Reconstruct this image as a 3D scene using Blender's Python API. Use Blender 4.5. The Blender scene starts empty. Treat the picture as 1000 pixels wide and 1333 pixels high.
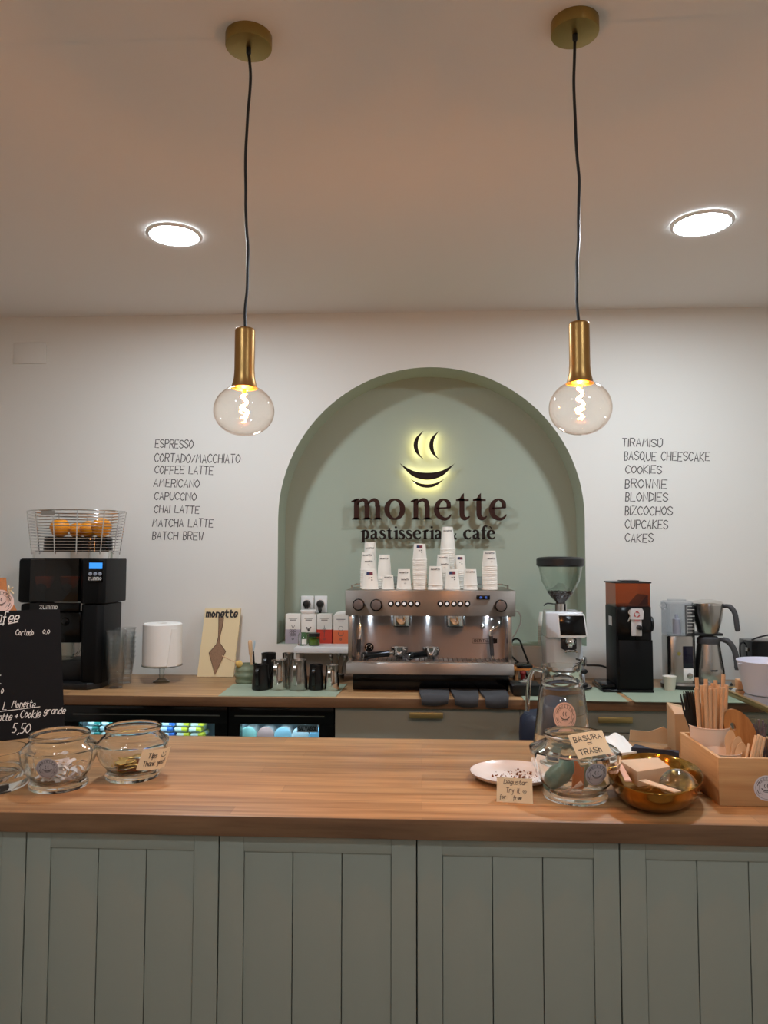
import bpy, bmesh, math, random
from mathutils import Vector, Matrix
random.seed(7)
PI = math.pi
sc = bpy.context.scene
COL = sc.collection

# ------------------------------------------------------------------ camera
CAM_H, PITCH, YAW, ROLL = 1.42, math.radians(3.55), math.radians(2.8), math.radians(0.09)
FPX, CXP, CYP = 1000.0, 500.0, 666.5          # focal length and centre for a 1000 x 1333 picture
fw = Vector((-math.sin(YAW) * math.cos(PITCH), math.cos(YAW) * math.cos(PITCH), math.sin(PITCH)))
rt0 = Vector((math.cos(YAW), math.sin(YAW), 0))
up0 = rt0.cross(fw)
rt = rt0 * math.cos(ROLL) + up0 * math.sin(ROLL)
up = up0 * math.cos(ROLL) - rt0 * math.sin(ROLL)
cd = bpy.data.cameras.new('camera')
cd.sensor_fit = 'VERTICAL'; cd.sensor_height = 24.0; cd.lens = 24.0 * FPX / 1333.0
cd.clip_start = 0.02
cam = bpy.data.objects.new('camera', cd); COL.objects.link(cam)
mw = Matrix((rt, up, -fw)).transposed().to_4x4(); mw.translation = (0, 0, CAM_H)
cam.matrix_world = mw
sc.camera = cam

# ------------------------------------------------------------------ world, exposure
w = bpy.data.worlds.new('world'); sc.world = w; w.use_nodes = True
w.node_tree.nodes['Background'].inputs[0].default_value = (0.9, 0.85, 0.8, 1)
w.node_tree.nodes['Background'].inputs[1].default_value = 0.05
sc.view_settings.view_transform = 'Standard'; sc.view_settings.look = 'None'
sc.view_settings.gamma = 1.0; sc.view_settings.use_curve_mapping = False
sc.view_settings.exposure = 0.0
cy = sc.cycles
cy.max_bounces = 14; cy.transparent_max_bounces = 40; cy.glossy_bounces = 6; cy.transmission_bounces = 10
cy.use_denoising = True; cy.sample_clamp_indirect = 16.0
LAMP_NEAR, LAMP_ROOM, FILAMENT = 248.0, 128.0, 1550.0   # strengths of the downlights over the back counter, of those in the room, of the bulbs

# ------------------------------------------------------------------ helpers
def W(x, y, Y):
    """point of the wall-parallel plane at distance Y seen at pixel x, y"""
    d = fw + rt * ((x - CXP) / FPX) - up * ((y - CYP) / FPX)
    return d * (Y / d.y) + Vector((0, 0, CAM_H))
def G(x, y, z):
    """point of the horizontal plane at height z seen at pixel x, y"""
    d = fw + rt * ((x - CXP) / FPX) - up * ((y - CYP) / FPX)
    return d * ((z - CAM_H) / d.z) + Vector((0, 0, CAM_H))

def smoothpts(pts, n=6, closed=False):
    P = [Vector(p) for p in pts]; out = []
    N = len(P); rng = N if closed else N - 1
    for i in range(rng):
        if closed: a, b, c, d = P[(i - 1) % N], P[i], P[(i + 1) % N], P[(i + 2) % N]
        else: a, b, c, d = P[max(i - 1, 0)], P[i], P[i + 1], P[min(i + 2, N - 1)]
        for k in range(n):
            t = k / n
            out.append(0.5 * ((2 * b) + (c - a) * t + (2 * a - 5 * b + 4 * c - d) * t * t + (3 * b - a - 3 * c + d) * t ** 3))
    if not closed: out.append(P[-1])
    return out

class MB:
    def __init__(s): s.bm = bmesh.new()
    def _v(s, p): return s.bm.verts.new(p)
    def _f(s, vs):
        try: s.bm.faces.new(vs)
        except ValueError: pass
    def box(s, x0, x1, y0, y1, z0, z1, bev=0.0, seg=2, M=None):
        b = bmesh.new()
        vs = [b.verts.new((x, y, z)) for x in (x0, x1) for y in (y0, y1) for z in (z0, z1)]
        for q in ((0, 1, 3, 2), (4, 6, 7, 5), (0, 4, 5, 1), (2, 3, 7, 6), (0, 2, 6, 4), (1, 5, 7, 3)):
            b.faces.new([vs[i] for i in q])
        if bev > 0: bmesh.ops.bevel(b, geom=b.edges[:], offset=bev, segments=seg, profile=0.5, affect='EDGES')
        s._join(b, M); return s
    def hexa(s, lo, hi, bev=0.0, seg=2):
        """solid between two 4-point loops"""
        b = bmesh.new()
        A = [b.verts.new(p) for p in lo]; B = [b.verts.new(p) for p in hi]
        b.faces.new(A); b.faces.new(B)
        for i in range(len(A)): b.faces.new((A[i], A[(i + 1) % len(A)], B[(i + 1) % len(A)], B[i]))
        bmesh.ops.recalc_face_normals(b, faces=b.faces[:])
        if bev > 0: bmesh.ops.bevel(b, geom=b.edges[:], offset=bev, segments=seg, profile=0.5, affect='EDGES')
        s._join(b, None); return s
    def _join(s, b, M):
        mp = {}
        for v in b.verts: mp[v] = s._v(M @ v.co if M else v.co)
        for f in b.faces: s._f([mp[v] for v in f.verts])
        b.free()
    def lathe(s, prof, c=(0, 0, 0), n=40, sx=1.0, sy=1.0, shape=None, M=None):
        """revolve (r, z) profile round the vertical; shape(a, z) -> factor on r"""
        c = Vector(c); rings = []
        T = (lambda p: M @ p) if M else (lambda p: c + p)
        for r, z in prof:
            if r < 1e-6: rings.append([s._v(T(Vector((0, 0, z))))])
            else:
                ring = []
                for i in range(n):
                    a = 2 * PI * i / n; k = shape(a, z) if shape else 1.0
                    ring.append(s._v(T(Vector((r * k * sx * math.cos(a), r * k * sy * math.sin(a), z)))))
                rings.append(ring)
        for A, B in zip(rings, rings[1:]):
            for i in range(n):
                j = (i + 1) % n
                if len(A) == 1 and len(B) == 1: break
                if len(A) == 1: s._f((A[0], B[j], B[i]))
                elif len(B) == 1: s._f((A[i], A[j], B[0]))
                else: s._f((A[i], A[j], B[j], B[i]))
        return s
    def cyl(s, p0, p1, r0, r1=None, n=24, bev=0.0):
        p0, p1 = Vector(p0), Vector(p1); d = p1 - p0; L = d.length
        r1 = r0 if r1 is None else r1
        q = Vector((0, 0, 1)).rotation_difference(d.normalized()).to_matrix().to_4x4(); q.translation = p0
        if bev > 0: prof = [(0, 0), (r0 - bev, 0), (r0 - bev * .3, bev * .3), (r0, bev), (r1, L - bev), (r1 - bev * .3, L - bev * .3), (r1 - bev, L), (0, L)]
        else: prof = [(0, 0), (r0, 0), (r1, L), (0, L)]
        return s.lathe(prof, n=n, M=q)
    def tube(s, pts, r, n=8, closed=False, cap=True):
        P = [Vector(p) for p in pts]; N = len(P); rings = []
        rr = r if isinstance(r, (list, tuple)) else [r] * N
        nrm = None
        for i in range(N):
            if closed: t = P[(i + 1) % N] - P[i - 1]
            else: t = P[min(i + 1, N - 1)] - P[max(i - 1, 0)]
            t.normalize()
            if nrm is None:
                nrm = t.orthogonal().normalized()
            nrm = (nrm - t * nrm.dot(t)).normalized()
            bn = t.cross(nrm)
            rings.append([s._v(P[i] + (nrm * math.cos(2 * PI * k / n) + bn * math.sin(2 * PI * k / n)) * rr[i]) for k in range(n)])
        for i in range(N if closed else N - 1):
            A, B = rings[i], rings[(i + 1) % N]
            off = 0
            if closed and i == N - 1:
                off = min(range(n), key=lambda o: (B[o].co - A[0].co).length)
            for k in range(n): s._f((A[k], A[(k + 1) % n], B[(k + 1 + off) % n], B[(k + off) % n]))
        if cap and not closed:
            s._f(rings[0][::-1]); s._f(rings[-1])
        return s
    def ring(s, c, R, r, n=40, m=8, sx=1.0, sy=1.0):
        return s.tube([Vector(c) + Vector((R * sx * math.cos(2 * PI * i / n), R * sy * math.sin(2 * PI * i / n), 0)) for i in range(n)], r, n=m, closed=True)
    def prism(s, poly, F, d0, d1):
        """poly in (u, v); F(u, v, d) -> point"""
        A = [s._v(F(u, v, d0)) for u, v in poly]; B = [s._v(F(u, v, d1)) for u, v in poly]
        s._f(A[::-1]); s._f(B)
        for i in range(len(A)):
            j = (i + 1) % len(A); s._f((A[i], A[j], B[j], B[i]))
        return s
    def sphere(s, c, r, n=24, m=12, sc_=(1, 1, 1), M=None):
        prof = [(r * math.sin(PI * i / m), -r * math.cos(PI * i / m)) for i in range(m + 1)]
        prof[0] = (0, -r); prof[-1] = (0, r)
        Q = M if M else Matrix.Translation(Vector(c)) @ Matrix.Diagonal((sc_[0], sc_[1], sc_[2], 1))
        return s.lathe(prof, n=n, M=Q)
    def vstroke(s, pts, wid, F, d0, d1, closed=False):
        """a stroke of varying width, (u, v) points, with depth d0..d1"""
        P = [Vector((p[0], p[1])) for p in pts]; N = len(P); rows = []
        for i in range(N):
            if closed: t = P[(i + 1) % N] - P[i - 1]
            else: t = P[min(i + 1, N - 1)] - P[max(i - 1, 0)]
            t.normalize(); nn = Vector((-t.y, t.x)) * (wid[i] / 2)
            a, b = P[i] + nn, P[i] - nn
            rows.append([s._v(F(a.x, a.y, d0)), s._v(F(b.x, b.y, d0)), s._v(F(b.x, b.y, d1)), s._v(F(a.x, a.y, d1))])
        for i in range(N if closed else N - 1):
            A, B = rows[i], rows[(i + 1) % N]
            for k in range(4): s._f((A[k], A[(k + 1) % 4], B[(k + 1) % 4], B[k]))
        if not closed: s._f(rows[0]); s._f(rows[-1][::-1])
        return s
    def ink(s, pts, wd, F, e=0.0):
        """flat line of width wd on a surface F(u, v, d)"""
        P = [Vector((p[0], p[1])) for p in pts]; N = len(P); rows = []
        for i in range(N):
            t = P[min(i + 1, N - 1)] - P[max(i - 1, 0)]
            if t.length < 1e-9: t = Vector((1, 0))
            t.normalize(); nn = Vector((-t.y, t.x)) * (wd / 2)
            ex = t * (wd * .35) * (-1 if i == 0 else 1 if i == N - 1 else 0)
            a, b = P[i] + nn + ex, P[i] - nn + ex
            rows.append((s._v(F(a.x, a.y, e)), s._v(F(b.x, b.y, e))))
        for A, B in zip(rows, rows[1:]): s._f((A[0], A[1], B[1], B[0]))
        return s
    def disc(s, c2, r, F, e, n=32):
        s._f([s._v(F(c2[0] + r * math.cos(2 * PI * i / n), c2[1] + r * math.sin(2 * PI * i / n), e)) for i in range(n)])
        return s
    def build(s, name, mat, parent=None, loc=None, ang=40, solid=True):
        bm = s.bm
        bmesh.ops.recalc_face_normals(bm, faces=bm.faces[:])
        if loc is not None:
            L = Vector(loc)
            for v in bm.verts: v.co -= L
        me = bpy.data.meshes.new(name); bm.to_mesh(me); bm.free()
        me.materials.append(mat)
        for p in me.polygons: p.use_smooth = True
        me.set_sharp_from_angle(angle=math.radians(ang))
        o = bpy.data.objects.new(name, me); COL.objects.link(o)
        if parent is not None: o.parent = parent
        return o

def tag(o, label=None, cat=None, group=None, kind=None):
    if label: o['label'] = label
    if cat: o['category'] = cat
    if group: o['group'] = group
    if kind: o['kind'] = kind
    return o
class Thing:
    """an Empty at the thing's base with its parts as children; shapes are given in room coordinates"""
    def __init__(s, name, label, cat, loc, group=None):
        s.loc = Vector(loc); s.o = bpy.data.objects.new(name, None); COL.objects.link(s.o)
        s.o.location = s.loc; s.o.empty_display_size = .02
        tag(s.o, label, cat, group)
    def part(s, name, mat, mb, parent=None, label=None, ang=40):
        o = mb.build(name, mat, parent if parent is not None else s.o, s.loc, ang)
        if label: o['label'] = label
        return o
def solo(name, label, cat, mat, mb, loc, group=None, ang=40, kind=None):
    o = mb.build(name, mat, None, loc, ang); o.location = Vector(loc)
    return tag(o, label, cat, group, kind)
def struct(name, mat, mb, ang=40):
    o = mb.build(name, mat, None, None, ang); o['kind'] = 'structure'; return o
def dup(root, loc, label=None, group=None, rot=None):
    r = root.copy(); COL.objects.link(r); r.location = loc
    if rot is not None: r.rotation_euler = rot
    if label: r['label'] = label
    if group: r['group'] = group
    for ch in list(root.children):
        c = ch.copy(); COL.objects.link(c); c.parent = r
        for g in list(ch.children):
            d = g.copy(); COL.objects.link(d); d.parent = c
    return r

# ------------------------------------------------------------------ materials
def lin(c):
    return tuple(((v / 255) / 12.92 if v / 255 <= .04045 else ((v / 255 + .055) / 1.055) ** 2.4) for v in c)
def newmat(name):
    m = bpy.data.materials.new(name); m.use_nodes = True; nt = m.node_tree
    return m, nt, nt.nodes['Principled BSDF']
def mat(name, c, rough=.5, metal=0.0, spec=.5, noise=0.0, nscale=20.0, bump=0.0, bscale=200.0, coat=0.0, emit=None, estr=0.0, aniso=0.0, turn=0.0, stretch=None):
    m, nt, b = newmat(name); C = lin(c)
    b.inputs['Base Color'].default_value = (*C, 1); b.inputs['Roughness'].default_value = rough
    b.inputs['Metallic'].default_value = metal; b.inputs['Specular IOR Level'].default_value = spec
    b.inputs['Coat Weight'].default_value = coat; b.inputs['Anisotropic'].default_value = aniso; b.inputs['Anisotropic Rotation'].default_value = turn
    if emit:
        b.inputs['Emission Color'].default_value = (*lin(emit), 1); b.inputs['Emission Strength'].default_value = estr
    tc = nt.nodes.new('ShaderNodeTexCoord'); vec = tc.outputs['Object']
    if stretch:
        mp = nt.nodes.new('ShaderNodeMapping'); mp.inputs['Scale'].default_value = stretch
        nt.links.new(vec, mp.inputs[0]); vec = mp.outputs[0]
    if noise > 0:
        n = nt.nodes.new('ShaderNodeTexNoise'); n.inputs['Scale'].default_value = nscale; n.inputs['Detail'].default_value = 4
        nt.links.new(vec, n.inputs['Vector'])
        mx = nt.nodes.new('ShaderNodeMix'); mx.data_type = 'RGBA'
        mx.inputs[6].default_value = (*[v * (1 - noise) for v in C], 1); mx.inputs[7].default_value = (*[min(1, v * (1 + noise)) for v in C], 1)
        nt.links.new(n.outputs['Fac'], mx.inputs[0]); nt.links.new(mx.outputs[2], b.inputs['Base Color'])
    if bump > 0:
        n = nt.nodes.new('ShaderNodeTexNoise'); n.inputs['Scale'].default_value = bscale; n.inputs['Detail'].default_value = 3
        nt.links.new(vec, n.inputs['Vector'])
        bp = nt.nodes.new('ShaderNodeBump'); bp.inputs['Strength'].default_value = bump; bp.inputs['Distance'].default_value = .002
        nt.links.new(n.outputs['Fac'], bp.inputs['Height']); nt.links.new(bp.outputs[0], b.inputs['Normal'])
    return m
def emis(name, c, s):
    m = bpy.data.materials.new(name); m.use_nodes = True; nt = m.node_tree; nt.nodes.clear()
    e = nt.nodes.new('ShaderNodeEmission'); e.inputs[0].default_value = (*lin(c), 1); e.inputs[1].default_value = s
    o = nt.nodes.new('ShaderNodeOutputMaterial'); nt.links.new(e.outputs[0], o.inputs[0]); return m
def glass(name, c=(250, 252, 250), edge=(150, 160, 152), rough=.02, ior=1.5, power=2.2, gloss=1.0, haze=0.0):
    """clear thin-walled glass: straight through, darker where seen along the wall, Fresnel reflection"""
    m = bpy.data.materials.new(name); m.use_nodes = True; nt = m.node_tree; nt.nodes.clear()
    N = nt.nodes.new; L = nt.links.new
    lw = N('ShaderNodeLayerWeight'); lw.inputs[0].default_value = .5
    pw = N('ShaderNodeMath'); pw.operation = 'POWER'; pw.inputs[1].default_value = power; L(lw.outputs['Facing'], pw.inputs[0])
    mx = N('ShaderNodeMix'); mx.data_type = 'RGBA'; mx.inputs[6].default_value = (*lin(c), 1); mx.inputs[7].default_value = (*lin(edge), 1)
    L(pw.outputs[0], mx.inputs[0])
    tr = N('ShaderNodeBsdfTransparent'); L(mx.outputs[2], tr.inputs[0])
    gl = N('ShaderNodeBsdfGlossy'); gl.inputs['Roughness'].default_value = rough; gl.inputs[0].default_value = (1, 1, 1, 1)
    p5 = N('ShaderNodeMath'); p5.operation = 'POWER'; p5.inputs[1].default_value = 4.5; L(lw.outputs['Facing'], p5.inputs[0])
    r0 = ((ior - 1) / (ior + 1)) ** 2
    fm = N('ShaderNodeMath'); fm.operation = 'MULTIPLY_ADD'; fm.inputs[1].default_value = gloss * (1 - r0) * .75; fm.inputs[2].default_value = r0 * gloss; fm.use_clamp = True; L(p5.outputs[0], fm.inputs[0])
    ms = N('ShaderNodeMixShader'); L(fm.outputs[0], ms.inputs[0]); L(tr.outputs[0], ms.inputs[1]); L(gl.outputs[0], ms.inputs[2])
    out = N('ShaderNodeOutputMaterial'); last = ms
    if haze > 0:
        df = N('ShaderNodeBsdfDiffuse'); df.inputs[0].default_value = (*lin(c), 1)
        m2 = N('ShaderNodeMixShader'); m2.inputs[0].default_value = haze; L(ms.outputs[0], m2.inputs[1]); L(df.outputs[0], m2.inputs[2]); last = m2
    L(last.outputs[0], out.inputs[0]); return m
def wood(name, c1, c2, axis='X', staves=None, grain=26.0, rough=.42, dark=.55):
    """oiled wood; staves=(length, width) makes a glued block board"""
    m, nt, b = newmat(name); N = nt.nodes.new; L = nt.links.new
    tc = N('ShaderNodeTexCoord'); mp = N('ShaderNodeMapping'); L(tc.outputs['Object'], mp.inputs[0])
    if axis == 'Y': mp.inputs['Rotation'].default_value = (0, 0, PI / 2)
    if axis == 'Z': mp.inputs['Rotation'].default_value = (0, PI / 2, 0)
    vec = mp.outputs[0]
    st = N('ShaderNodeMapping'); st.inputs['Scale'].default_value = (1.4, grain, grain); L(vec, st.inputs[0])
    n1 = N('ShaderNodeTexNoise'); n1.inputs['Scale'].default_value = 1.6; n1.inputs['Detail'].default_value = 6; n1.inputs['Distortion'].default_value = .6; L(st.outputs[0], n1.inputs['Vector'])
    st2 = N('ShaderNodeMapping'); st2.inputs['Scale'].default_value = (6, grain * 9, grain * 9); L(vec, st2.inputs[0])
    n2 = N('ShaderNodeTexNoise'); n2.inputs['Scale'].default_value = 1.5; n2.inputs['Detail'].default_value = 3; L(st2.outputs[0], n2.inputs['Vector'])
    cr = N('ShaderNodeMix'); cr.data_type = 'RGBA'; cr.inputs[6].default_value = (*lin(c1), 1); cr.inputs[7].default_value = (*lin(c2), 1)
    rp = N('ShaderNodeMapRange'); rp.inputs[1].default_value = .35; rp.inputs[2].default_value = .68; L(n1.outputs['Fac'], rp.inputs[0]); L(rp.outputs[0], cr.inputs[0])
    col = cr.outputs[2]
    if staves:
        br = N('ShaderNodeTexBrick'); br.inputs['Scale'].default_value = 1.0; br.inputs['Mortar Size'].default_value = .0006; br.inputs['Mortar Smooth'].default_value = .2
        br.inputs['Brick Width'].default_value = staves[0]; br.inputs['Row Height'].default_value = staves[1]; br.offset = .37; br.offset_frequency = 3; br.squash = 1.25; br.squash_frequency = 2
        br.inputs['Color1'].default_value = (.74, .74, .74, 1); br.inputs['Color2'].default_value = (1.14, 1.12, 1.1, 1); br.inputs['Mortar'].default_value = (.62, .58, .55, 1)
        L(vec, br.inputs['Vector'])
        mu = N('ShaderNodeMix'); mu.data_type = 'RGBA'; mu.blend_type = 'MULTIPLY'; mu.inputs[0].default_value = .85; L(col, mu.inputs[6]); L(br.outputs['Color'], mu.inputs[7]); col = mu.outputs[2]
    m2 = N('ShaderNodeMix'); m2.data_type = 'RGBA'; m2.blend_type = 'MULTIPLY'
    r2 = N('ShaderNodeMapRange'); r2.inputs[1].default_value = .5; r2.inputs[2].default_value = .75; r2.inputs[4].default_value = dark; L(n2.outputs['Fac'], r2.inputs[0])
    L(r2.outputs[0], m2.inputs[0]); L(col, m2.inputs[6]); m2.inputs[7].default_value = (.72, .66, .6, 1)
    L(m2.outputs[2], b.inputs['Base Color']); b.inputs['Roughness'].default_value = rough; b.inputs['Specular IOR Level'].default_value = .45
    return m

WALL = mat('wall_paint', (226, 224, 217), .85, bump=.05, bscale=60)
CEIL = mat('ceiling_paint', (226, 221, 214), .9)
SAGE = mat('sage_paint', (168, 177, 160), .8, bump=.05, bscale=60)
PANEL = mat('sage_lacquer', (148, 151, 138), .45)
FLOOR = mat('floor_tile', (176, 160, 144), .5, noise=.08, nscale=6)
ROOMW = mat('room_paint', (218, 204, 190), .9)
OAKT = wood('block_board_worktop', (192, 148, 100), (152, 108, 66), staves=(.85, .052))
OAKB = wood('oak_worktop', (186, 146, 102), (148, 110, 74), staves=(1.1, .07), grain=20)
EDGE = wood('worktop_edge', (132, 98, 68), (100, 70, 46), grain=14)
PINE = wood('pine', (214, 172, 120), (188, 140, 92), grain=16, rough=.55, dark=.35)
PINEY = wood('pine_side', (214, 172, 120), (188, 140, 92), axis='Y', grain=16, rough=.55, dark=.35)
BIRCH = mat('birch_wood', (218, 180, 138), .6, noise=.1, nscale=40)
STRAW = mat('straw_paper', (212, 172, 132), .7, noise=.05, nscale=60)
KRAFT = mat('kraft_paper', (178, 148, 112), .8, noise=.06, nscale=30)
KRAFTL = mat('light_kraft_card', (214, 184, 152), .8, noise=.04, nscale=30)
WHITE = mat('white_plastic', (232, 232, 230), .35)
PAPER = mat('white_paper', (240, 237, 230), .8)
CUPM = mat('paper_cup_card', (240, 236, 226), .7)
CREAM = mat('cream_note', (238, 222, 186), .8)
BLACK = mat('black_plastic', (16, 17, 19), .4)
GLOSSB = mat('gloss_black', (7, 8, 10), .14, spec=.35)
MATTB = mat('matt_black_metal', (7, 9, 11), .5, spec=.2)
RUBBER = mat('grey_rubber', (62, 62, 64), .6)
INK = mat('black_ink', (52, 50, 50), .7)
INKL = mat('pencil_ink', (84, 80, 77), .7)
CHALK = mat('chalk', (235, 232, 226), .9)
SLATE = mat('blackboard', (13, 12, 14), .75, spec=.2, noise=.12, nscale=8)
STEEL = mat('brushed_steel', (176, 166, 158), .38, 1.0, aniso=.9, turn=.25, bump=.08, bscale=6, stretch=(1, 60, 200))
STEELP = mat('polished_steel', (215, 212, 208), .13, 1.0)
CHROME = mat('chrome', (225, 225, 225), .06, 1.0)
STEELM = mat('satin_steel', (178, 176, 172), .26, 1.0)
STEELV = mat('splashback_steel', (172, 164, 160), .46, 1.0, aniso=.97, turn=.25, bump=.10, bscale=6, stretch=(120, 60, 1))
BRASS = mat('brushed_brass', (178, 140, 86), .36, 1.0, bump=.03, bscale=8, stretch=(1, 1, 60))
BRASSD = mat('canopy_brass', (156, 132, 76), .38, 1.0)
GOLD = mat('hammered_gold', (172, 128, 58), .16, 1.0, bump=.25, bscale=45)
CHOC = mat('chocolate_letters', (54, 28, 20), .6, spec=.2)
ESPR = mat('dark_brown_letters', (36, 24, 18), .6, spec=.2)
def realglass(name, c=(252, 254, 252), rough=0.0, ior=1.46):
    m, nt, b = newmat(name); b.inputs['Base Color'].default_value = (*lin(c), 1); b.inputs['Transmission Weight'].default_value = 1.0
    b.inputs['Roughness'].default_value = rough; b.inputs['IOR'].default_value = ior; return m
GLASS = glass('clear_glass', edge=(205, 212, 206), power=3.5)
GLASSK = realglass('thick_clear_glass')
PLAST = glass('clear_plastic', (248, 249, 249), (215, 217, 217), rough=.04, haze=.012, power=3.0)
SMOKE = glass('smoked_plastic', (170, 166, 164), (90, 90, 92), rough=.04)
STANDG = glass('stand_glass', edge=(120, 128, 122), power=1.5)
AMBER = glass('amber_plastic', (206, 138, 92), (170, 100, 60), rough=.06)
GREYP = glass('grey_tinted_plastic', (240, 242, 244), (196, 199, 206), rough=.06, haze=.02, power=3.0)
MATG = mat('sage_mat', (152, 164, 142), .6)
CLOTH = mat('grey_cloth', (64, 64, 66), .95, bump=.4, bscale=700)
NAVY = mat('navy_card', (38, 40, 54), .7)
GREYST = mat('grey_sticker', (176, 170, 172), .7)
BEIGEST = mat('beige_tag', (222, 188, 170), .7)
CERAM = mat('sage_ceramic', (128, 140, 116), .25, noise=.12, nscale=25)
PORC = mat('white_porcelain', (238, 230, 224), .2)
ORANGE = mat('orange_peel', (236, 148, 26), .45, bump=.3, bscale=260)

# ------------------------------------------------------------------ the room
YW = 3.464                      # back wall
ZC = 2.555                      # ceiling
AX, AR, AZ = 0.038, 0.690, 1.607  # arch of the niche: centre, radius, spring line
SILL, ND = 1.040, 0.190         # niche sill height and depth
X0, X1, YB = -2.5, 2.05, -3.2
def arch(r=AR, n=48):
    p = [(AX + r, SILL)]
    p += [(AX + r * math.cos(PI * i / n), AZ + r * math.sin(PI * i / n)) for i in range(n + 1)]
    p.append((AX - r, SILL)); return p
m = MB(); A = arch(); n = len(A)
# wall with the arched opening: outline walked round in step with the arch
def outer(p):
    x, z = p
    if z <= SILL + 1e-6: return (x, 0.0)
    a = math.atan2(z - AZ, x - AX)
    if z < AZ + 1e-6: return (X1 if x > AX else X0, z)
    t = min(((X1 - AX) / math.cos(a)) if math.cos(a) > 1e-6 else 9, ((X0 - AX) / math.cos(a)) if math.cos(a) < -1e-6 else 9, ((ZC - AZ) / math.sin(a)) if math.sin(a) > 1e-6 else 9)
    return (AX + t * math.cos(a), AZ + t * math.sin(a))
O = [outer(p) for p in A]
vi = [m._v((x, YW, z)) for x, z in A]; vo = [m._v((x, YW, z)) for x, z in O]
for i in range(1, n - 2): m._f((vi[i], vi[i + 1], vo[i + 1], vo[i]))
# corners of the ceiling line and the lower pieces
cr = m._v((X1, YW, ZC)); cl = m._v((X0, YW, ZC))
for i in range(1, n - 2):
    a, b = O[i], O[i + 1]
    if abs(a[0] - X1) < 1e-6 and abs(b[1] - ZC) < 1e-6: m._f((vo[i], vo[i + 1], cr))
    if abs(a[1] - ZC) < 1e-6 and abs(b[0] - X0) < 1e-6: m._f((vo[i], vo[i + 1], cl))
br, bl = m._v((X1, YW, SILL)), m._v((X0, YW, SILL))
m._f((vi[0], vi[1], vo[1], br)); m._f((vi[-1], vi[-2], vo[-2], bl))
g0, g1 = m._v((X0, YW, 0)), m._v((X1, YW, 0))
m._f((vi[0], br, g1, g0, bl, vi[-1]))
struct('wall_back', WALL, m)
m = MB()
f0 = [m._v((x, YW, z)) for x, z in A]; f1 = [m._v((x, YW + ND, z)) for x, z in A]
for i in range(n): m._f((f0[i], f0[(i + 1) % n], f1[(i + 1) % n], f1[i]))
m._f(f1)
struct('wall_back_niche', SAGE, m)
struct('ceiling', CEIL, MB().box(X0, X1, YB, YW + .3, ZC, ZC + .1))
struct('floor', FLOOR, MB().box(X0, X1, YB, YW + .3, -.1, 0))
struct('wall_left', WALL, MB().box(X0 - .1, X0, YB, YW, 0, ZC))
struct('wall_right', WALL, MB().box(X1, X1 + .1, YB, YW, 0, ZC))
struct('wall_front', ROOMW, MB().box(X0, X1, YB - .1, YB, 0, ZC))
m = MB(); p = W(39.5, 460, YW)
m.box(p.x - .079, p.x + .079, YW - .006, YW, p.z - .05, p.z + .05, .002)
solo('cover_plate', 'blank wall-coloured cover plate high on the back wall', 'cover plate', WALL, m, (p.x, YW, p.z))

# ------------------------------------------------------------------ ceiling downlights
def downlight(x, y, r, strength, label, group):
    t = Thing('ceiling_light', label, 'ceiling light', (x, y, ZC), group)
    t.part('trim_ring', WHITE, MB().lathe([(r, ZC - .002), (r + .014, ZC - .002), (r + .014, ZC - .007), (r + .004, ZC - .011), (r - .002, ZC - .009), (r, ZC - .002)], (x, y, 0)))
    t.part('diffuser', emis('lamp_diffuser_%d' % strength, (229, 243, 255), strength), MB().lathe([(0, ZC - .004), (r, ZC - .004), (r - .001, ZC - .009), (r * .9, ZC - .0095), (0, ZC - .0095)], (x, y, 0)))
    return t
p = G(227, 304, ZC); downlight(p.x, p.y, .082, LAMP_NEAR, 'round recessed ceiling light above the orange juicer side of the room', 'recessed ceiling lights')
p = G(914, 289, ZC); downlight(p.x, p.y, .088, LAMP_NEAR, 'round recessed ceiling light above the filter coffee maker side of the room', 'recessed ceiling lights')
for q, (x, y) in enumerate(((-.85, .25), (.9, .25), (-.85, -1.7), (.9, -1.7))):
    downlight(x, y, .085, LAMP_ROOM, 'round recessed ceiling light over the shop floor, %s side, %s row' % (('juicer', 'coffee maker')[q % 2], ('first', 'second')[q // 2]), 'recessed ceiling lights')

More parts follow.
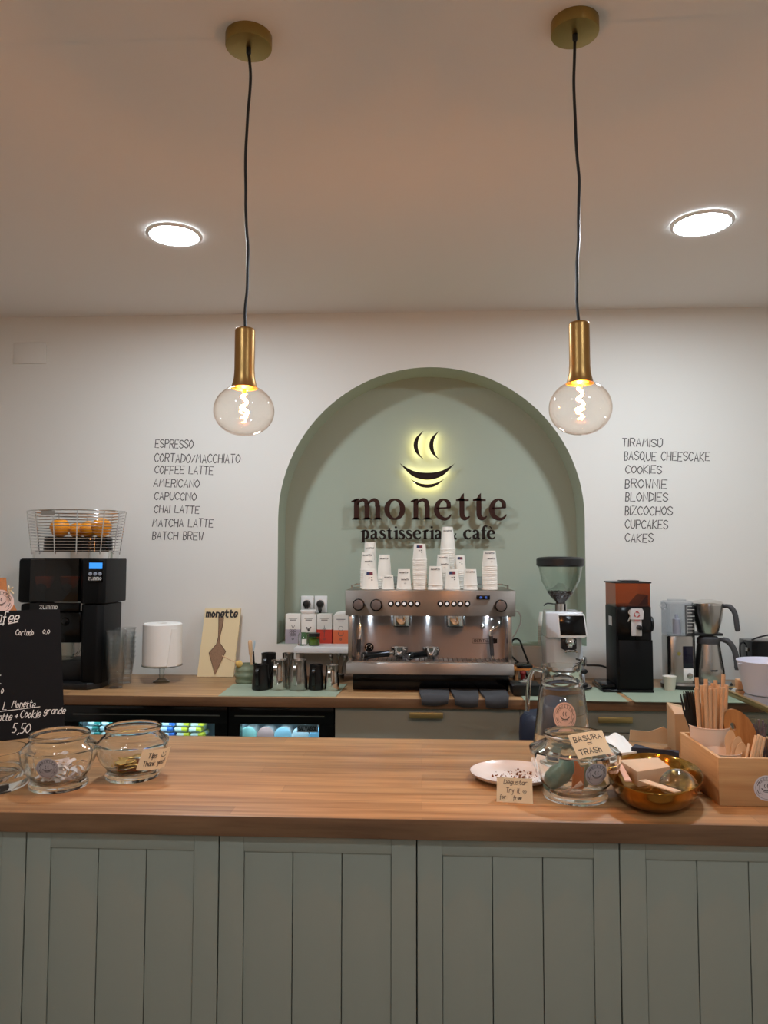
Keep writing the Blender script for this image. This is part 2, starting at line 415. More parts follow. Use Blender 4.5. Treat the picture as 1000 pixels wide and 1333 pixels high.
# ------------------------------------------------------------------ pendants
BULB = glass('iridescent_bulb_glass', (255, 251, 246), edge=(226, 196, 172), power=3.6, ior=1.5, gloss=1.0)
GLOW = emis('led_filament', (255, 164, 82), FILAMENT)
YELL = mat('filament_mount', (240, 190, 60), .4, emit=(255, 170, 50), estr=.6)
def pendant(px, ptop, pbot, pend, Y, label, seed):
    c = W(px[0], px[1], Y); xb = W(px[2], ptop, Y).x
    x = (c.x + xb) / 2
    zt, zb, ze = W(px[2], ptop, Y).z, W(px[2], pbot, Y).z, W(px[2], pend, Y).z
    t = Thing('pendant_lamp', label, 'pendant lamp', (x, Y, ZC), 'brass pendant lamps')
    t.part('canopy', BRASSD, MB().lathe([(0, ZC), (.050, ZC), (.050, ZC - .024), (.049, ZC - .0255), (.047, ZC - .026), (0, ZC - .026)], (x, Y, 0), 64))
    t.part('cord_grip', BLACK, MB().lathe([(0, ZC - .026), (.0055, ZC - .026), (.0055, ZC - .038), (.004, ZC - .042), (0, ZC - .042)], (x, Y, 0), 16))
    rnd = random.Random(seed); N = 14; pts = []
    for i in range(N + 1):
        k = i / N; wv = 0.0035 * math.sin(k * 9 + seed) * (1 if 0 < i < N else 0) + rnd.uniform(-.0012, .0012) * (0 < i < N)
        pts.append((x + wv, Y + .002 * math.cos(k * 7), ZC - .04 + (zt - (ZC - .04)) * k))
    t.part('cord', BLACK, MB().tube(smoothpts(pts, 5), .0032, 8))
    H = zt - zb
    t.part('lamp_holder', BRASS, MB().lathe([(0, zt), (.018, zt), (.0205, zt - .002), (.0212, zt - .005), (.0212, zt - H * .72), (.0222, zt - H * .86), (.0262, zt - H * .99), (.0285, zt - H * 1.03), (.0268, zt - H * 1.03), (.02, zt - H * .86), (0, zt - H * .8)], (x, Y, 0), 48))
    a = .0636; zz = ze + (zb - ze) * .50; bt, bb = zb + .0015 - zz, zz - ze
    prof = []
    for i in range(25):
        th = -PI / 2 + PI * i / 24
        prof.append((max(0, a * math.cos(th) ** .92 if math.cos(th) > 1e-6 else 0), zz + (bt if th > 0 else bb) * math.sin(th)))
    prof[-1] = (.014, prof[-2][1] + .002)
    t.part('bulb', BULB, MB().lathe(prof, (x, Y, 0), 56))
    f = t.part('filament_mount', YELL, MB().lathe([(0, zb + .004), (.016, zb + .002), (.017, zb - .001), (.004, zb - .006), (.0035, zb - .016), (0, zb - .016)], (x, Y, 0), 24))
    hel = []
    for i in range(22):
        k = i / 21; an = k * 2.1 * 2 * PI + seed
        hel.append((x + .0075 * math.cos(an) * (.5 + .5 * k), Y + .0075 * math.sin(an), zb - .014 - .046 * k))
    t.part('filament', GLOW, MB().tube(smoothpts(hel, 4), .0026, 8), f)
pendant((324, 52, 319), 428, 503, 567, 1.587, 'brass pendant lamp with round glass bulb, hanging on the juicer side', 1)
pendant((748.5, 36, 754), 420, 497, 566, 1.576, 'brass pendant lamp with round glass bulb, hanging on the grinder side', 3)

# ------------------------------------------------------------------ front counter
ZT = 0.90
m = MB().box(-1.75, .952, 1.580, 2.275, ZT - .040, ZT, .0025)
front_top = solo('counter_worktop', 'thick oiled wooden worktop of the front serving counter', 'worktop', OAKT, m, (0, 1.9, ZT - .04))
PX0, PW = W(34, 1083, 1.588).x, .4035
for k in range(-2, 6):
    x0 = PX0 + PW * (k - 1) + .0013; x1 = x0 + PW - .0026
    if x1 < -1.75 or x0 > .93: continue
    x0, x1 = max(x0, -1.74), min(x1, .945)
    mid = (x0 + x1) / 2
    side = ['at the far juicer end', 'under the glass tumbler', 'under the tip jars', 'under the bare middle of the worktop', 'under the tasting plate', 'under the cutlery caddy', 'beyond the cutlery caddy', 'at the far end past the caddy'][k + 2]
    t = Thing('counter_cabinet', 'sage green counter cabinet with grooved front panel ' + side, 'cabinet', (mid, 1.9, 0), 'counter front cabinets')
    t.part('carcass', PANEL, MB().box(x0, x1, 1.612, 2.235, .08, ZT - .0405))
    t.part('plinth', BLACK, MB().box(x0, x1, 1.66, 2.20, 0, .08))
    ST, RT_ = .0500, .0300
    za, zb = .085, ZT - .044
    d = MB()
    d.box(x0, x0 + ST, 1.590, 1.609, za, zb, .001).box(x1 - ST, x1, 1.590, 1.609, za, zb, .001)
    d.box(x0 + ST, x1 - ST, 1.590, 1.609, zb - RT_, zb, .001).box(x0 + ST, x1 - ST, 1.590, 1.609, za, za + .05, .001)
    pw = (x1 - x0 - 2 * ST) / 3
    if x1 - x0 < .2: d = MB().box(x0, x1, 1.590, 1.609, za, zb, .001)
    for q in range(3 if x1 - x0 >= .2 else 0):
        d.box(x0 + ST + q * pw + .0008, x0 + ST + (q + 1) * pw - .0008, 1.5925, 1.609, za + .05, zb - RT_, .0014)
    t.part('door', PANEL, d)

# ------------------------------------------------------------------ back counter
YF = 2.920
back_top = solo('back_worktop', 'long wooden worktop along the back wall under the niche', 'worktop', OAKB, MB().box(-2.45, 2.0, YF, YW - .002, ZT - .036, ZT, .002), (0, 3.2, ZT - .036))
def fridge(xa, xb, wa, wb, label):
    t = Thing('display_fridge', label, 'fridge', ((xa + xb) / 2, 3.2, 0), 'under-counter fridges')
    Z1 = ZT - .038; y0, y1 = 2.99, 3.44
    c = MB()
    c.box(xa, xa + .03, y0, y1, .06, Z1).box(xb - .03, xb, y0, y1, .06, Z1).box(xa, xb, y0, y1, Z1 - .058, Z1).box(xa, xb, y0, y1, .06, .12).box(xa, xb, y1 - .02, y1, .06, Z1)
    t.part('housing', GLOSSB, c)
    l = MB().box(xa + .031, xb - .031, y1 - .026, y1 - .021, .121, Z1 - .059).box(xa + .031, xa + .034, y0 + .01, y1 - .03, .121, Z1 - .059).box(xb - .034, xb - .031, y0 + .01, y1 - .03, .121, Z1 - .059)
    t.part('liner', mat('fridge_liner', (222, 236, 240), .5), l)
    t.part('foot', BLACK, MB().box(xa + .02, xb - .02, y0 + .03, y1 - .03, 0, .06))
    zt, zb = W(300, 942, 2.95).z, .16
    d = MB()
    d.box(xa + .002, xb - .002, 2.945, 2.985, zt, Z1 - .004, .002).box(xa + .002, xb - .002, 2.945, 2.985, .065, zb, .002)
    d.box(xa + .002, wa, 2.945, 2.985, zb, zt).box(wb, xb - .002, 2.945, 2.985, zb, zt)
    dr = t.part('door', GLOSSB, d)
    t.part('pane', glass('fridge_pane', (236, 248, 252), edge=(190, 210, 215)), MB().box(wa, wb, 2.960, 2.966, zb, zt), dr)
    t.part('handle', STEELM, MB().box(wa - .02, wb + .02, 2.938, 2.945, zt + .030, zt + .034), dr, 'thin steel grip strip')
    t.part('lamp_strip', emis('fridge_led', (222, 242, 255), 17.0), MB().box(wa, wb, y0 + .004, y0 + .016, Z1 - .065, Z1 - .059))
    t.part('shelf', mat('shelf_white', (214, 234, 240), .4), MB().box(xa + .034, xb - .034, 3.0, 3.40, zt - .102, zt - .096))
    return zt, t
xA0, xA1, xB1 = W(82, 935, 2.95).x, W(297, 935, 2.95).x, W(436, 935, 2.95).x
ZG, _ = fridge(xA0, xA1 - .001, W(103, 950, 2.95).x, W(280, 950, 2.95).x, 'black glass-door under-counter fridge full of small wrapped packs')
_, fr2 = fridge(xA1 + .001, xB1 - .002, W(313, 950, 2.95).x, W(416, 950, 2.95).x, 'black glass-door under-counter fridge full of round tubs')
fx = W(82, 935, 2.95).x
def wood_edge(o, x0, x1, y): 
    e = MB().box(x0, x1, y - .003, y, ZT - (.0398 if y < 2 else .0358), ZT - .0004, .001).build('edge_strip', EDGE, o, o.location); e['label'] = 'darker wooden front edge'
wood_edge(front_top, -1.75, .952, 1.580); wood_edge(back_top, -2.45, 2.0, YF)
fz = ZG - .096
# packs in the first fridge
packcols = [('white and blue', (210, 226, 240), (60, 120, 210)), ('white and yellow', (226, 236, 220), (226, 220, 60)), ('pale green', (190, 226, 200), (110, 190, 120)), ('white and teal', (214, 236, 236), (50, 140, 130))]
packm = []
for nm, a, b in packcols:
    mm, nt, bs = newmat('wrapper_' + nm.replace(' ', '_'))
    wv = nt.nodes.new('ShaderNodeTexNoise'); wv.inputs['Scale'].default_value = 26; tc = nt.nodes.new('ShaderNodeTexCoord'); nt.links.new(tc.outputs['Object'], wv.inputs['Vector'])
    cr_ = nt.nodes.new('ShaderNodeValToRGB'); cr_.color_ramp.interpolation = 'CONSTANT'; cr_.color_ramp.elements[0].color = (*lin(a), 1); cr_.color_ramp.elements[1].color = (*lin(b), 1); cr_.color_ramp.elements[1].position = .54
    nt.links.new(wv.outputs['Fac'], cr_.inputs[0]); nt.links.new(cr_.outputs[0], bs.inputs['Base Color']); bs.inputs['Roughness'].default_value = .35
    packm.append(mm)
rows = ('in the bottom row', 'in the second row', 'in the third row', 'in the top row')
cols = W(120, 950, 3.03).x
for c in range(8):
    for r_ in range(4):
        k = (0 if c in (4, 5) and r_ < 3 else 1 if c in (6, 7) and r_ > 0 else 3 if c < 2 else 2 if (c + r_) % 2 else 0)
        cx = xA0 + .082 + c * .0575 + (.008 if r_ % 2 else 0) + (.012 if c > 3 else 0); z = fz + r_ * .0215
        mb = MB().box(cx - .026, cx + .026, 3.02, 3.11, z + .0005, z + .0205, .007, 3)
        solo('food_pack', packcols[k][0] + ' wrapped pack %s of stack %s from the juicer side' % (rows[r_], ('first', 'second', 'third', 'fourth', 'fifth', 'sixth', 'seventh', 'eighth')[c]), 'pack', packm[k], mb, (cx, 3.065, z), 'wrapped packs in the fridge')
lidc = [('pale green', (176, 226, 214)), ('pink', (226, 178, 168)), ('pale blue', (170, 212, 226)), ('white', (220, 236, 240)), ('sky blue', (150, 206, 232))]
for i in range(5):
    nm, c = lidc[i]
    cx = W(322 + i * 22.5, 955, 3.03).x + .004; z = fz + .034
    t = Thing('food_tub', 'round food tub with %s lid lying in the fridge beside the sage cabinets' % nm, 'tub', (cx, 3.06, fz), 'round tubs in the fridge')
    t.part('tub', WHITE, MB().cyl((cx, 3.035, z), (cx, 3.12, z), .033, .028, 28))
    t.part('lid', mat('tub_lid_' + nm.replace(' ', '_'), c, .4), MB().cyl((cx, 3.023, z), (cx, 3.035, z), .0335, .0345, 32, .002))
# sage base units to the grinder side
HBR = mat('handle_brass', (196, 172, 116), .4, 1.0)
def handle(mb, x, y, z, L, h=.0215):
    mb.box(x - L / 2, x + L / 2, y - .028, y - .019, z - h / 2, z + h / 2, .002)
    for s in (-1, 1): mb.box(x + s * (L / 2 - .012) - .005, x + s * (L / 2 - .012) + .005, y - .020, y, z - .005, z + .005)
    return mb
ux = [W(436, 930, 2.94).x, W(677, 930, 2.94).x, W(925, 930, 2.94).x, 1.93]
for i in range(3):
    xa, xb = ux[i] + .001, ux[i + 1] - .001; c = (xa + xb) / 2
    t = Thing('base_cabinet', ('sage green base cabinet with brass handle under the espresso machine', 'sage green drawer unit with brass handle under the white grinder', 'sage green drawer unit under the filter coffee maker')[i], 'cabinet', (c, 3.2, 0), 'back counter cabinets')
    t.part('carcass', PANEL, MB().box(xa, xb, 2.962, 3.44, .08, ZT - .037))
    t.part('plinth', BLACK, MB().box(xa, xb, 3.0, 3.40, 0, .08))
    z1 = ZT - .040; zg = W(700, 953, 2.94).z
    hz = W(555, 931, 2.92).z if i == 0 else W(800, 937, 2.92).z
    if i == 0:
        d = t.part('door', PANEL, MB().box(xa, xb, 2.940, 2.961, .085, z1, .0015))
        t.part('handle', HBR, handle(MB(), W(555, 931, 2.92).x, 2.940, hz, .125), d, 'brass bar handle')
    else:
        for k, (a, b) in enumerate(((zg + .0015, z1), (.47, zg - .0015), (.085, .467))):
            d = t.part('drawer', PANEL, MB().box(xa, xb, 2.940, 2.961, a, b, .0015))
            t.part('handle', HBR, handle(MB(), (W(801, 937, 2.92).x if i == 1 else c), 2.940, hz if k == 0 else b - .055, .125), d, 'brass bar handle')
# mats let on to the worktop
def matpoly(name, px, label):
    P = [G(x, y, ZT) for x, y in px]
    mb = MB(); mb.prism([(q.x, q.y) for q in P], lambda u, v, d: Vector((u, v, d)), ZT + .0002, ZT + .0022)
    c = sum(P, Vector()) / len(P)
    solo('counter_mat', label, 'mat', MATG, mb, (c.x, c.y, ZT), 'sage green counter mats')
matpoly('counter_mat', [(284, 906.5), (304, 891), (452, 891), (437, 907.5)], 'sage green counter mat under the milk pitchers')
matpoly('counter_mat', [(682, 911.5), (672, 897), (792, 894.5), (819, 914)], 'sage green counter mat in front of the white grinder')
matpoly('counter_mat', [(827, 914), (799, 895.5), (960, 896), (1000, 916)], 'sage green counter mat in front of the filter coffee maker')

# ------------------------------------------------------------------ sign in the niche
YS = YW + ND                      # back of the niche
def sig(x, y): return W(430 + x / 3.704, 540 + y / 3.704, YS - .048)
def letterF(x0, z0, s): return lambda u, v, d: Vector((x0 + u * s, YS - .038 - d, z0 + v * s))
def ell(cx, cy_, rx, ry, a0, a1, n=14):
    return [(cx + rx * math.cos(math.radians(a0 + (a1 - a0) * i / n)), cy_ + ry * math.sin(math.radians(a0 + (a1 - a0) * i / n))) for i in range(n + 1)]
def lerpw(ws, n):
    out = []
    for i in range(n):
        k = i / (n - 1) * (len(ws) - 1); j = min(int(k), len(ws) - 2); out.append(ws[j] + (ws[j + 1] - ws[j]) * (k - j))
    return out
def glyph(mb, ch, F, D, bold=1.0):
    sw = .19 * bold
    def vs(pts, ws, closed=False, sm=5):
        P = [(q.x, q.y) for q in smoothpts([(a, b, 0) for a, b in pts], sm, closed)]
        if closed: ww = [ws[i % len(ws)] for i in range(len(pts))]; ww = [w_ for i in range(len(pts)) for w_ in [ww[i] + (ww[(i + 1) % len(pts)] - ww[i]) * k / sm for k in range(sm)]]
        else: ww = lerpw(ws, len(P))
        mb.vstroke(P, [q_ * bold for q_ in ww], F, 0, D, closed)
    def poly(p): mb.prism(p, F, 0, D)
    def stem(x, y0, y1, foot=True, flag=True, w=None):
        w = w or sw
        poly([(x, y0), (x + w, y0), (x + w, y1), (x, y1 - .04)])
        if foot: poly([(x - .10, y0), (x + w + .10, y0), (x + w + .10, y0 + .035), (x + w + .0, y0 + .09), (x, y0 + .09), (x - .10, y0 + .035)])
        if flag: poly([(x - .13, y1 - .17), (x + .02, y1 - .18), (x + w, y1), (x + w * .6, y1 + .0), (x - .13, y1 - .11)])
    def archf(xa, xb):
        vs([(xa, .70), (xa + .10, .86), ((xa + xb) / 2 + .06, .94), (xb - .02, .84), (xb, .62)], [.04, .08, .13, .18, .19])
    if ch == 'm':
        stem(.14, 0, 1.0); archf(.30, .745); stem(.65, 0, .66, True, False); archf(.81, 1.255); stem(1.16, 0, .66, True, False)
    elif ch == 'n':
        stem(.14, 0, 1.0); archf(.30, .775); stem(.68, 0, .66, True, False)
    elif ch == 'o':
        vs(ell(.48, .49, .37, .46, 0, 330, 11), [.21, .19, .12, .07, .12, .19, .21, .19, .12, .07, .12, .19], True)
    elif ch in 'eèc':
        if ch == 'c': vs([(.74, .80), (.62, .93), (.44, .95), (.2, .78), (.13, .48), (.22, .18), (.46, .03), (.66, .07), (.80, .22)], [.20, .13, .08, .17, .21, .18, .13, .09, .04])
        else:
            vs([(.70, .56), (.68, .80), (.46, .95), (.22, .80), (.13, .48), (.22, .18), (.47, .03), (.67, .07), (.82, .24)], [.17, .16, .07, .17, .21, .18, .13, .10, .04])
            poly([(.14, .50), (.78, .53), (.78, .60), (.14, .57)])
            if ch == 'è': poly([(.22, 1.40), (.36, 1.42), (.56, 1.12), (.50, 1.10)])
    elif ch == 't':
        vs([(.30, 1.0), (.30, .5), (.31, .2), (.42, .06), (.56, .07), (.66, .16)], [.19, .19, .19, .17, .09, .04])
        poly([(.02, .88), (.62, .88), (.62, .96), (.02, .96)]); poly([(.205, .90), (.395, .90), (.395, 1.26), (.30, 1.18), (.21, 1.02), (.02, .94)])
    elif ch == 'p':
        stem(.14, -.42, 1.0)
        vs([(.30, .74), (.46, .94), (.70, .82), (.78, .49), (.68, .15), (.46, .03), (.28, .14)], [.05, .09, .17, .20, .17, .08, .05])
    elif ch == 'a':
        vs([(.14, .72), (.22, .90), (.40, .94), (.57, .82), (.585, .58), (.585, .2), (.66, .06), (.80, .10)], [.18, .13, .08, .15, .18, .18, .12, .04])
        vs([(.58, .60), (.34, .50), (.17, .34), (.18, .12), (.34, .06), (.52, .20)], [.05, .08, .15, .17, .11, .06])
    elif ch == 's':
        vs([(.60, .76), (.52, .91), (.34, .95), (.18, .86), (.17, .70), (.34, .54), (.54, .40), (.60, .22), (.46, .06), (.28, .03), (.12, .12), (.08, .26)], [.05, .07, .08, .13, .16, .19, .19, .16, .12, .08, .07, .05])
    elif ch == 'i':
        stem(.14, 0, 1.0); poly([(.235 + .125 * math.cos(2 * PI * i / 16), 1.30 + .125 * math.sin(2 * PI * i / 16)) for i in range(16)])
    elif ch == 'r':
        stem(.14, 0, 1.0); vs([(.30, .66), (.38, .86), (.50, .93), (.60, .86)], [.05, .10, .16, .18])
    elif ch == 'f':
        vs([(.28, 0), (.28, .8), (.30, 1.2), (.42, 1.42), (.58, 1.42), (.66, 1.34)], [.19, .19, .18, .13, .12, .16])
        poly([(.03, .88), (.58, .88), (.58, .96), (.03, .96)]); poly([(.08, 0), (.50, 0), (.50, .035), (.37, .09), (.19, .09), (.08, .035)])
    elif ch == '&':
        vs([(1.0, .62), (.86, .28), (.62, .03), (.30, .04), (.14, .26), (.26, .52), (.54, .74), (.62, 1.0), (.46, 1.16), (.30, 1.04), (.36, .78), (.62, .38), (.92, .04), (1.08, .02)], [.06, .07, .09, .16, .19, .14, .08, .12, .07, .12, .16, .19, .15, .10])
ADV = dict(m=1.52, n=1.02, o=.96, e=.92, c=.90, t=.70, p=.94, a=.88, s=.72, i=.46, r=.70, f=.62)
ADV['è'] = .92; ADV['&'] = 1.2; ADV[' '] = .45
def pins(mb, x, z, s, pts, r=.0035):
    for u, v in pts: mb.append(MB().cyl((x + u * s, YS - .0385, z + v * s), (x + u * s, YS, z + v * s), r, n=10))
t = Thing('lettering_sign', 'large dark brown raised serif letters spelling the shop name in the niche', 'sign', (sig(478, 505).x, YS, sig(478, 505).z))
mb = MB(); pn = []
s = (sig(0, 505).x * 0 + (sig(0, 404).z - sig(0, 505).z)) / 1.0
for ch, xx in zip('monette', (100, 262, 387, 500, 605, 687, 766)):
    q = sig(xx, 505)
    k = {'m': 1.0, 'n': .98, 'o': 1.02}.get(ch, 1.0)
    glyph(mb, ch, letterF(q.x, q.z, s), .012, 1.22)
    pins(pn, q.x, q.z, s, {'m': [(.235, .5), (1.25, .3)], 'n': [(.235, .5), (.775, .3)], 'o': [(.11, .49), (.85, .49)], 'e': [(.14, .5), (.47, .03)], 't': [(.3, .9), (.31, .3)]}[ch])
t.part('lettering', CHOC, mb)
for q_ in pn: t.part("standoff_pin", STEELM, q_)
t = Thing('lettering_sign', 'small dark raised serif lettering under the big shop name', 'sign', (sig(478, 598).x, YS, sig(478, 598).z))
mb = MB(); pn = []
s2 = sig(0, 555).z - sig(0, 598).z
def run(txt, xa, xb, pinat):
    tot = sum(ADV[c] for c in txt); q = sig(xa, 598); wd = sig(xb, 598).x - q.x; u = 0; sx = wd / tot
    for c in txt:
        if c != ' ':
            x0 = q.x + u * sx
            glyph(mb, c, (lambda uu, v, d, x0=x0: Vector((x0 + uu * min(sx, s2 * 1.08), YS - .038 - d, q.z + v * s2))), .009, 1.55)
            pins(pn, x0, q.z, s2, [{'o': (.11, .49), 'e': (.14, .5), 'è': (.14, .5), 'c': (.13, .5), 's': (.34, .54), 't': (.3, .5), 'f': (.28, .5), '&': (.14, .3), 'a': (.585, .4)}.get(c, (.235, .5))], .002)
        u += ADV[c]
run('pastisseria', 146, 545, 0); run('&', 560, 625, 0); run('cafè', 642, 800, 0)
t.part('lettering', ESPR, mb)
for q_ in pn: t.part("standoff_pin", STEELM, q_)
# glowing cup mark
LEDY = emis('logo_led', (255, 236, 165), 30.0)
t = Thing('logo_sign', 'backlit dark cup mark of four crescents glowing yellow above the shop name', 'sign', (sig(468, 300).x, YS, sig(468, 350).z))
def crescent(name, o, i_, wpar):
    """o, i_: pixel points of the outer and inner curve"""
    P = [sig(*q) for q in o]; Q = [sig(*q) for q in i_]
    P = smoothpts([(p.x, p.z, 0) for p in P], 8); Q = smoothpts([(p.x, p.z, 0) for p in Q], 8)
    mb = MB(); rows = []
    for a, b in zip(P, Q):
        if (a - b).length < .002: b = a + Vector((.0012, .0012, 0))
        rows.append([mb._v((a.x, YS - .040, a.y)), mb._v((b.x, YS - .040, b.y)), mb._v((b.x, YS - .028, b.y)), mb._v((a.x, YS - .028, a.y))])
    for A_, B_ in zip(rows, rows[1:]):
        for k in range(4): mb._f((A_[k], A_[(k + 1) % 4], B_[(k + 1) % 4], B_[k]))
    mb._f(rows[0]); mb._f(rows[-1][::-1])
    c = t.part(name, ESPR, mb)
    mid = [(a + b) / 2 for a, b in zip(P, Q)]; n_ = len(mid)
    mid = mid[int(n_ * .15):int(n_ * .85)]
    e = MB(); e.tube([(q.x, YS - .0245, q.y) for q in mid], .0032, 6)
    t.part('lamp_strip', LEDY, e, c)
    for k in (.3, .7):
        q = mid[int(len(mid) * k)]; t.part('standoff_pin', STEELM, MB().cyl((q.x, YS - .028, q.y), (q.x, YS, q.y), .003, n=8), c)
for dx in (0, 75.5):
    crescent('steam_crescent', [(447 + dx, 78), (414 + dx, 108), (402 + dx, 145), (414 + dx, 182), (447 + dx, 211)], [(447 + dx, 78), (429 + dx, 108), (422 + dx, 145), (429 + dx, 182), (447 + dx, 211)], 0)
crescent('cup_crescent', [(338, 235), (395, 292), (468, 312), (541, 292), (599, 234)], [(338, 235), (398, 268), (468, 278), (538, 268), (599, 234)], 0)
crescent('saucer_crescent', [(390, 310), (425, 340), (468, 350), (511, 340), (549, 309)], [(390, 310), (428, 328), (468, 334), (508, 328), (549, 309)], 0)

# ------------------------------------------------------------------ handwriting
FONT = {
 'A': '02 28 42|14 34', 'B': '02 08|08 28 37 36 25 05|25 34 33 22 02', 'C': '~47 28 06 04 22 43', 'D': '02 08|~08 37 46 44 33 02', 'E': '48 08 02 42|05 35', 'F': '48 08 02|05 35',
 'G': '~47 28 06 04 22 43|25 45 43', 'H': '08 02|48 42|05 45', 'I': '08 02', 'K': '08 02|48 05 42', 'L': '08 02 42', 'M': '02 18 25 48 52', 'N': '02 08 42 48', 'O': '~28 06 04 22 44 46 28',
 'P': '02 08|08 38 47 46 35 05', 'Q': '~28 06 04 22 44 46 28|33 51', 'R': '02 08|08 38 47 46 35 05|25 42', 'S': '~47 28 07 06 25 44 43 22 03', 'T': '08 48|28 22', 'U': '~08 04 22 44 48', 'Ú': '~08 04 22 44 48|39 28',
 'V': '08 22 48', 'W': '08 12 25 32 48', 'X': '08 42|48 02', 'Y': '08 25 48|25 22', 'Z': '08 48 02 42', '/': '02 37',
 'a': '~36 16 04 12 33 36|36 32', 'b': '08 02|~05 26 35 33 22 02', 'c': '~35 16 04 12 33', 'd': '~35 16 04 12 33|38 32', 'e': '~04 34 36 16 04 12 33', 'f': '~38 18 16 12 10|05 25', 'g': '~36 16 04 13 34|36 31 10 01',
 'h': '08 02|~04 16 35 32', 'i': '16 12|17 18', 'j': '26 21 10|27 28', 'k': '08 02|36 04 32', 'l': '18 12', 'm': '06 02|~05 16 25 22|~25 36 45 42', 'n': '06 02|~05 16 35 32', 'o': '~16 04 12 34 16', 'p': '06 00|~05 26 35 33 22 03',
 'r': '06 02|~04 16 36', 's': '~36 16 05 34 33 12 02', 't': '18 13 22 32|06 36', 'u': '~06 03 12 33 36|36 32', 'v': '06 12 36', 'y': '06 23|36 20 00', 'z': '06 36 02 32',
 '0': '~28 06 04 22 44 46 28', '5': '38 08 05 25 34 33 22 02', '.': '12 22', ',': '22 11', '=': '04 44|06 46', '+': '05 35|27 23', '!': '28 24|22 23', '-': '05 35', '♡': '25 17 06 22 46 37 25', ')': '~18 36 34 12', ':': '16 17|13 14',
}
def glyph_w(c): 
    if c == ' ': return 2.6
    return max(int(t[0]) for s_ in FONT[c].replace('~', '').split('|') for t in s_.split()) 
def text_width(txt, gap): return sum(glyph_w(c) + gap for c in txt) - gap
def write(mb, txt, F, u0, v0, h, wd, width=None, gap=1.3, slant=0.0, jit=0.0, rot=0.0, e=.0004, tight=None):
    """one line of handwriting: cap height h, base line v0, fitted to a width"""
    k = h / 6.0; kx = (width / text_width(txt, gap)) if width else k
    u = 0; cr_, sr_ = math.cos(rot), math.sin(rot)
    for c in txt:
        if c != ' ':
            jy = random.uniform(-jit, jit) * h; js = 1 + random.uniform(-jit, jit) * .6
            for s_ in FONT[c].split('|'):
                sm = s_.startswith('~'); pts = [(int(t[0]), int(t[1])) for t in s_.replace('~', '').split()]
                P = smoothpts([(a, b, 0) for a, b in pts], 4) if sm else [Vector((a, b, 0)) for a, b in pts]
                Q = []
                for p in P:
                    y = (p.y - 2) * k * js + jy; x = (u + p.x) * kx + y * slant
                    Q.append((u0 + x * cr_ - y * sr_, v0 + x * sr_ + y * cr_))
                mb.ink(Q, wd, F, e)
        u += glyph_w(c) + gap
    return mb
def plane(o, U, V):
    o, U, V = Vector(o), Vector(U).normalized(), Vector(V).normalized(); Nn = U.cross(V)
    return lambda u, v, d: o + U * u + V * v + Nn * d
def arcstroke(cx, cy_, r, a0, a1, n=10):
    return [(cx + r * math.cos(math.radians(a0 + (a1 - a0) * i / n)), cy_ + r * math.sin(math.radians(a0 + (a1 - a0) * i / n))) for i in range(n + 1)]
def cupmark(mb, F, cx, cy_, s, e):
    """little cup mark: two steam curls over two crescents"""
    for dx in (-.22, .22): mb.ink(arcstroke(cx + dx * s + .30 * s, cy_ + .42 * s, .40 * s, 140, 220), .10 * s, F, e)
    P = arcstroke(cx, cy_ + .62 * s, .95 * s, 218, 322); mb.ink(P, .13 * s, F, e)
    mb.ink(arcstroke(cx, cy_ + .42 * s, .95 * s, 238, 302), .08 * s, F, e)
def sticker(t, F, c2, r, base, ink, e=.0006, parent=None, arc='MONETTE', lab=None):
    """round shop sticker on a surface F"""
    mb = MB(); N = 40; R_ = 6
    vs = [[mb._v(F(c2[0] + r * k / R_ * math.cos(2 * PI * i / N), c2[1] + r * k / R_ * math.sin(2 * PI * i / N), e)) for i in range(N)] for k in range(1, R_ + 1)]
    cv = mb._v(F(c2[0], c2[1], e))
    for i in range(N):
        mb._f((cv, vs[0][i], vs[0][(i + 1) % N]))
        for k in range(R_ - 1): mb._f((vs[k][i], vs[k + 1][i], vs[k + 1][(i + 1) % N], vs[k][(i + 1) % N]))
    st = t.part('sticker', base, mb, parent, lab)
    m2 = MB()
    m2.ink(arcstroke(c2[0], c2[1], r * .86, 0, 360, 40), r * .022, F, e + .0003)
    m2.ink(arcstroke(c2[0], c2[1], r * .60, -60, 240, 40), r * .02, F, e + .0003)
    h = r * .15
    for i, ch in enumerate(arc):
        a = math.radians(90 + (len(arc) - 1) * 9 - i * 18); rr = r * .655
        o = (c2[0] + rr * math.cos(a), c2[1] + rr * math.sin(a)); th = a - PI / 2
        g = glyph_w(ch) * h / 6 * .8
        write(m2, ch, F, o[0] - g / 2 * math.cos(th), o[1] - g / 2 * math.sin(th), h, r * .035, rot=th, e=e + .0003)
    for a0 in (150, 205, 335, 20):
        m2.ink(arcstroke(c2[0], c2[1], r * .73, a0 - 14, a0 + 14), r * .05, F, e + .0003)
    cupmark(m2, F, c2[0], c2[1] - r * .05, r * .52, e + .0004)
    t.part('print', ink, m2, parent)
    return st

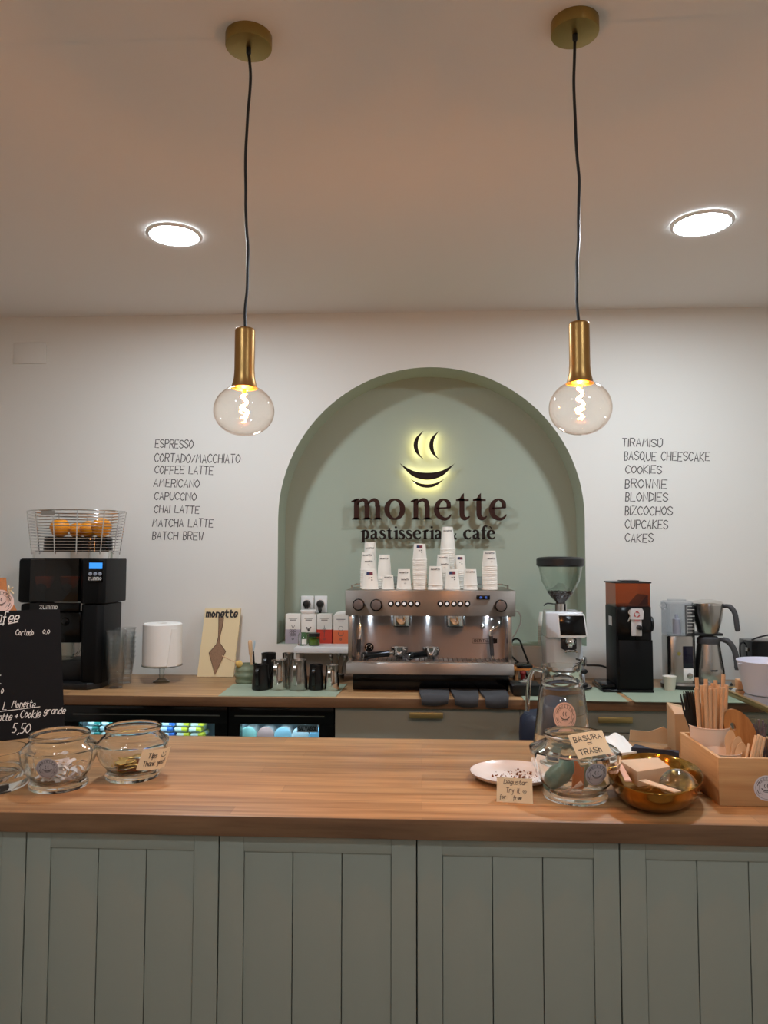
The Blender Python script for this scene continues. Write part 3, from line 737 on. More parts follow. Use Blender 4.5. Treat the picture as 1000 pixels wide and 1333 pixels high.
# wall lists
def walllist(lines, label):
    mb = MB()
    for txt, xa, xb, ya, yb in lines:
        p = W(xa, yb, YW); q = W(xb, yb, YW); h = W(xa, ya, YW).z - p.z
        F = lambda u, v, d, p=p: Vector((p.x + u, YW - d, p.z + v))
        write(mb, txt, F, 0, 0, h, .0042, q.x - p.x, jit=.05, gap=1.5, slant=.06, rot=(q.z - p.z) / (q.x - p.x) - .012, e=.0006)
    c = W(lines[4][1], lines[4][4], YW)
    solo('wall_lettering', label, 'lettering', INKL, mb, (c.x, YW, c.z))
walllist([('ESPRESSO', 202, 251, 572, 582.5), ('CORTADO/MACCHIATO', 201, 312, 590.5, 601.5), ('COFFEE LATTE', 201.5, 277, 606.5, 616.5), ('AMERICANO', 200, 259, 623.5, 633.5), ('CAPUCCINO', 201, 255, 641, 650.5), ('CHAI LATTE', 200.7, 259, 658, 667.5), ('MATCHA LATTE', 198.5, 277, 675, 685), ('BATCH BREW', 198.5, 264, 692, 702)], 'handwritten black coffee list on the wall above the paper roll')
walllist([('TIRAMISÚ', 810, 862, 571, 581), ('BASQUE CHEESCAKE', 813, 923.5, 588, 599), ('COOKIES', 814.5, 861, 606, 616), ('BROWNIE', 814, 868, 624, 635), ('BLONDIES', 814.5, 869, 641, 652), ('BIZCOCHOS', 814, 875, 659, 670), ('CUPCAKES', 814, 869, 677, 688), ('CAKES', 814, 850, 694.5, 705.5)], 'handwritten black cake list on the wall above the black grinder')

# price sign behind the glass of the second fridge
a, b = W(387, 953, 2.968), W(414, 944, 2.968)
fr2.part('brand_sign', GREYST, MB().box(a.x, b.x, 2.968, 2.970, a.z, b.z), None, 'grey sign with black letters behind the pane')
mb = MB(); write(mb, 'SALVAISOL', plane((a.x, 2.968, a.z), (1, 0, 0), (0, 0, 1)), .004, .007, (b.z - a.z) * .50, .0042, b.x - a.x - .008, gap=1.6, e=.0008)
fr2.part('sign_lettering', INK, mb)

# ------------------------------------------------------------------ things on the back counter
def cyl_text(c, r, z, a0=-90):
    """surface of an upright cylinder facing the counter: u along the girth, v up"""
    return lambda u, v, d: Vector((c[0] + (r + d) * math.cos(math.radians(a0) + u / r), c[1] + (r + d) * math.sin(math.radians(a0) + u / r), z + v))

# orange juicer
yb0, yb1 = 3.05, 3.29
X = lambda px, Y=3.05: W(px, 800, Y).x
Z = lambda py, Y=3.05: W(500, py, Y).z
def Zx(px, py, Y=3.05): return W(px, py, Y).z
jc = (X(88), 3.23)
t = Thing('orange_juicer', 'tall black automatic orange juicer with wire basket of oranges on top', 'juicer', (jc[0], jc[1], ZT))
zt = Zx(88, 727); zm = Zx(110, 786); zl = Zx(60, 800)
xl, xr = X(14), X(134); xw0, xw1 = X(36), X(101)
def oct_prism(mb, x0, x1, y0, y1, z0, z1, ch, taper=0.0):
    cx = (x0 + x1) / 2
    def loop(z, k):
        return [Vector((cx + (x - cx) * k, y, z)) for x, y in ((x0, y0 + ch), (x0 + ch * .9, y0), (x1 - ch * .9, y0), (x1, y0 + ch), (x1, y1), (x0, y1))]
    return mb.hexa(loop(z0, 1 - taper), loop(z1, 1), .004, 2)
mb = MB(); oct_prism(mb, xw1, xr, yb0, yb1, zm, zt, .022)
mb.box(xl, xw0, yb0 + .045, yb1, zm, zt, .012).box(xw0 - .01, xw1 + .01, 3.19, yb1, zm, zt)
t.part('upper_housing', MATTB, mb)
mb = MB(); oct_prism(mb, xw1 + .004, xr - .006, yb0 + .004, yb1 - .03, ZT + .02, zm - .003, .022, .05)
t.part('side_column', MATTB, mb)
t.part('side_column', MATTB, MB().box(xl + .01, xw0 + .012, yb0 + .05, yb1 - .02, ZT + .02, zm - .003, .012))
mb = MB().box(xw0, xw1, yb0 + .012, yb0 + .03, zl + .012, zm + .003, .003).box(xw0 + .004, xw1, yb0 + .03, 3.15, Zx(90, 838), zl + .010, .006)
mb.sphere((X(81), yb0 + .03, Zx(81, 810)), .017, sc_=(1, .5, 1))
fr = t.part('front_panel', GLOSSB, mb)
q = W(50, 780, yb0 + .012); r_ = W(73, 774, yb0 + .012)
mb = MB(); zq = (zl + zm) / 2 + .004
write(mb, 'zummo', plane((X(49.5), yb0 + .012, zq - .004), (1, 0, 0), (0, 0, 1)), 0, 0, .020, .0030, X(73) - X(49.5), gap=1.6, e=.0006)
t.part('logo', CHALK, mb, fr)
mb = MB().box(xw0 + .002, xw1 - .002, yb0 + .004, yb0 + .010, zm + .006, zt - .004, .002)
t.part('window', SMOKE, mb)
for cx, cz in ((58, 757), (91, 757)):
    c = Vector((X(cx, 3.14), 3.13, Zx(cx, cz, 3.14)))
    mb = MB()
    mb.lathe([(.0, -.030), (.020, -.028), (.034, -.004), (.038, .020), (.034, .022), (.028, .0), (.0, -.012)], c, 28)
    cu = t.part('squeezing_cup', mat('burnt_orange_plastic_%d' % cx, (226, 100, 56), .4), mb, None, 'burnt orange squeezing cup')
    t.part('squeezing_ball', BLACK, MB().sphere(c + Vector((0, -.022, -.024)), .020), cu)
mb = MB(); zB = ZT
mb.hexa([Vector((xl + .02, yb0 + .03, zB)), Vector((xw1, yb0 - .018, zB)), Vector((xr - .05, yb0 - .018, zB)), Vector((xr - .012, yb0 + .03, zB)), Vector((xr - .012, yb1 - .02, zB)), Vector((xl + .02, yb1 - .05, zB))],
        [Vector((xl + .02, yb0 + .03, zB + .026)), Vector((xw1, yb0 - .018, zB + .026)), Vector((xr - .05, yb0 - .018, zB + .026)), Vector((xr - .012, yb0 + .03, zB + .026)), Vector((xr - .012, yb1 - .02, zB + .026)), Vector((xl + .02, yb1 - .05, zB + .026))], .004)
t.part('base', BLACK, mb)
t.part('drip_shelf', BLACK, MB().box(xw0, xw1 + .01, 3.10, 3.25, ZT + .026, Zx(90, 862), .004))
# control pad
cx0, cx1 = X(113.5, yb0), X(134, yb0); zp0, zp1 = Zx(124, 758), Zx(124, 730)
mb = MB().box(cx0, cx1, yb0 - .004, yb0 + .001, zp0, zp1, .003)
cp = t.part('control_panel', GLOSSB, mb)
t.part('screen', emis('lcd_blue', (70, 160, 255), 1.1), MB().box(X(115.3), X(132.3), yb0 - .0055, yb0 - .003, Zx(124, 740.5), Zx(124, 732.5)), cp, 'lit blue screen')
for k in range(3):
    t.part('button', mat('pad_button_%d' % k, (150, 160, 175), .4), MB().cyl((X(117 + k * 6.3), yb0 - .004, Zx(124, 747)), (X(117 + k * 6.3), yb0 - .007, Zx(124, 747)), .0075, n=20, bev=.001), cp)
mb = MB(); write(mb, 'zummo', plane((X(114.5), yb0 - .0045, Zx(124, 755)), (1, 0, 0), (0, 0, 1)), 0, 0, .017, .0022, X(131.5) - X(114.5), gap=1.6, e=.0006)
t.part('logo', CHALK, mb, cp)
# steel collar and basket
bc = (X(97, 3.2), 3.20); rb_ = (X(152, 3.2) - X(42, 3.2)) / 2; rt_ = (X(159.5, 3.2) - X(35, 3.2)) / 2
zb0, zb1 = zt, zt + .028
SY = .70
t.part('collar', CHROME, MB().lathe([(0, zb0), (rb_ * .98, zb0), (rb_ * .98, zb1), (rb_ * .94, zb1), (0, zb1 - .004)], (bc[0], bc[1], 0), 56, 1, SY))
ztop = Zx(97, 670, 3.2) + .012
k_ = t.part('wire_basket', CHROME, MB().ring((bc[0], bc[1], ztop), rt_, .0030, 64, 6, 1, SY))
nw = 13
for i in range(nw):
    f = i / nw; z = zb1 + .004 + (ztop - zb1 - .006) * f; r = rb_ + (rt_ - rb_) * f
    t.part('wire_hoop', CHROME, MB().ring((bc[0], bc[1], z), r, .0018, 56, 6, 1, SY), k_)
for a in (-158, -128, -100, -72, -40, -15, 20, 60, 95, 130, 165):
    a = math.radians(a); lo = Vector((bc[0] + rb_ * math.cos(a), bc[1] + rb_ * SY * math.sin(a), zb1 - .01)); hi = Vector((bc[0] + rt_ * math.cos(a), bc[1] + rt_ * SY * math.sin(a), ztop))
    t.part('wire_upright', CHROME, MB().tube([lo, hi], .0024, 6), k_)
a = math.radians(-106); lp = Vector((bc[0] + rt_ * math.cos(a), bc[1] + rt_ * SY * math.sin(a) - .003, ztop - .012))
pl = t.part('name_plate', STEELM, MB().box(lp.x - .028, lp.x + .028, lp.y - .002, lp.y, lp.z - .009, lp.z + .009), k_)
t.part('lower_tray', GLOSSB, MB().lathe([(0, zb1), (rb_ * .8, zb1), (rb_ * .78, zb1 + .062), (0, zb1 + .062)], (bc[0], bc[1] + .02, 0), 40, 1, SY))
for i, (px, py, dy, r, lb) in enumerate(((78, 690, -.03, .041, 'ripe orange nearest the name plate in the juicer basket'), (115, 694, .03, .037, 'ripe orange half hidden behind a neighbour in the juicer basket'), (132, 692, -.03, .042, 'large ripe orange on the paper roll side of the juicer basket'), (100, 697, .075, .034, 'dark shaded orange at the rear of the juicer basket'))):
    c = W(px, py, bc[1] + dy); zc = zb1 + .062 + r * .97
    solo('orange', lb, 'orange', ORANGE, MB().lathe([(0, -r), (r * .3, -r * .96), (r * .72, -r * .7), (r, -.02 * r), (r * .98, r * .25), (r * .7, r * .72), (r * .3, r * .93), (r * .06, r * .95), (.0, r * .90)], (c.x, c.y, zc), 28), (c.x, c.y, zb1 + .062), 'oranges in the juicer basket')
# glass juice jug under the spout
jx, jy, jz = X(82, 3.13), 3.13, Zx(90, 862)
t2 = Thing('juice_jug', 'clear glass jug standing under the juicer spout', 'jug', (jx, jy, jz))
t2.part('jug_body', GLASS, MB().lathe([(0, jz + .003), (.046, jz + .003), (.05, jz + .01), (.048, jz + .10), (.046, jz + .10), (.047, jz + .012), (0, jz + .008)], (jx, jy, 0), 36))
t2.part('handle', GLASSK, MB().tube(smoothpts([(jx + .045, jy, jz + .092), (jx + .07, jy, jz + .088), (jx + .076, jy, jz + .05), (jx + .062, jy, jz + .02), (jx + .047, jy, jz + .018)], 5), .005, 8))

# clear plastic cups, two nested stacks
def pcup(c, z, h, rb, rt_, label, group, mat_=PLAST):
    mb = MB().lathe([(0, z + .004), (rb * .86, z + .004), (rb * .9, z), (rb, z + .002), (rb * 1.02, z + h * .33), (rb * 1.10, z + h * .36), (rt_, z + h - .004), (rt_ + .0025, z + h - .002), (rt_ + .0022, z + h), (rt_ - .0006, z + h - .001), (rb * 1.07, z + h * .36), (rb * .99, z + h * .33)], (c[0], c[1], 0), 32)
    return solo('plastic_cup', label, 'cup', mat_, mb, (c[0], c[1], z), group)
for nm, px, py, Y, ztp, n in (('nearer', 150.5, 888, 3.09, 821, 7), ('farther', 162, 886, 3.20, 817, 7)):
    p = W(px, py, Y); top = W(px, ztp, Y).z - ZT
    h = .115; pit = (top - h) / (n - 1)
    rt_ = .0395 if nm == 'nearer' else .041
    c0 = pcup((p.x, p.y), ZT + .0005, h, .0275, rt_, 'clear plastic cup nested in the %s stack beside the juicer' % nm, 'clear cups in the %s stack' % nm)
    for i in range(1, n):
        d = c0.copy(); COL.objects.link(d); d.location = (p.x, p.y, ZT + .0005 + pit * i)

# paper roll on a glass cake stand
Y = 3.25; p = W(210.5, 883, Y); c = (p.x, p.y)
t = Thing('cake_stand', 'small clear glass cake stand under the paper towel roll', 'cake stand', (c[0], c[1], ZT))
zp = Zx(210, 867, Y); R = (X(236, Y) - X(184.5, Y)) / 2
t.part('foot', STANDG, MB().lathe([(0, ZT), (.036, ZT), (.036, ZT + .004), (.024, ZT + .010), (.011, ZT + .018), (.010, ZT + .024), (.013, ZT + .030), (.010, ZT + .036), (.012, zp - .006), (.03, zp - .001), (0, zp - .001)], (c[0], c[1], 0), 36))
t.part('plate', STANDG, MB().lathe([(0, zp - .001), (R * .9, zp), (R, zp + .003), (R, zp + .006), (R * .95, zp + .005), (0, zp + .004)], (c[0], c[1], 0), 48))
R2 = (X(235, Y) - X(186, Y)) / 2; z1 = zp + .0045; z2 = Zx(210, 811, Y)
t = Thing('paper_towel_roll', 'thick roll of white paper towel on a glass cake stand', 'paper roll', (c[0], c[1], z1))
t.part('paper', PAPER, MB().lathe([(.021, z1), (R2 - .004, z1), (R2, z1 + .004), (R2, z2 - .005), (R2 - .005, z2), (.021, z2), (.021, z1)], (c[0], c[1], 0), 64))
t.part('core', KRAFT, MB().lathe([(.018, z1 + .001), (.0208, z1 + .001), (.0208, z2 - .003), (.018, z2 - .003), (.018, z1 + .001)], (c[0], c[1], 0), 32))
t.part('loose_sheet', PAPER, MB().hexa([Vector((c[0] + R2 * .55, c[1] - R2 * .86, z1 + .001)), Vector((c[0] + R2 * .93, c[1] - R2 * .46, z1 + .001)), Vector((c[0] + R2 * .95, c[1] - R2 * .46, z1 + .001)), Vector((c[0] + R2 * .57, c[1] - R2 * .88, z1 + .001))],
       [Vector((c[0] + R2 * .72, c[1] - R2 * .72, z2 - .02)), Vector((c[0] + R2 * .90, c[1] - R2 * .46, z2 - .02)), Vector((c[0] + R2 * .93, c[1] - R2 * .48, z2 - .02)), Vector((c[0] + R2 * .74, c[1] - R2 * .75, z2 - .02))]))

# embroidered-look plaque leaning on the wall
Y = 3.36
A_, B_, C_, D_ = G(256, 880, ZT), G(303.5, 880.5, ZT), None, None
U = Vector((1, 0.0, 0)); bl_ = Vector((W(256.5, 880, 3.40).x, 3.40, ZT)); wd_ = W(303.5, 880, 3.40).x - bl_.x
tl_ = W(264, 792, 3.435); hgt = (tl_ - Vector((tl_.x, 3.40, ZT))).length
V = (Vector((0, .033, tl_.z - ZT))).normalized()
Fp = lambda u, v, d: bl_ + U * (u + .075 * v) + V * v + U.cross(V) * d
CANV = mat('cream_linen', (236, 216, 172), .9, bump=.3, bscale=500)
t = Thing('plaque', 'cream linen plaque with a stitched cake server leaning on the wall', 'plaque', (bl_.x + wd_ / 2, 3.40, ZT))
mb = MB(); rg = random.Random(3); e = []
for i in range(25): e.append((wd_ * i / 24, rg.uniform(-.0008, .0008) + .001))
for i in range(41): e.append((wd_ + rg.uniform(-.0012, .0012), hgt * (i + .5) / 41))
for i in range(25): e.append((wd_ * (1 - i / 24), hgt + rg.uniform(-.0008, .0008)))
for i in range(41): e.append((rg.uniform(-.0012, .0012), hgt * (1 - (i + .5) / 41)))
mb.prism(e, Fp, -.012, 0); t.part('canvas', CANV, mb)
ux_ = lambda px, py: ((px - 240 - 0) / 9.09 , 0)
def pu(cx, cy_):   # crop pixel -> (u, v) on the plaque
    fv = (910 - cy_) / (910 - 105); v = fv * hgt
    x_l = 150 + fv * (220 - 150); x_r = 575 + fv * (632 - 575)
    u = (cx - x_l) / (x_r - x_l) * wd_
    return (u, v)
mb = MB()
u0, v0 = pu(238, 205); u1, _ = pu(590, 205)
write(mb, 'monette', Fp, u0, v0, .030, .0068, u1 - u0, gap=1.6, e=.002)
t.part('lettering', INK, mb)
BRONZ = mat('bronze_thread', (150, 118, 92), .6, noise=.4, nscale=260)
mb = MB()
mb.prism([pu(*q) for q in ((382, 215), (440, 210), (432, 300), (400, 450), (410, 520), (478, 610), (362, 884), (283, 628), (366, 530), (386, 440), (385, 300))], Fp, .0002, .002)
t.part('cake_server_motif', BRONZ, mb)
mb = MB(); P = [pu(*q) for q in ((382, 215), (440, 210), (432, 300), (400, 450), (410, 520), (478, 610), (362, 884), (283, 628), (366, 530), (386, 440), (385, 300), (382, 215))]
mb.ink(P, .0028, Fp, .0026)
t.part('outline', mat('dark_thread', (84, 60, 48), .8), mb)

# ceramic bowl with dipper, spatula and brush
Y = 3.25; p = W(319, 882, Y); c = (p.x + .008, p.y); r = .050
t = Thing('ceramic_bowl', 'ribbed sage ceramic bowl beside the cream plaque', 'bowl', (c[0], c[1], ZT))
zz = Zx(319, 864, Y) - ZT
prof = [(0, 0), (r * .8, 0)]
for i in range(19):
    k = i / 18; prof.append((r * (.86 + .16 * math.sin(PI * (k * .9 + .05))) * (1 + .035 * math.sin(k * 6 * PI)), zz * k))
prof += [(r * .84, zz), (r * .80, zz * .6), (r * .7, .012), (0, .010)]
t.part('bowl', CERAM, MB().lathe([(a, ZT + b) for a, b in prof], (c[0], c[1], 0), 40))
def stick(name, label, cat, matl, pts, rr, loc, grp=None):
    return solo(name, label, cat, matl, MB().tube(smoothpts(pts, 5), rr, 10), loc, grp)
q = W(324, 834, Y); b_ = Vector((c[0] + .022, c[1] + .01, ZT + .012)); tp = Vector((q.x, Y + .02, q.z))
N = 21
solo('wooden_spatula', 'upright wooden spatula handle standing in the ceramic bowl', 'spatula', BIRCH, MB().tube([b_ + (tp - b_) * (i / 20) for i in range(21)], [.004 + .003 * (i / 20) + (.002 if i > 12 else 0) - (.004 if i == 20 else 0) for i in range(21)], 10), b_)
b2 = Vector((c[0] + .033, c[1], ZT + .014)); q2 = W(330, 848, Y); t2_ = Vector((q2.x, Y, q2.z))
t = Thing('cleaning_brush', 'small black-handled brush with pale blue tip in the ceramic bowl', 'brush', b2)
t.part('handle', BLACK, MB().tube([b2, b2 + (t2_ - b2) * .5, t2_], [.003, .0042, .003], 8))
t.part('bristle', mat('pale_blue', (186, 206, 216), .7), MB().tube([t2_, t2_ + Vector((.003, 0, .026)), t2_ + Vector((.0045, 0, .046))], [.0028, .0042, .003], 8), None, 'pale blue tip')
hd = W(310, 862, 3.20); st = W(291, 853, 3.24)
t = Thing('honey_dipper', 'yellow wooden honey dipper lying across the rim of the ceramic bowl', 'dipper', (hd.x, 3.20, ZT + zz))
hd = Vector((hd.x, 3.215, ZT + zz + .004))
ax = (Vector((st.x, 3.22, st.z)) - hd).normalized(); M_ = Vector((0, 0, 1)).rotation_difference(ax).to_matrix().to_4x4(); M_.translation = hd
pr = [(0, -.017)]
for i in range(15): pr.append((.016 * math.sin(PI * (.12 + .76 * i / 14)) * (1 if i % 2 else .86), -.016 + .030 * i / 14))
pr.append((0, .015))
t.part('head', mat('honey_wood', (226, 190, 110), .5), MB().lathe(pr, n=20, M=M_))
t.part('handle', BIRCH, MB().tube([hd + ax * .012, Vector((st.x, 3.22, st.z))], .0024, 8))

# milk pitchers
def pitcher(px0, px1, pyt, pyb, Y, m_, label, spout=0.0, grp='milk pitchers on the sage mat'):
    xc = (px0 + px1) / 2; p = W(xc, pyb, Y); zb_ = ZT + .0024
    h = W(xc, pyt, Y).z - zb_; r = (W(px1, pyb - 5, Y).x - W(px0, pyb - 5, Y).x) / 2
    t = Thing('milk_pitcher', label, 'pitcher', (p.x, p.y, zb_), grp)
    def shp(a, z):
        k = max(0, (z - zb_) / h - .72) / .28
        return 1 + .20 * k * max(0, math.cos(a - PI / 2)) ** 6
    t.part('jug_body', m_, MB().lathe([(0, zb_), (r * .95, zb_), (r, zb_ + .004), (r * .98, zb_ + h * .35), (r * .84, zb_ + h * .72), (r * .83, zb_ + h * .9), (r * .86, zb_ + h), (r * .83, zb_ + h), (r * .80, zb_ + h * .72), (r * .94, zb_ + h * .3), (0, zb_ + .004)], (p.x, p.y, 0), 48, 1, 1, shp))
    hx = p.x - .004; y = p.y - r
    P = [(hx, y + r * .18, zb_ + h * .86), (hx, y - .012, zb_ + h * .88), (hx, y - .026, zb_ + h * .78), (hx, y - .022, zb_ + h * .45), (hx, y - .008, zb_ + h * .22), (hx, y + .001, zb_ + h * .18)]
    Q = smoothpts(P, 5); mb = MB(); rows = []
    for i, q in enumerate(Q):
        rows.append([mb._v(q + Vector((sx, dy, dz))) for sx, dy, dz in ((-.0055, 0, 0), (.0055, 0, 0), (.0055, -.0025, .001), (-.0055, -.0025, .001))])
    for a, b in zip(rows, rows[1:]):
        for k in range(4): mb._f((a[k], a[(k + 1) % 4], b[(k + 1) % 4], b[k]))
    mb._f(rows[0]); mb._f(rows[-1])
    t.part('handle', m_, mb)
    return t
PBLK = mat('black_coated_steel', (14, 14, 15), .3)
pitcher(338.5, 361, 850, 884, 3.20, PBLK, 'tall black milk pitcher in the row behind')
pitcher(366, 384, 850, 884, 3.21, STEELM, 'tall steel milk pitcher half hidden behind two others')
pitcher(328, 351, 865, 892.5, 3.08, PBLK, 'short black milk pitcher next to the ceramic bowl')
pitcher(351.5, 374.5, 859, 892, 3.09, STEELP, 'shiny steel milk pitcher between the short black one and the satin one')
pitcher(376, 400.5, 859, 892, 3.08, STEELM, 'satin steel milk pitcher in the middle of the front row')
pitcher(401.5, 421.5, 865, 892, 3.09, PBLK, 'short black milk pitcher between two steel ones')
pitcher(422.5, 442, 865.5, 892, 3.08, STEELP, 'small shiny steel milk pitcher nearest the espresso machine')

# white shelf, tea boxes, jars
zs = SILL + .004; xa, xb = X(383, 3.28), X(474, 3.28)
t = Thing('wall_shelf', 'low white shelf in front of the niche beside the espresso machine', 'shelf', ((xa + xb) / 2, 3.37, ZT))
t.part('shelf_board', WHITE, MB().box(xa, xb, 3.28, 3.460, zs - .022, zs, .0015))
t.part('side_panel', WHITE, MB().box(xa + .004, xa + .020, 3.30, 3.458, ZT + .0005, zs - .022, .001))
t.part('side_panel', WHITE, MB().box(xb - .020, xb - .004, 3.30, 3.458, ZT + .0005, zs - .022, .001))
CARD = mat('tea_card_white', (232, 226, 216), .7)
for i, (p0, p1, ytop, cc, nm, pos) in enumerate(((371.5, 391, 799.5, (176, 166, 176), 'lilac', 'in the niche corner'), (392, 411.5, 799.5, (64, 110, 60), 'green', 'under the small white dish'), (412.5, 432, 799.5, (206, 62, 42), 'red', 'between the green and orange boxes'), (434, 453.5, 801, (226, 110, 66), 'orange', 'nearest the espresso machine'))):
    Y = 3.482; xa, xb = W(p0, 830, Y).x, W(p1, 830, Y).x; zt_ = W((p0 + p1) / 2, ytop, Y).z; z0 = SILL + .0005; xc = (xa + xb) / 2
    t = Thing('tea_box', 'white tea carton with %s lower half %s' % (nm, pos), 'box', (xc, Y, z0), 'tea boxes in the niche')
    t.part('carton', CARD, MB().box(xa, xb, Y, Y + .062, z0, zt_, .001))
    half = (.48 if i == 0 else .38 if i == 1 else .48)
    zh = z0 + (zt_ - z0) * half
    t.part('colour_band', mat('tea_band_' + nm, cc, .7), MB().box(xa - .0004, xb + .0004, Y - .0004, Y + .0624, z0 + .0005, zh), None, nm + ' lower half')
    F = plane((xa, Y - .0004, z0), (1, 0, 0), (0, 0, 1)); w_ = xb - xa; H_ = zt_ - z0
    mb = MB()
    for k, (a, b) in enumerate(((.22, .78), (.30, .70))): mb.ink([(w_ * a, H_ * (.86 - k * .06)), (w_ * b, H_ * (.86 - k * .06))], .0028, F, .0004)
    cx, cy_ = w_ * .5, H_ * .46
    if i == 0:
        for k in range(9):
            mb.ink(arcstroke(cx + (k % 3 - 1) * .010, cy_ - .012 + (k // 3 - 1) * .010, .005, 0, 360, 8), .0016, F, .0009)
        mb.ink([(cx, cy_ + .008), (cx - .006, cy_ + .022)], .002, F, .0004); mb.ink([(cx, cy_ + .008), (cx + .008, cy_ + .020)], .002, F, .0004)
    elif i == 1:
        for s_ in (-1, 1): mb.ink(smoothpts([(cx, cy_ - .006, 0), (cx + s_ * .006, cy_ + .004, 0), (cx + s_ * .011, cy_ + .014, 0), (cx + s_ * .003, cy_ + .008, 0), (cx, cy_ - .004, 0)], 4), .0026, F, .0009)
    elif i == 2:
        mb.ink([(cx, cy_ - .03), (cx, cy_ + .02)], .0018, F, .0009); mb.ink([(cx - .008, cy_), (cx, cy_ + .013), (cx + .008, cy_), (cx, cy_ - .010), (cx - .008, cy_)], .002, F, .0009)
    else:
        mb.ink(arcstroke(cx, cy_ + .010, .010, 0, 360, 14), .0016, F, .0009); mb.ink(arcstroke(cx, cy_ - .012, .011, 160, 380, 12), .0024, F, .0009)
    mb.ink(arcstroke(w_ * .5, H_ * .16, .004, 0, 360, 10), .002, F, .0009)
    t.part('print', INKL, mb)
p = W(402, 798, 3.51); z0 = W(402, 799.5, 3.482).z + .0004
solo('small_dish', 'small white rectangular dish lying on top of the green tea box', 'dish', PORC, MB().hexa([Vector((p.x - .028, 3.486, z0)), Vector((p.x + .028, 3.486, z0)), Vector((p.x + .028, 3.538, z0)), Vector((p.x - .028, 3.538, z0))], [Vector((p.x - .038, 3.484, z0 + .016)), Vector((p.x + .038, 3.484, z0 + .016)), Vector((p.x + .034, 3.54, z0 + .020)), Vector((p.x - .034, 3.54, z0 + .020))], .004), (p.x, 3.51, z0))
p = W(444, 800, 3.51); z0 = W(444, 801, 3.482).z + .0004
t_ = MB(); t_.hexa([Vector((p.x - .030, 3.484, z0)), Vector((p.x + .030, 3.484, z0)), Vector((p.x + .030, 3.54, z0)), Vector((p.x - .030, 3.54, z0))], [Vector((p.x - .020, 3.490, z0 + .012)), Vector((p.x + .028, 3.486, z0 + .018)), Vector((p.x + .028, 3.535, z0 + .018)), Vector((p.x - .020, 3.53, z0 + .012))], .004)
solo('paper_wrap', 'crumpled white paper lying on top of the orange tea box', 'paper', PAPER, t_, (p.x, 3.51, z0))
Y = 3.38
for p0, p1, pyt, kind in ((388, 401, 823.5, 0), (401.5, 416.5, 824, 1)):
    xc = W((p0 + p1) / 2, 835, Y).x; r = (W(p1, 835, Y).x - W(p0, 835, Y).x) / 2; zt_ = W(400, pyt, Y).z; z0 = zs + .0004
    if kind == 0:
        t = Thing('glass_jar', 'small empty glass jar with white label on the white shelf', 'jar', (xc, Y, z0))
        t.part('glass', GLASSK, MB().lathe([(0, z0), (r * .95, z0), (r, z0 + .004), (r, zt_ - .010), (r * .85, zt_ - .005), (r * .85, zt_), (r * .78, zt_), (r * .78, zt_ - .006), (r * .92, zt_ - .012), (r * .92, z0 + .006), (0, z0 + .005)], (xc, Y, 0), 32))
        mb = MB(); F = cyl_text((xc, Y), r, z0)
        mb.vstroke([(r * -.1 + r * k / 4, .018) for k in range(5)], [.022] * 5, F, .0004, .0007); t.part('paper_label', PAPER, mb)
    else:
        t = Thing('spice_jar', 'small jar of green powder with black lid on the white shelf', 'jar', (xc, Y, z0))
        t.part('glass', glass('jar_green_glass', (214, 230, 190), edge=(120, 136, 90)), MB().lathe([(0, z0), (r * .95, z0), (r, z0 + .004), (r, zt_ - .016), (r * .9, zt_ - .014), (0, zt_ - .014)], (xc, Y, 0), 32))
        t.part('powder', mat('green_powder', (122, 140, 74), .9), MB().lathe([(0, z0 + .003), (r * .92, z0 + .003), (r * .92, zt_ - .026), (0, zt_ - .024)], (xc, Y, 0), 28))
        t.part('lid', BLACK, MB().lathe([(0, zt_ - .014), (r * 1.02, zt_ - .014), (r * 1.02, zt_ - .001), (r * .98, zt_), (0, zt_)], (xc, Y, 0), 32))
# wall sockets and plugs
for i, px in enumerate((400.5, 418)):
    Y = YS; p = W(px, 786.5, Y); s = .0305 if True else 0
    t = Thing('wall_socket', ('white wall socket above the green tea box', 'white wall socket above the red tea box')[i], 'socket', (p.x, Y, p.z), 'white wall sockets')
    t.part('plate', WHITE, MB().box(p.x - s, p.x + s, Y - .008, Y, p.z - .040, p.z + .040, .0025))
    t.part('socket_ring', PORC, MB().cyl((p.x - .002, Y - .0075, p.z + .002), (p.x - .002, Y - .010, p.z + .002), .022, n=32))
    pc = Vector((p.x - .002, Y - .010, p.z + .002))
    t = Thing('power_plug', ('black power plug in the socket above the green tea box', 'black power plug in the socket above the red tea box')[i], 'plug', pc, 'black power plugs')
    t.part('plug_body', BLACK, MB().cyl(pc, pc + Vector((0, -.030, 0)), .0185, .015, 28, .003))
    t.part('strain_relief', BLACK, MB().tube(smoothpts([pc + Vector((0, -.020, -.010)), pc + Vector((.002, -.024, -.030)), pc + Vector((.003, -.020, -.052))], 4), [.0085] * 5 + [.006] * 4, 10))
    t.part('cord', BLACK, MB().tube(smoothpts([pc + Vector((.003, -.020, -.050)), pc + Vector((.004, -.012, -.10)), pc + Vector((.03, -.008, -.145 if i else -.150)), pc + Vector((.10, -.010, -.165))], 5), .0035, 8))
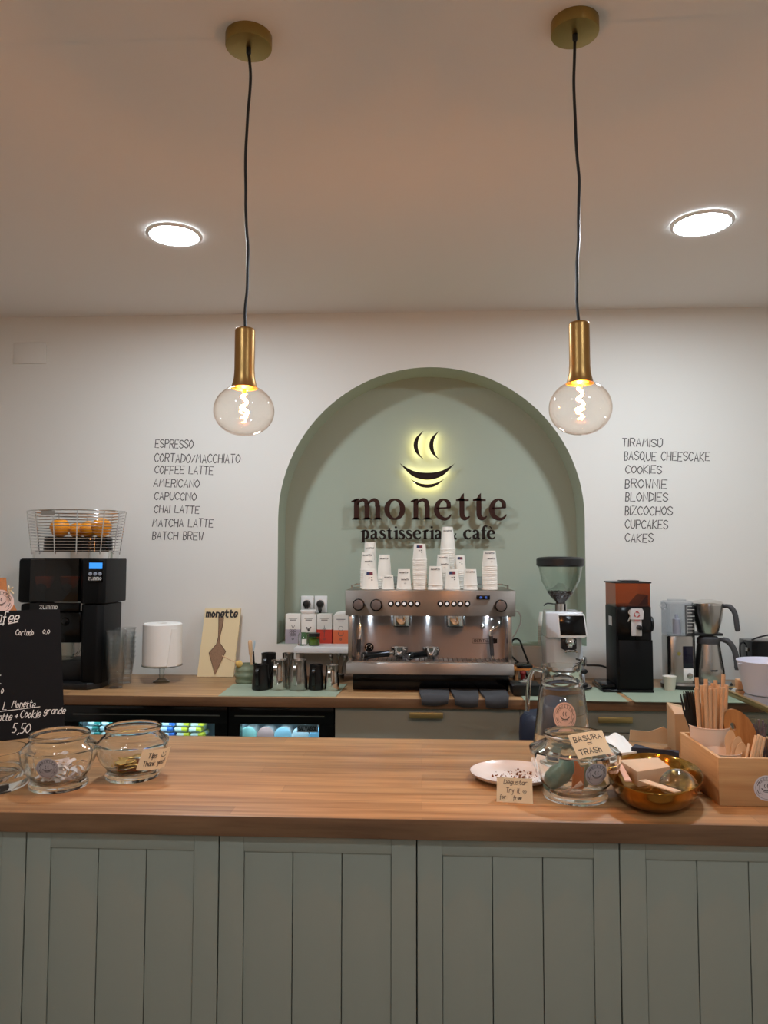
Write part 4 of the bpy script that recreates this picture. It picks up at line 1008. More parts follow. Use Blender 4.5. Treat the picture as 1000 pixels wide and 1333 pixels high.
# metal tools standing behind the smallest pitcher
Y = 3.30
for i, (px, pt, tilt, nm) in enumerate(((434, 851, -.01, 'steel spoon handle standing by the white shelf, nearest the pitchers'), (440, 849, .004, 'steel spoon handle standing by the white shelf, middle of three'), (445, 852, .012, 'steel spoon handle standing by the white shelf, nearest the espresso machine'))):
    p = W(px, 880, Y); zt_ = W(px, pt, Y).z
    mb = MB().tube(smoothpts([(p.x, Y, ZT + .030), (p.x + tilt * .3, Y, ZT + .07), (p.x + tilt, Y, zt_ - .02), (p.x + tilt * 1.2, Y + .006, zt_)], 4), [.0028] * 8 + [.006, .009, .010, .008, .004], 10)
    solo('bar_spoon', nm, 'spoon', STEELM, mb, (p.x, Y, ZT + .03), 'bar spoons by the shelf')
p = W(440, 880, Y)
solo('spoon_holder', 'squat steel holder with bar spoons under the white shelf', 'holder', STEELM, MB().lathe([(0, ZT), (.026, ZT), (.027, ZT + .032), (.025, ZT + .032), (.024, ZT + .028), (0, ZT + .028)], (p.x, Y, 0), 32), (p.x, Y, ZT))

# ------------------------------------------------------------------ espresso machine
YE = 3.05
Xe = lambda px, Y=YE: W(px, 800, Y).x
Ze = lambda py, Y=YE: W(556, py, Y).z
xa, xb = Xe(449.5), Xe(671.5)
ztp, zpb = Ze(768.5), Ze(802)
zt0, zt1 = Ze(878), Ze(862)
t = Thing('espresso_machine', 'wide two-group brushed steel espresso machine with paper cups stacked on top', 'espresso machine', ((xa + xb) / 2, 3.24, ZT))
ybk = 3.45
t.part('plinth', GLOSSB, MB().box(Xe(458), Xe(664), 3.10, 3.40, ZT + .0005, zt0, .004))
mb = MB()
mb.hexa([Vector((xa, YE + .006, zpb)), Vector((xb, YE + .006, zpb)), Vector((xb, ybk, zpb)), Vector((xa, ybk, zpb))], [Vector((xa, YE - .006, ztp)), Vector((xb, YE - .006, ztp)), Vector((xb, ybk, ztp)), Vector((xa, ybk, ztp))], .003)
tp = t.part('control_panel', STEEL, mb)
F = lambda u, v, d: Vector((u, YE - .006 + .012 * (ztp - v) / (ztp - zpb) - d, v))
for px, py, r in ((467, 787, .0245), (490, 787.5, .0245), (652, 788.5, .0250)):
    x, z = Xe(px), W(px, py, YE).z; y = YE
    k = t.part('knob', GLOSSB, MB().cyl((x, y, z), (x, y - .016, z), r, r * .97, 40, .003), tp)
mb = None
for px, py, r in ((467, 787, .0195), (490, 787.5, .0195), (652, 788.5, .0198)):
    x, z = Xe(px), W(px, py, YE).z
    t.part('knob_face', mat('taupe_knob_%d' % px, (112, 102, 98), .45, .3), MB().cyl((x, YE - .0155, z), (x, YE - .0205, z), r, r * .97, 40, .001).box(x - .0012, x + .0012, YE - .0212, YE - .020, z + .008, z + .017), tp)
LIT = mat('lit_icon', (245, 246, 248), .4, emit=(255, 255, 255), estr=.12)
for px in (509, 518, 526.3, 535, 543.5, 573.5, 582, 591, 599.5, 608.5):
    x, z = Xe(px), W(px, 785.8, YE).z
    t.part('button', GLOSSB, MB().cyl((x, YE, z), (x, YE - .007, z), .0118, n=24, bev=.002), tp)
    t.part('button_icon', LIT, MB().cyl((x, YE - .0065, z), (x, YE - .0078, z), .0062, n=18), tp, 'white lit button icon')
x0, x1, z0, z1 = Xe(620.5), Xe(638), W(629, 780.3, YE).z, W(629, 775, YE).z
dp = t.part('display', GLOSSB, MB().box(x0, x1, YE - .008, YE, z0, z1, .001), tp)
mb = MB()
for k, dx in enumerate((.25, .62)):
    write(mb, '00' if k == 0 else '05', plane((x0 + (x1 - x0) * dx, YE - .0082, z0 + .004), (1, 0, 0), (0, 0, 1)), 0, 0, .008, .0013, .008, gap=1.4, e=.0005)
t.part('digits', emis('digit_blue', (110, 150, 255), .7), mb, dp)
# body
zc0 = zt1
ysp = 3.20
t.part('splashback', STEELV, MB().box(Xe(455), Xe(666), ysp, ybk - .01, zt0, zpb))
for s_, pa, pb in ((0, 452.5, 458), (1, 662, 667.5)):
    t.part('side_panel', STEELM, MB().box(Xe(pa), Xe(pb), YE + .025, ybk, zt0 + .001, zpb, .002))
mb = MB().box(Xe(451), Xe(668.5), YE - .012, ysp + .002, zt0, zt1 - .004, .003)
tr = t.part('drip_tray', STEEL, mb)
g = MB()
for i in range(33):
    x = Xe(459) + (Xe(660) - Xe(459)) * i / 32; g.box(x - .0018, x + .0018, YE + .012, ysp, zt1 - .004, zt1 + .001)
g.box(Xe(457), Xe(662), YE + .008, YE + .014, zt1 - .004, zt1 + .001)
t.part('tray_grid', STEELM, g, tr)
for p0, p1 in ((508, 536), (579.5, 607.5)):
    x = (Xe(p0) + Xe(p1)) / 2; r = (Xe(p1) - Xe(p0)) / 2; y = 3.125; zz = Ze(817)
    h = t.part('group_head', CHROME, MB().lathe([(0, zz), (r * .80, zz), (r * .97, zz + .003), (r, zz + .008), (r, zpb + .004), (0, zpb + .004)], (x, y, 0), 48))
    t.part('gasket_ring', BLACK, MB().lathe([(r * .5, zz - .003), (r * .78, zz - .003), (r * .78, zz), (r * .5, zz), (r * .5, zz - .003)], (x, y, 0), 40), h)
LEDW = emis('work_light', (210, 235, 255), 260.0)
for px in (481.5, 557, 634.5):
    x = Xe(px, ysp); t.part('work_light', LEDW, MB().cyl((x, ysp - .010, zpb + .001), (x, ysp - .010, zpb - .004), .005, n=16), None, 'small white work light under the panel')
# steam arms
xs = Xe(468, 3.12)
L_ = t.part('steam_wand', CHROME, MB().tube(smoothpts([(xs, 3.14, zpb), (xs + .002, 3.13, zpb - .03), (xs + .004, 3.12, zpb - .075), (xs - .001, 3.115, zpb - .105), (xs - .002, 3.115, zpb - .16)], 6), .0055, 12))
t.part('wand_grip', RUBBER, MB().tube([(xs - .001, 3.115, zpb - .098), (xs - .002, 3.115, zpb - .150)], .008, 14), L_)
x1_ = Xe(651, 3.13); x2_ = Xe(640, 3.11)
P = [(x1_, 3.15, zpb), (x1_ + .004, 3.14, zpb - .020), (x1_ - .003, 3.125, zpb - .040), (x1_ - .026, 3.115, zpb - .052), (x2_ - .004, 3.112, zpb - .064), (x2_ - .004, 3.112, zpb - .10), (x2_ + .003, 3.112, zt1 + .012)]
L_ = t.part('steam_wand', CHROME, MB().tube(smoothpts(P, 6), .0055, 12))
t.part('wand_grip', RUBBER, MB().tube([(x2_ - .003, 3.112, zpb - .082), (x2_ + .002, 3.112, zt1 + .020)], .0078, 14), L_)
t.part('wand_knuckle', CHROME, MB().sphere((x2_ - .030, 3.19, zpb - .052), .010).sphere((x2_ + .010, 3.19, zpb - .024), .006), L_)
x, z = Xe(481, ysp), Ze(843, ysp)
gg = t.part('pressure_gauge', GLOSSB, MB().cyl((x, ysp, z), (x, ysp - .010, z), .0185, n=36, bev=.002))
mb = MB(); Fg = plane((x, ysp - .0102, z), (1, 0, 0), (0, 0, 1)); mb.ink(arcstroke(0, 0, .012, -30, 210), .0018, Fg, .0006); mb.ink([(0, 0), (.008, .004)], .0014, Fg, .0006)
t.part('dial_marks', CHALK, mb, gg)
x0, x1 = Xe(615.5, ysp), Xe(645, ysp); z0, z1 = W(630, 837.2, ysp).z, W(630, 831, ysp).z
xm = Xe(639, ysp)
mb = MB(); Fb = plane((x0, ysp, z0), (1, 0, 0), (0, 0, 1)); ww, hh = x1 - x0, z1 - z0
mb.ink([(0, 0), (ww, 0), (ww, hh), (0, hh), (0, 0)], .0016, Fb, .0008)
a = xm - x0; mb.ink([(a, hh / 2), (ww, hh / 2)], hh * .95, Fb, .0008)
write(mb, 'IBERITAL', Fb, .005, hh * .24, hh * .52, .0022, a - .012, gap=2.2, e=.0010)
t.part('badge', ESPR, mb)
# cup rail
mb = MB(); zr = ztp + .012
mb.tube([(xa + .012, YE + .16, ztp), (xa + .012, YE + .16, zr + .004)], .004, 8).tube([(xb - .012, YE + .16, ztp), (xb - .012, YE + .16, zr + .004)], .004, 8)
mb.tube([(xa + .012, YE + .16, zr), (xa + .012, ybk - .01, zr), (xb - .012, ybk - .01, zr), (xb - .012, YE + .16, zr)], .0028, 8)
t.part('cup_rail', STEELM, mb)
# portafilters lying on the tray
def portafilter(px0, py0, px1, py1, label):
    zt_ = zt1 + .001
    a = W(px0, py0, 3.045); b = Vector((W(px1, py1, 3.14).x, 3.14, zt_ + .026))
    a.z = zt_ + .020; a.y = 3.055
    d = (b - a); d.z = 0; d.normalize()
    t = Thing('portafilter', label, 'portafilter', (b.x, b.y, zt_), 'portafilters on the drip tray')
    N = 12
    e = a + d * .115 + Vector((0, 0, .004))
    pts = [a + (e - a) * (i / N) for i in range(N + 1)]
    h = t.part('handle', GLOSSB, MB().tube(pts, [.013] + [.0175 - .004 * math.sin(PI * i / N) * .8 - (.004 * i / N) for i in range(1, N + 1)], 16))
    t.part('end_cap', STEELM, MB().cyl(a + d * .001, a - d * .002, .0118, .011, 20), h)
    t.part('neck', CHROME, MB().tube([e, b - d * .03], [.0095, .0075], 14))
    c = Vector((b.x, b.y, 0)); z = zt_ + .012
    bk = t.part('basket', CHROME, MB().lathe([(0, z - .004), (.022, z - .002), (.032, z + .006), (.036, z + .030), (.037, z + .034), (.033, z + .034), (.031, z + .010), (0, z + .004)], c, 36))
    for s_ in (-1, 1):
        q = d.cross(Vector((0, 0, 1))) * s_
        t.part('lug', CHROME, MB().box(-.008, .008, -.005, .005, -.003, .003, .001, M=Matrix.Translation(Vector((b.x, b.y, z + .028)) + q * .039) @ Matrix.Rotation(math.atan2(q.y, q.x), 4, 'Z')), bk)
        t.part('spout', CHROME, MB().tube(smoothpts([(b.x, b.y, z), b + q * .010 + Vector((0, 0, -.022)), Vector((b.x, b.y, zt_ + .004)) + q * .017], 4), .0055, 10), bk)
    return t
portafilter(472, 857, 520, 852, 'portafilter with its long black handle pointing to the milk pitchers')
portafilter(531, 860, 561, 850, 'portafilter with its black handle end facing the room, between the two groups')

# ------------------------------------------------------------------ paper cups on the machine
def cup_mesh(h, rb, rt_):
    """upside-down cup, base up, rolled rim down, at the origin"""
    return MB().lathe([(rb - .0022, .0006), (rb, .0002), (rb + .0016, .0018), (rb, .0036), (rb - .0006, .004), (rt_, h), (rt_ - .0016, h), (rt_ - .0020, h - .004), (0, h - .0045)], (0, 0, 0), 36)
def cup_stack(px, ptop, prim, Y, wt, wr, n_vis, label, group, ptop_lab=None, mark=None, pitch=.0078, base=None, dx=0.0):
    """upside-down nested cups: px centre, ptop top of the topmost, prim its rim, wt/wr widths in pixels"""
    p = W(px, prim, Y); z_rim = p.z; h = W(px, ptop, Y).z - z_rim
    k = Y / 1000 / 2; rt_, rb = wt * k, wr * k
    z0 = ztp + .0006 if base is None else base
    n = max(1, round((z_rim - z0) / pitch) + 1) if n_vis is None else n_vis
    pit = (z_rim - z0) / max(1, n - 1) if n > 1 else 0
    if n == 1: z_rim = z0
    o0 = None
    for i in range(n):
        lab = (ptop_lab or 'topmost ' + label) if i == n - 1 else label
        if o0 is None:
            o0 = cup_mesh(h, rb, rt_).build('paper_cup', CUPM); o = o0
        else:
            o = o0.copy(); COL.objects.link(o)
        o.location = (p.x + dx * i, Y, z0 + pit * i)
        tag(o, lab, 'cup', group if n > 1 else 'paper cups on the espresso machine')
    top = o
    if mark:
        zc = 0
        sl = (rb - rt_) / h
        def F(u, v, d): 
            r = rt_ + sl * (h - v) + d
            a = -PI / 2 + u / rt_
            return Vector((r * math.cos(a), r * math.sin(a), v))
        if mark in ('text', 'mark'):
            mb = MB(); s = rt_ * .9
            write(mb, 'monette', F, -rt_ * .80, h * .80, rt_ * .28, rt_ * .055, rt_ * 1.5, gap=1.6, e=.0006)
            if mark == 'mark':
                write(mb, 'monette', F, -rt_ * .35, h * .45, rt_ * .26, rt_ * .05, rt_ * 1.15, gap=1.6, e=.0006)
                cupmark(mb, F, rt_ * .2, h * .30, rt_ * .22, .0006)
            q = mb.build('printed_logo', INKL, top)
        else:
            mb = MB()
            mb.ink([(-rt_ * .35 + k_ * rt_ * .1, h * .82) for k_ in range(4)], h * .16, F, .0006); q = mb.build('printed_symbol', mat('print_blue_%d' % id(mb), (40, 54, 96), .7), top)
            mb = MB(); mb.ink([(.0 + k_ * rt_ * .1, h * .82) for k_ in range(4)], h * .16, F, .0006); mb.build('printed_symbol', mat('print_red_%d' % id(mb), (116, 42, 56), .7), top)
            mb = MB()
            for dx_, dy in ((-.12, .58), (.22, .60), (.25, .48)): mb.ink([(rt_ * dx_, h * dy), (rt_ * (dx_ + .1), h * dy)], h * .05, F, .0006)
            mb.build('printed_mark', INKL, top)
    return z0 + pit * (n - 1) + h
YA, YB_, YC = 3.12, 3.24, 3.35
g = 'paper cups nested in the %s'
z_ = cup_stack(482, 706, 748, YC, 14.5, 18, None, 'white paper cup in the tall stack at the rear on the pitcher side', g % 'rear stack on the pitcher side', mark='mark')
cup_stack(479, 719, 742, YB_, 15.5, 19.5, None, 'white paper cup stacked behind the marked front cup', g % 'second stack on the pitcher side', mark='mark')
cup_stack(482, 742, 766.5, YA, 15.8, 22, 2, 'white paper cup with blue and red mark at the front on the pitcher side', g % 'front pair on the pitcher side', mark='flag')
cup_stack(500.5, 722, 752, YB_, 14, 19, None, 'tall white paper cup behind the smallest front cup', g % 'stack behind the smallest front cup', mark='text')
cup_stack(505.5, 748.5, 767, YA, 12.5, 16.2, 2, 'smallest white paper cup pair at the front of the machine top', g % 'smallest front pair', mark='text')
cup_stack(526, 741, 766.5, YA, 15.4, 19.3, 2, 'white paper cup pair at the front above the two sets of buttons', g % 'front pair with two lines of print', mark='mark')
cup_stack(546.5, 708, 729, YA + .01, 14.7, 18.6, None, 'white paper cup in the tall front stack near the middle of the machine', g % 'tall front stack in the middle', mark='flag')
cup_stack(567, 737, 762, YA, 15.2, 19.6, 2, 'white paper cup pair beside the tall middle front stack', g % 'front pair beside the middle stack', mark='text')
zz_ = cup_stack(583, 686, 716, YC, 13.5, 20, None, 'white paper cup in the tallest stack of all', g % 'tallest stack', mark='text')
cup_stack(577, 722, 746, YB_, 14.5, 18.5, None, 'white paper cup in the short stack in front of the tallest one', g % 'stack in front of the tallest', mark='mark')
cup_stack(589, 741, 766.5, YA, 14.5, 20, 2, 'white paper cup pair with a small dark mark in front of the tallest stack', g % 'front pair under the tallest stack', mark='flag')
cup_stack(599, 723, 744, YB_ + .03, 11.5, 16, None, 'marked white paper cup on the grinder side of the tallest stack', g % 'rear stack with a mark', mark='flag')
cup_stack(612.5, 741, 762, YA, 15, 18.5, 2, 'white paper cup pair second from the grinder end', g % 'front pair second from the grinder end', mark='text')
cup_stack(637.5, 717, 737, YA + .01, 15.3, 19.8, None, 'white paper cup in the tall front stack at the grinder end', g % 'tall front stack at the grinder end', mark='mark')
for px, lb in ((515.3, 'clear plastic cup half hidden behind the front cups, pitcher side'), (624, 'clear plastic cup half hidden behind the front cups, grinder side')):
    p = W(px, 766, YB_); r = .019
    pcup((p.x, p.y), ztp + .0006, .050, r * .82, r, lb, 'clear cups on the machine', GREYP)

# ------------------------------------------------------------------ cloths in front of the machine
for i, (p0, p1, lab) in enumerate(((545.5, 587, 'folded grey cloth nearest the milk pitchers on the worktop edge'), (588.5, 626, 'folded grey cloth in the middle of the three on the worktop edge'), (628, 665, 'folded grey cloth nearest the grinder on the worktop edge'))):
    xa_, xb_ = W(p0, 905, YF).x, W(p1, 905, YF).x; nx = 12; rows = []
    mb = MB(); prof = [(3.095, .0008), (3.03, .0015), (2.965, .003), (2.93, .006), (2.913, .004), (2.906, -.006), (2.905, -.016 - .004 * i)]
    th = .009
    outl = [(y, z + th * (1 if k < 5 else 1.0)) for k, (y, z) in enumerate(prof)]
    rg = random.Random(i + 4)
    for c in range(nx + 1):
        u = c / nx; x = xa_ + (xb_ - xa_) * u; wv = .004 * math.sin(u * PI * 1.3 + i * 2) + .0015 * math.sin(u * 9 + i)
        sag = -.005 * math.sin(u * PI) - .004 * (u if i == 1 else 1 - u if i == 0 else .4)
        loop = []
        for k, (y, z) in enumerate(prof):
            kk = max(0, (k - 3) / 3); loop.append(mb._v((x + (.004 * (u - .5) * -k), y + (-.011 - .002 * math.sin(u * 12) if k >= 4 else 0), ZT + z + th + (wv * .6 if 0 < k < 5 else 0) + (sag if k >= 5 else 0))))
        for k, (y, z) in reversed(list(enumerate(prof))):
            loop.append(mb._v((x + (.004 * (u - .5) * -k), y + (.0 if k >= 4 else 0), ZT + max(z - .0005, .0003) if k < 4 else ZT + z + (sag if k >= 5 else 0) - (.000 if k > 4 else 0.0))))
        rows.append(loop)
    n_ = len(rows[0])
    for a, b in zip(rows, rows[1:]):
        for k in range(n_): mb._f((a[k], a[(k + 1) % n_], b[(k + 1) % n_], b[k]))
    mb._f(rows[0]); mb._f(rows[-1][::-1])
    solo('folded_cloth', lab, 'cloth', CLOTH, mb, ((xa_ + xb_) / 2, 3.0, ZT), 'folded grey cloths', ang=70)

# ------------------------------------------------------------------ white grinder
Y = 3.12
Xg = lambda px, Y=Y: W(px, 800, Y).x
Zg = lambda py, Y=Y: W(740, py, Y).z
xc = Xg(741)
WG = mat('white_lacquer', (222, 224, 228), .25, coat=.4)
t = Thing('coffee_grinder', 'white coffee grinder with dark touch screen and clear bean hopper', 'grinder', (xc, 3.22, ZT))
def loop(x0, x1, y0, y1, z, ch=.018): return [Vector(v + (z,)) for v in ((x0, y0 + ch), (x0 + ch, y0), (x1 - ch, y0), (x1, y0 + ch), (x1, y1), (x0, y1))]
zb_, zs1, zs2, zh = ZT + .014, Zg(832), Zg(798), Zg(797)
mb = MB().lathe([(0, ZT + .0026), (.092, ZT + .0026), (.094, ZT + .007), (.090, ZT + .012), (0, ZT + .014)], (Xg(743), 3.19, 0), 56, 1.0, 1.0)
t.part('base_plate', STEELM, mb)
t.part('base_ring', BLACK, MB().lathe([(0, ZT + .010), (.080, ZT + .010), (.080, ZT + .020), (0, ZT + .020)], (Xg(742.5), 3.20, 0), 56))
mb = MB()
mb.hexa(loop(Xg(717), Xg(767), Y + .055, Y + .20, ZT + .018, .03), loop(Xg(716), Xg(766), Y + .06, Y + .20, ZT + .055, .03), .004)
mb.hexa(loop(Xg(716), Xg(766), Y + .06, Y + .20, ZT + .055, .03), loop(Xg(714), Xg(761.5), Y + .045, Y + .20, zs1, .028), .004)
t.part('body', WG, mb)
mb = MB()
mb.hexa([Vector((Xg(713.5), Y + .04, zs1)), Vector((Xg(728), Y + .0, zs1 + .004)), Vector((Xg(757), Y + .0, zs1 + .004)), Vector((Xg(764.5), Y + .035, zs1)), Vector((Xg(763), Y + .19, zs1)), Vector((Xg(714), Y + .19, zs1))],
        [Vector((Xg(713), Y + .05, zs2)), Vector((Xg(727), Y + .012, zs2 + .002)), Vector((Xg(757.5), Y + .012, zs2 + .002)), Vector((Xg(762), Y + .045, zs2)), Vector((Xg(761), Y + .18, zs2 + .004)), Vector((Xg(716), Y + .18, zs2 + .004))], .006, 3)
hd = t.part('head', WG, mb)
sf = lambda x, z: Vector((x, Y + .0015 + (z - zs1) / (zs2 - zs1) * .012, z))
fr_ = MB(); b0, b1, b2, b3 = sf(Xg(728.5), Zg(827.5)), sf(Xg(764), Zg(827.5)), sf(Xg(761), Zg(801)), sf(Xg(727.5), Zg(801))
fr_.hexa([b0 + Vector((.004, -.012, -.006)), b1 + Vector((-.006, -.012, -.006)), b1 + Vector((.001, -.012, .006)), b2 + Vector((.002, -.012, .003)), b3 + Vector((0, -.012, .003)), b3 + Vector((-.001, -.012, 0))], [v + Vector((0, .016, 0)) for v in (b0, b1, b1 + Vector((0, 0, .008)), b2, b3, b3)], .0)
fr_.bm.free()
fr_ = MB(); pts = [b0 + Vector((-.001, -.004, -.003)), b0 + Vector((.006, -.004, -.008)), b1 + Vector((-.010, -.004, -.008)), b1 + Vector((.002, -.004, .0)), b2 + Vector((.002, -.004, .004)), b3 + Vector((-.002, -.004, .004))]
fr_.hexa(pts, [v + Vector((0, .018, 0)) for v in pts], .002)
scn = t.part('screen_bezel', WHITE, fr_, hd)
s_ = MB(); pts = [b0 + Vector((.003, -.0055, .003)), b1 + Vector((-.004, -.0055, .003)), b2 + Vector((-.002, -.0055, -.001)), b3 + Vector((.001, -.0055, -.001))]
s_.hexa(pts, [v + Vector((0, .008, 0)) for v in pts], .0006)
t.part('screen', GLOSSB, s_, hd)
# spout and fork
x = Xg(742)
mb = MB().box(x - .030, x + .030, Y + .02, Y + .06, Zg(846), zs1, .004); t.part('chute_housing', BLACK, mb)
t.part('spout', CHROME, MB().lathe([(0, Zg(843)), (.012, Zg(843)), (.021, Zg(838)), (.022, Zg(835)), (.015, Zg(831)), (0, Zg(831))], (x + .003, Y + .018, 0), 28))
mb = MB().box(x - .026, x + .024, Y - .005, Y + .05, Zg(849), Zg(846), .001); mb.box(x - .026, x - .018, Y - .03, Y, Zg(849), Zg(846), .001); mb.box(x + .016, x + .024, Y - .03, Y, Zg(849), Zg(846), .001)
t.part('portafilter_fork', CHROME, mb)
t.part('hook', BLACK, MB().tube([(Xg(753), Y + .05, Zg(860)), (Xg(755.5), Y + .02, Zg(860))], .0035, 8))
x = Xg(762.5); z = Zg(864.5)
k = t.part('side_knob', STEELM, MB().cyl((x - .01, Y + .10, z), (x + .014, Y + .085, z), .022, .020, 32, .003))
t.part('knob_ring', BLACK, MB().cyl((x - .014, Y + .103, z), (x - .004, Y + .096, z), .0245, .0245, 32), k)
t.part('cord_slot', BLACK, MB().sphere((Xg(764), Y + .065, Zg(877)), .013, sc_=(1.1, .4, .8)))
# hopper
xh = Xg(736); yh = Y + .10; S = Y + .10
zl0, zl1 = W(736, 737, yh).z, W(736, 725.5, yh).z; zn = W(736, 787, yh).z; zne = W(736, 795, yh).z
R_ = (W(767, 730, yh).x - W(705.5, 730, yh).x) / 2
t.part('hopper_collar', CHROME, MB().lathe([(0, zne - .006), (.030, zne - .006), (.040, zne - .004), (.042, zne), (.024, zne + .002), (.024, zn + .004), (0, zn + .004)], (xh, yh, 0), 40))
hz = [(.021, zn), (.022, zn + .010), (.036, zn + .030), (.060, zn + .062), (.078, zn + .098), (.086, zn + .14), (R_ - .006, zl0)]
hp = t.part('hopper', glass('hopper_plastic', (250, 252, 250), edge=(205, 213, 208), power=3.4), MB().lathe(hz + [(r - .003, z) for r, z in reversed(hz)], (xh, yh, 0), 56))
t.part('hopper_lid', BLACK, MB().lathe([(0, zl0 - .002), (R_ - .007, zl0 - .002), (R_, zl0 + .004), (R_, zl1 - .008), (R_ - .010, zl1), (R_ * .5, zl1 + .003), (0, zl1 + .003)], (xh, yh, 0), 56))
t.part('inner_guard', PLAST, MB().lathe([(.052, zn + .040), (.050, zn + .062), (.030, zn + .070), (.010, zn + .088), (0, zn + .088)], (xh, yh, 0), 40), hp)
t.part('slide_gate', BLACK, MB().box(xh - .040, xh + .012, yh - .006, yh + .006, zn + .001, zn + .005).tube(smoothpts([(xh - .036, yh - .02, zn + .004), (xh - .060, yh - .03, zn + .006), (xh - .074, yh - .035, zn - .002)], 4), .0028, 8))
t.part('adjust_lever', STEELM, MB().tube([(xh + .02, yh - .03, zne + .002), (xh + .085, yh - .05, zne - .004)], .0022, 8))
BEAN = mat('coffee_beans', (46, 28, 18), .35)
mb = MB(); rg = random.Random(11)
mb.lathe([(0, zn + .004), (.018, zn + .004), (.020, zn + .012), (.034, zn + .030), (.050, zn + .050), (.03, zn + .052), (0, zn + .053)], (xh, yh, 0), 36)
for i in range(230):
    lvl = rg.random() ** .5; zz = zn + .014 + .040 * lvl; rmax = .0185 + (zz - zn - .010) * .82
    a = rg.uniform(0, 2 * PI); rr = rmax * (.86 + rg.uniform(0, .10)) if rg.random() < .6 else rmax * rg.random() ** .5
    z_ = zz if rr > rmax * .8 else zn + .053
    M_ = Matrix.Translation((xh + rr * math.cos(a), yh + rr * math.sin(a), z_)) @ Matrix.Rotation(rg.uniform(0, 6), 4, (rg.random(), rg.random(), rg.random() + .1)) @ Matrix.Diagonal((1, .68, .55, 1))
    mb.sphere(None, .0052, 8, 5, M=M_)
bn = solo('coffee_beans', 'dark coffee beans lying in the clear hopper of the white grinder', 'coffee beans', BEAN, mb, (xh, yh, zn + .004), kind='stuff')
# paper cups on the sill behind the grinder, cords
p = W(709.5, 836, 3.50); n = 11
o0 = None
for i in range(n):
    if o0 is None:
        o0 = cup_mesh(.062, .0285, .021).build('paper_cup', CUPM); o = o0
    else: o = o0.copy(); COL.objects.link(o)
    o.location = (p.x, 3.52, SILL + .0006 + .0082 * i)
    tag(o, ('topmost ' if i == n - 1 else '') + 'white paper cup stacked on the niche sill behind the white grinder', 'cup', 'paper cups on the niche sill')
def cord(label, pts, r=.0042, m_=BLACK):
    solo('machine_cable', label, 'cable', m_, MB().tube(smoothpts(pts, 8), r, 8), pts[0])
a = W(667, 834, 3.40)
cord('black cord arching from the espresso machine down behind the tamping mat', [W(664, 846, 3.42), W(668, 833, 3.40), W(676, 833, 3.38), W(681, 845, 3.36), W(687, 860, 3.33), W(692, 872, 3.30), G(696, 884, ZT + .005)])
cord('second black cord running low from the espresso machine to the tamping mat', [W(664, 852, 3.40), W(671, 859, 3.36), W(680, 868, 3.33), G(689, 886, ZT + .005)])
cord('white cord looping on the side of the espresso machine', [W(668, 795, 3.40), W(676, 798, 3.40), W(678, 810, 3.41), W(672, 823, 3.42), W(667, 831, 3.43)], .003, WHITE)
cord('black cord lying along the wall between the white and the black grinder', [W(764, 866, 3.40), W(774, 866, 3.43), W(784, 867, 3.44), W(794, 871, 3.445)], .0042)
# tamping mat, tamper, wooden tray
p = G(687, 905, ZT + .0022); 
t = Thing('knock_box', 'low black tamping box with a steel knob in front of the white grinder', 'tamping box', (p.x, p.y, ZT + .0024))
xq0, xq1 = W(663.5, 905, 3.04).x, W(702, 905, 3.04).x
def q4(x0, x1, y0, y1, z): return [Vector((x0, y0, z)), Vector((x1, y0, z)), Vector((x1, y1, z)), Vector((x0, y1, z))]
mb = MB().hexa(q4(xq0 + .008, xq1 - .008, 2.985, 3.09, ZT + .0024), q4(xq0, xq1, 2.975, 3.10, ZT + .045), .006)
t.part('tray', BLACK, mb)
mb = MB().lathe([(0, ZT + .0455), (.026, ZT + .0455), (.026, ZT + .050), (.010, ZT + .054), (.009, ZT + .058), (0, ZT + .058)], ((xq0 + xq1) / 2 + .003, 3.04, 0), 32)
t.part('knob', CHROME, mb)
p = W(681, 888, 3.16)
t = Thing('tamper', 'tamper with a dark red handle standing behind the black tamping box', 'tamper', (p.x, 3.16, ZT + .0024))
zq = W(681, 876, 3.16).z
t.part('foot', CHROME, MB().lathe([(0, ZT + .0024), (.024, ZT + .0024), (.024, ZT + .012), (.010, ZT + .016), (0, ZT + .016)], (p.x, 3.16, 0), 32))
t.part('handle', mat('dark_red', (120, 22, 22), .35), MB().lathe([(0, ZT + .016), (.008, ZT + .016), (.009, zq - .010), (.013, zq), (.010, zq + .008), (0, zq + .010)], (p.x, 3.16, 0), 24))
x0, x1 = W(668, 870, 3.25).x, W(697, 870, 3.25).x; z0, z1 = ZT, W(680, 869.5, 3.22).z
t = Thing('wooden_block', 'small wooden stand holding a dark tray beside the espresso machine', 'stand', ((x0 + x1) / 2, 3.27, ZT))
mb = MB().box(x0, x1, 3.225, 3.33, z1 - .012, z1, .002)
t.part('top', mat('orange_wood', (206, 132, 58), .45, noise=.1, nscale=30), mb)
for xx in (x0 + .008, x1 - .020): t.part('leg', OAKB, MB().box(xx, xx + .012, 3.235, 3.32, ZT + .0003, z1 - .012, .001))
t.part('insert', GLOSSB, MB().box(x0 + .014, x1 - .014, 3.222, 3.32, z1, z1 + .010, .002))

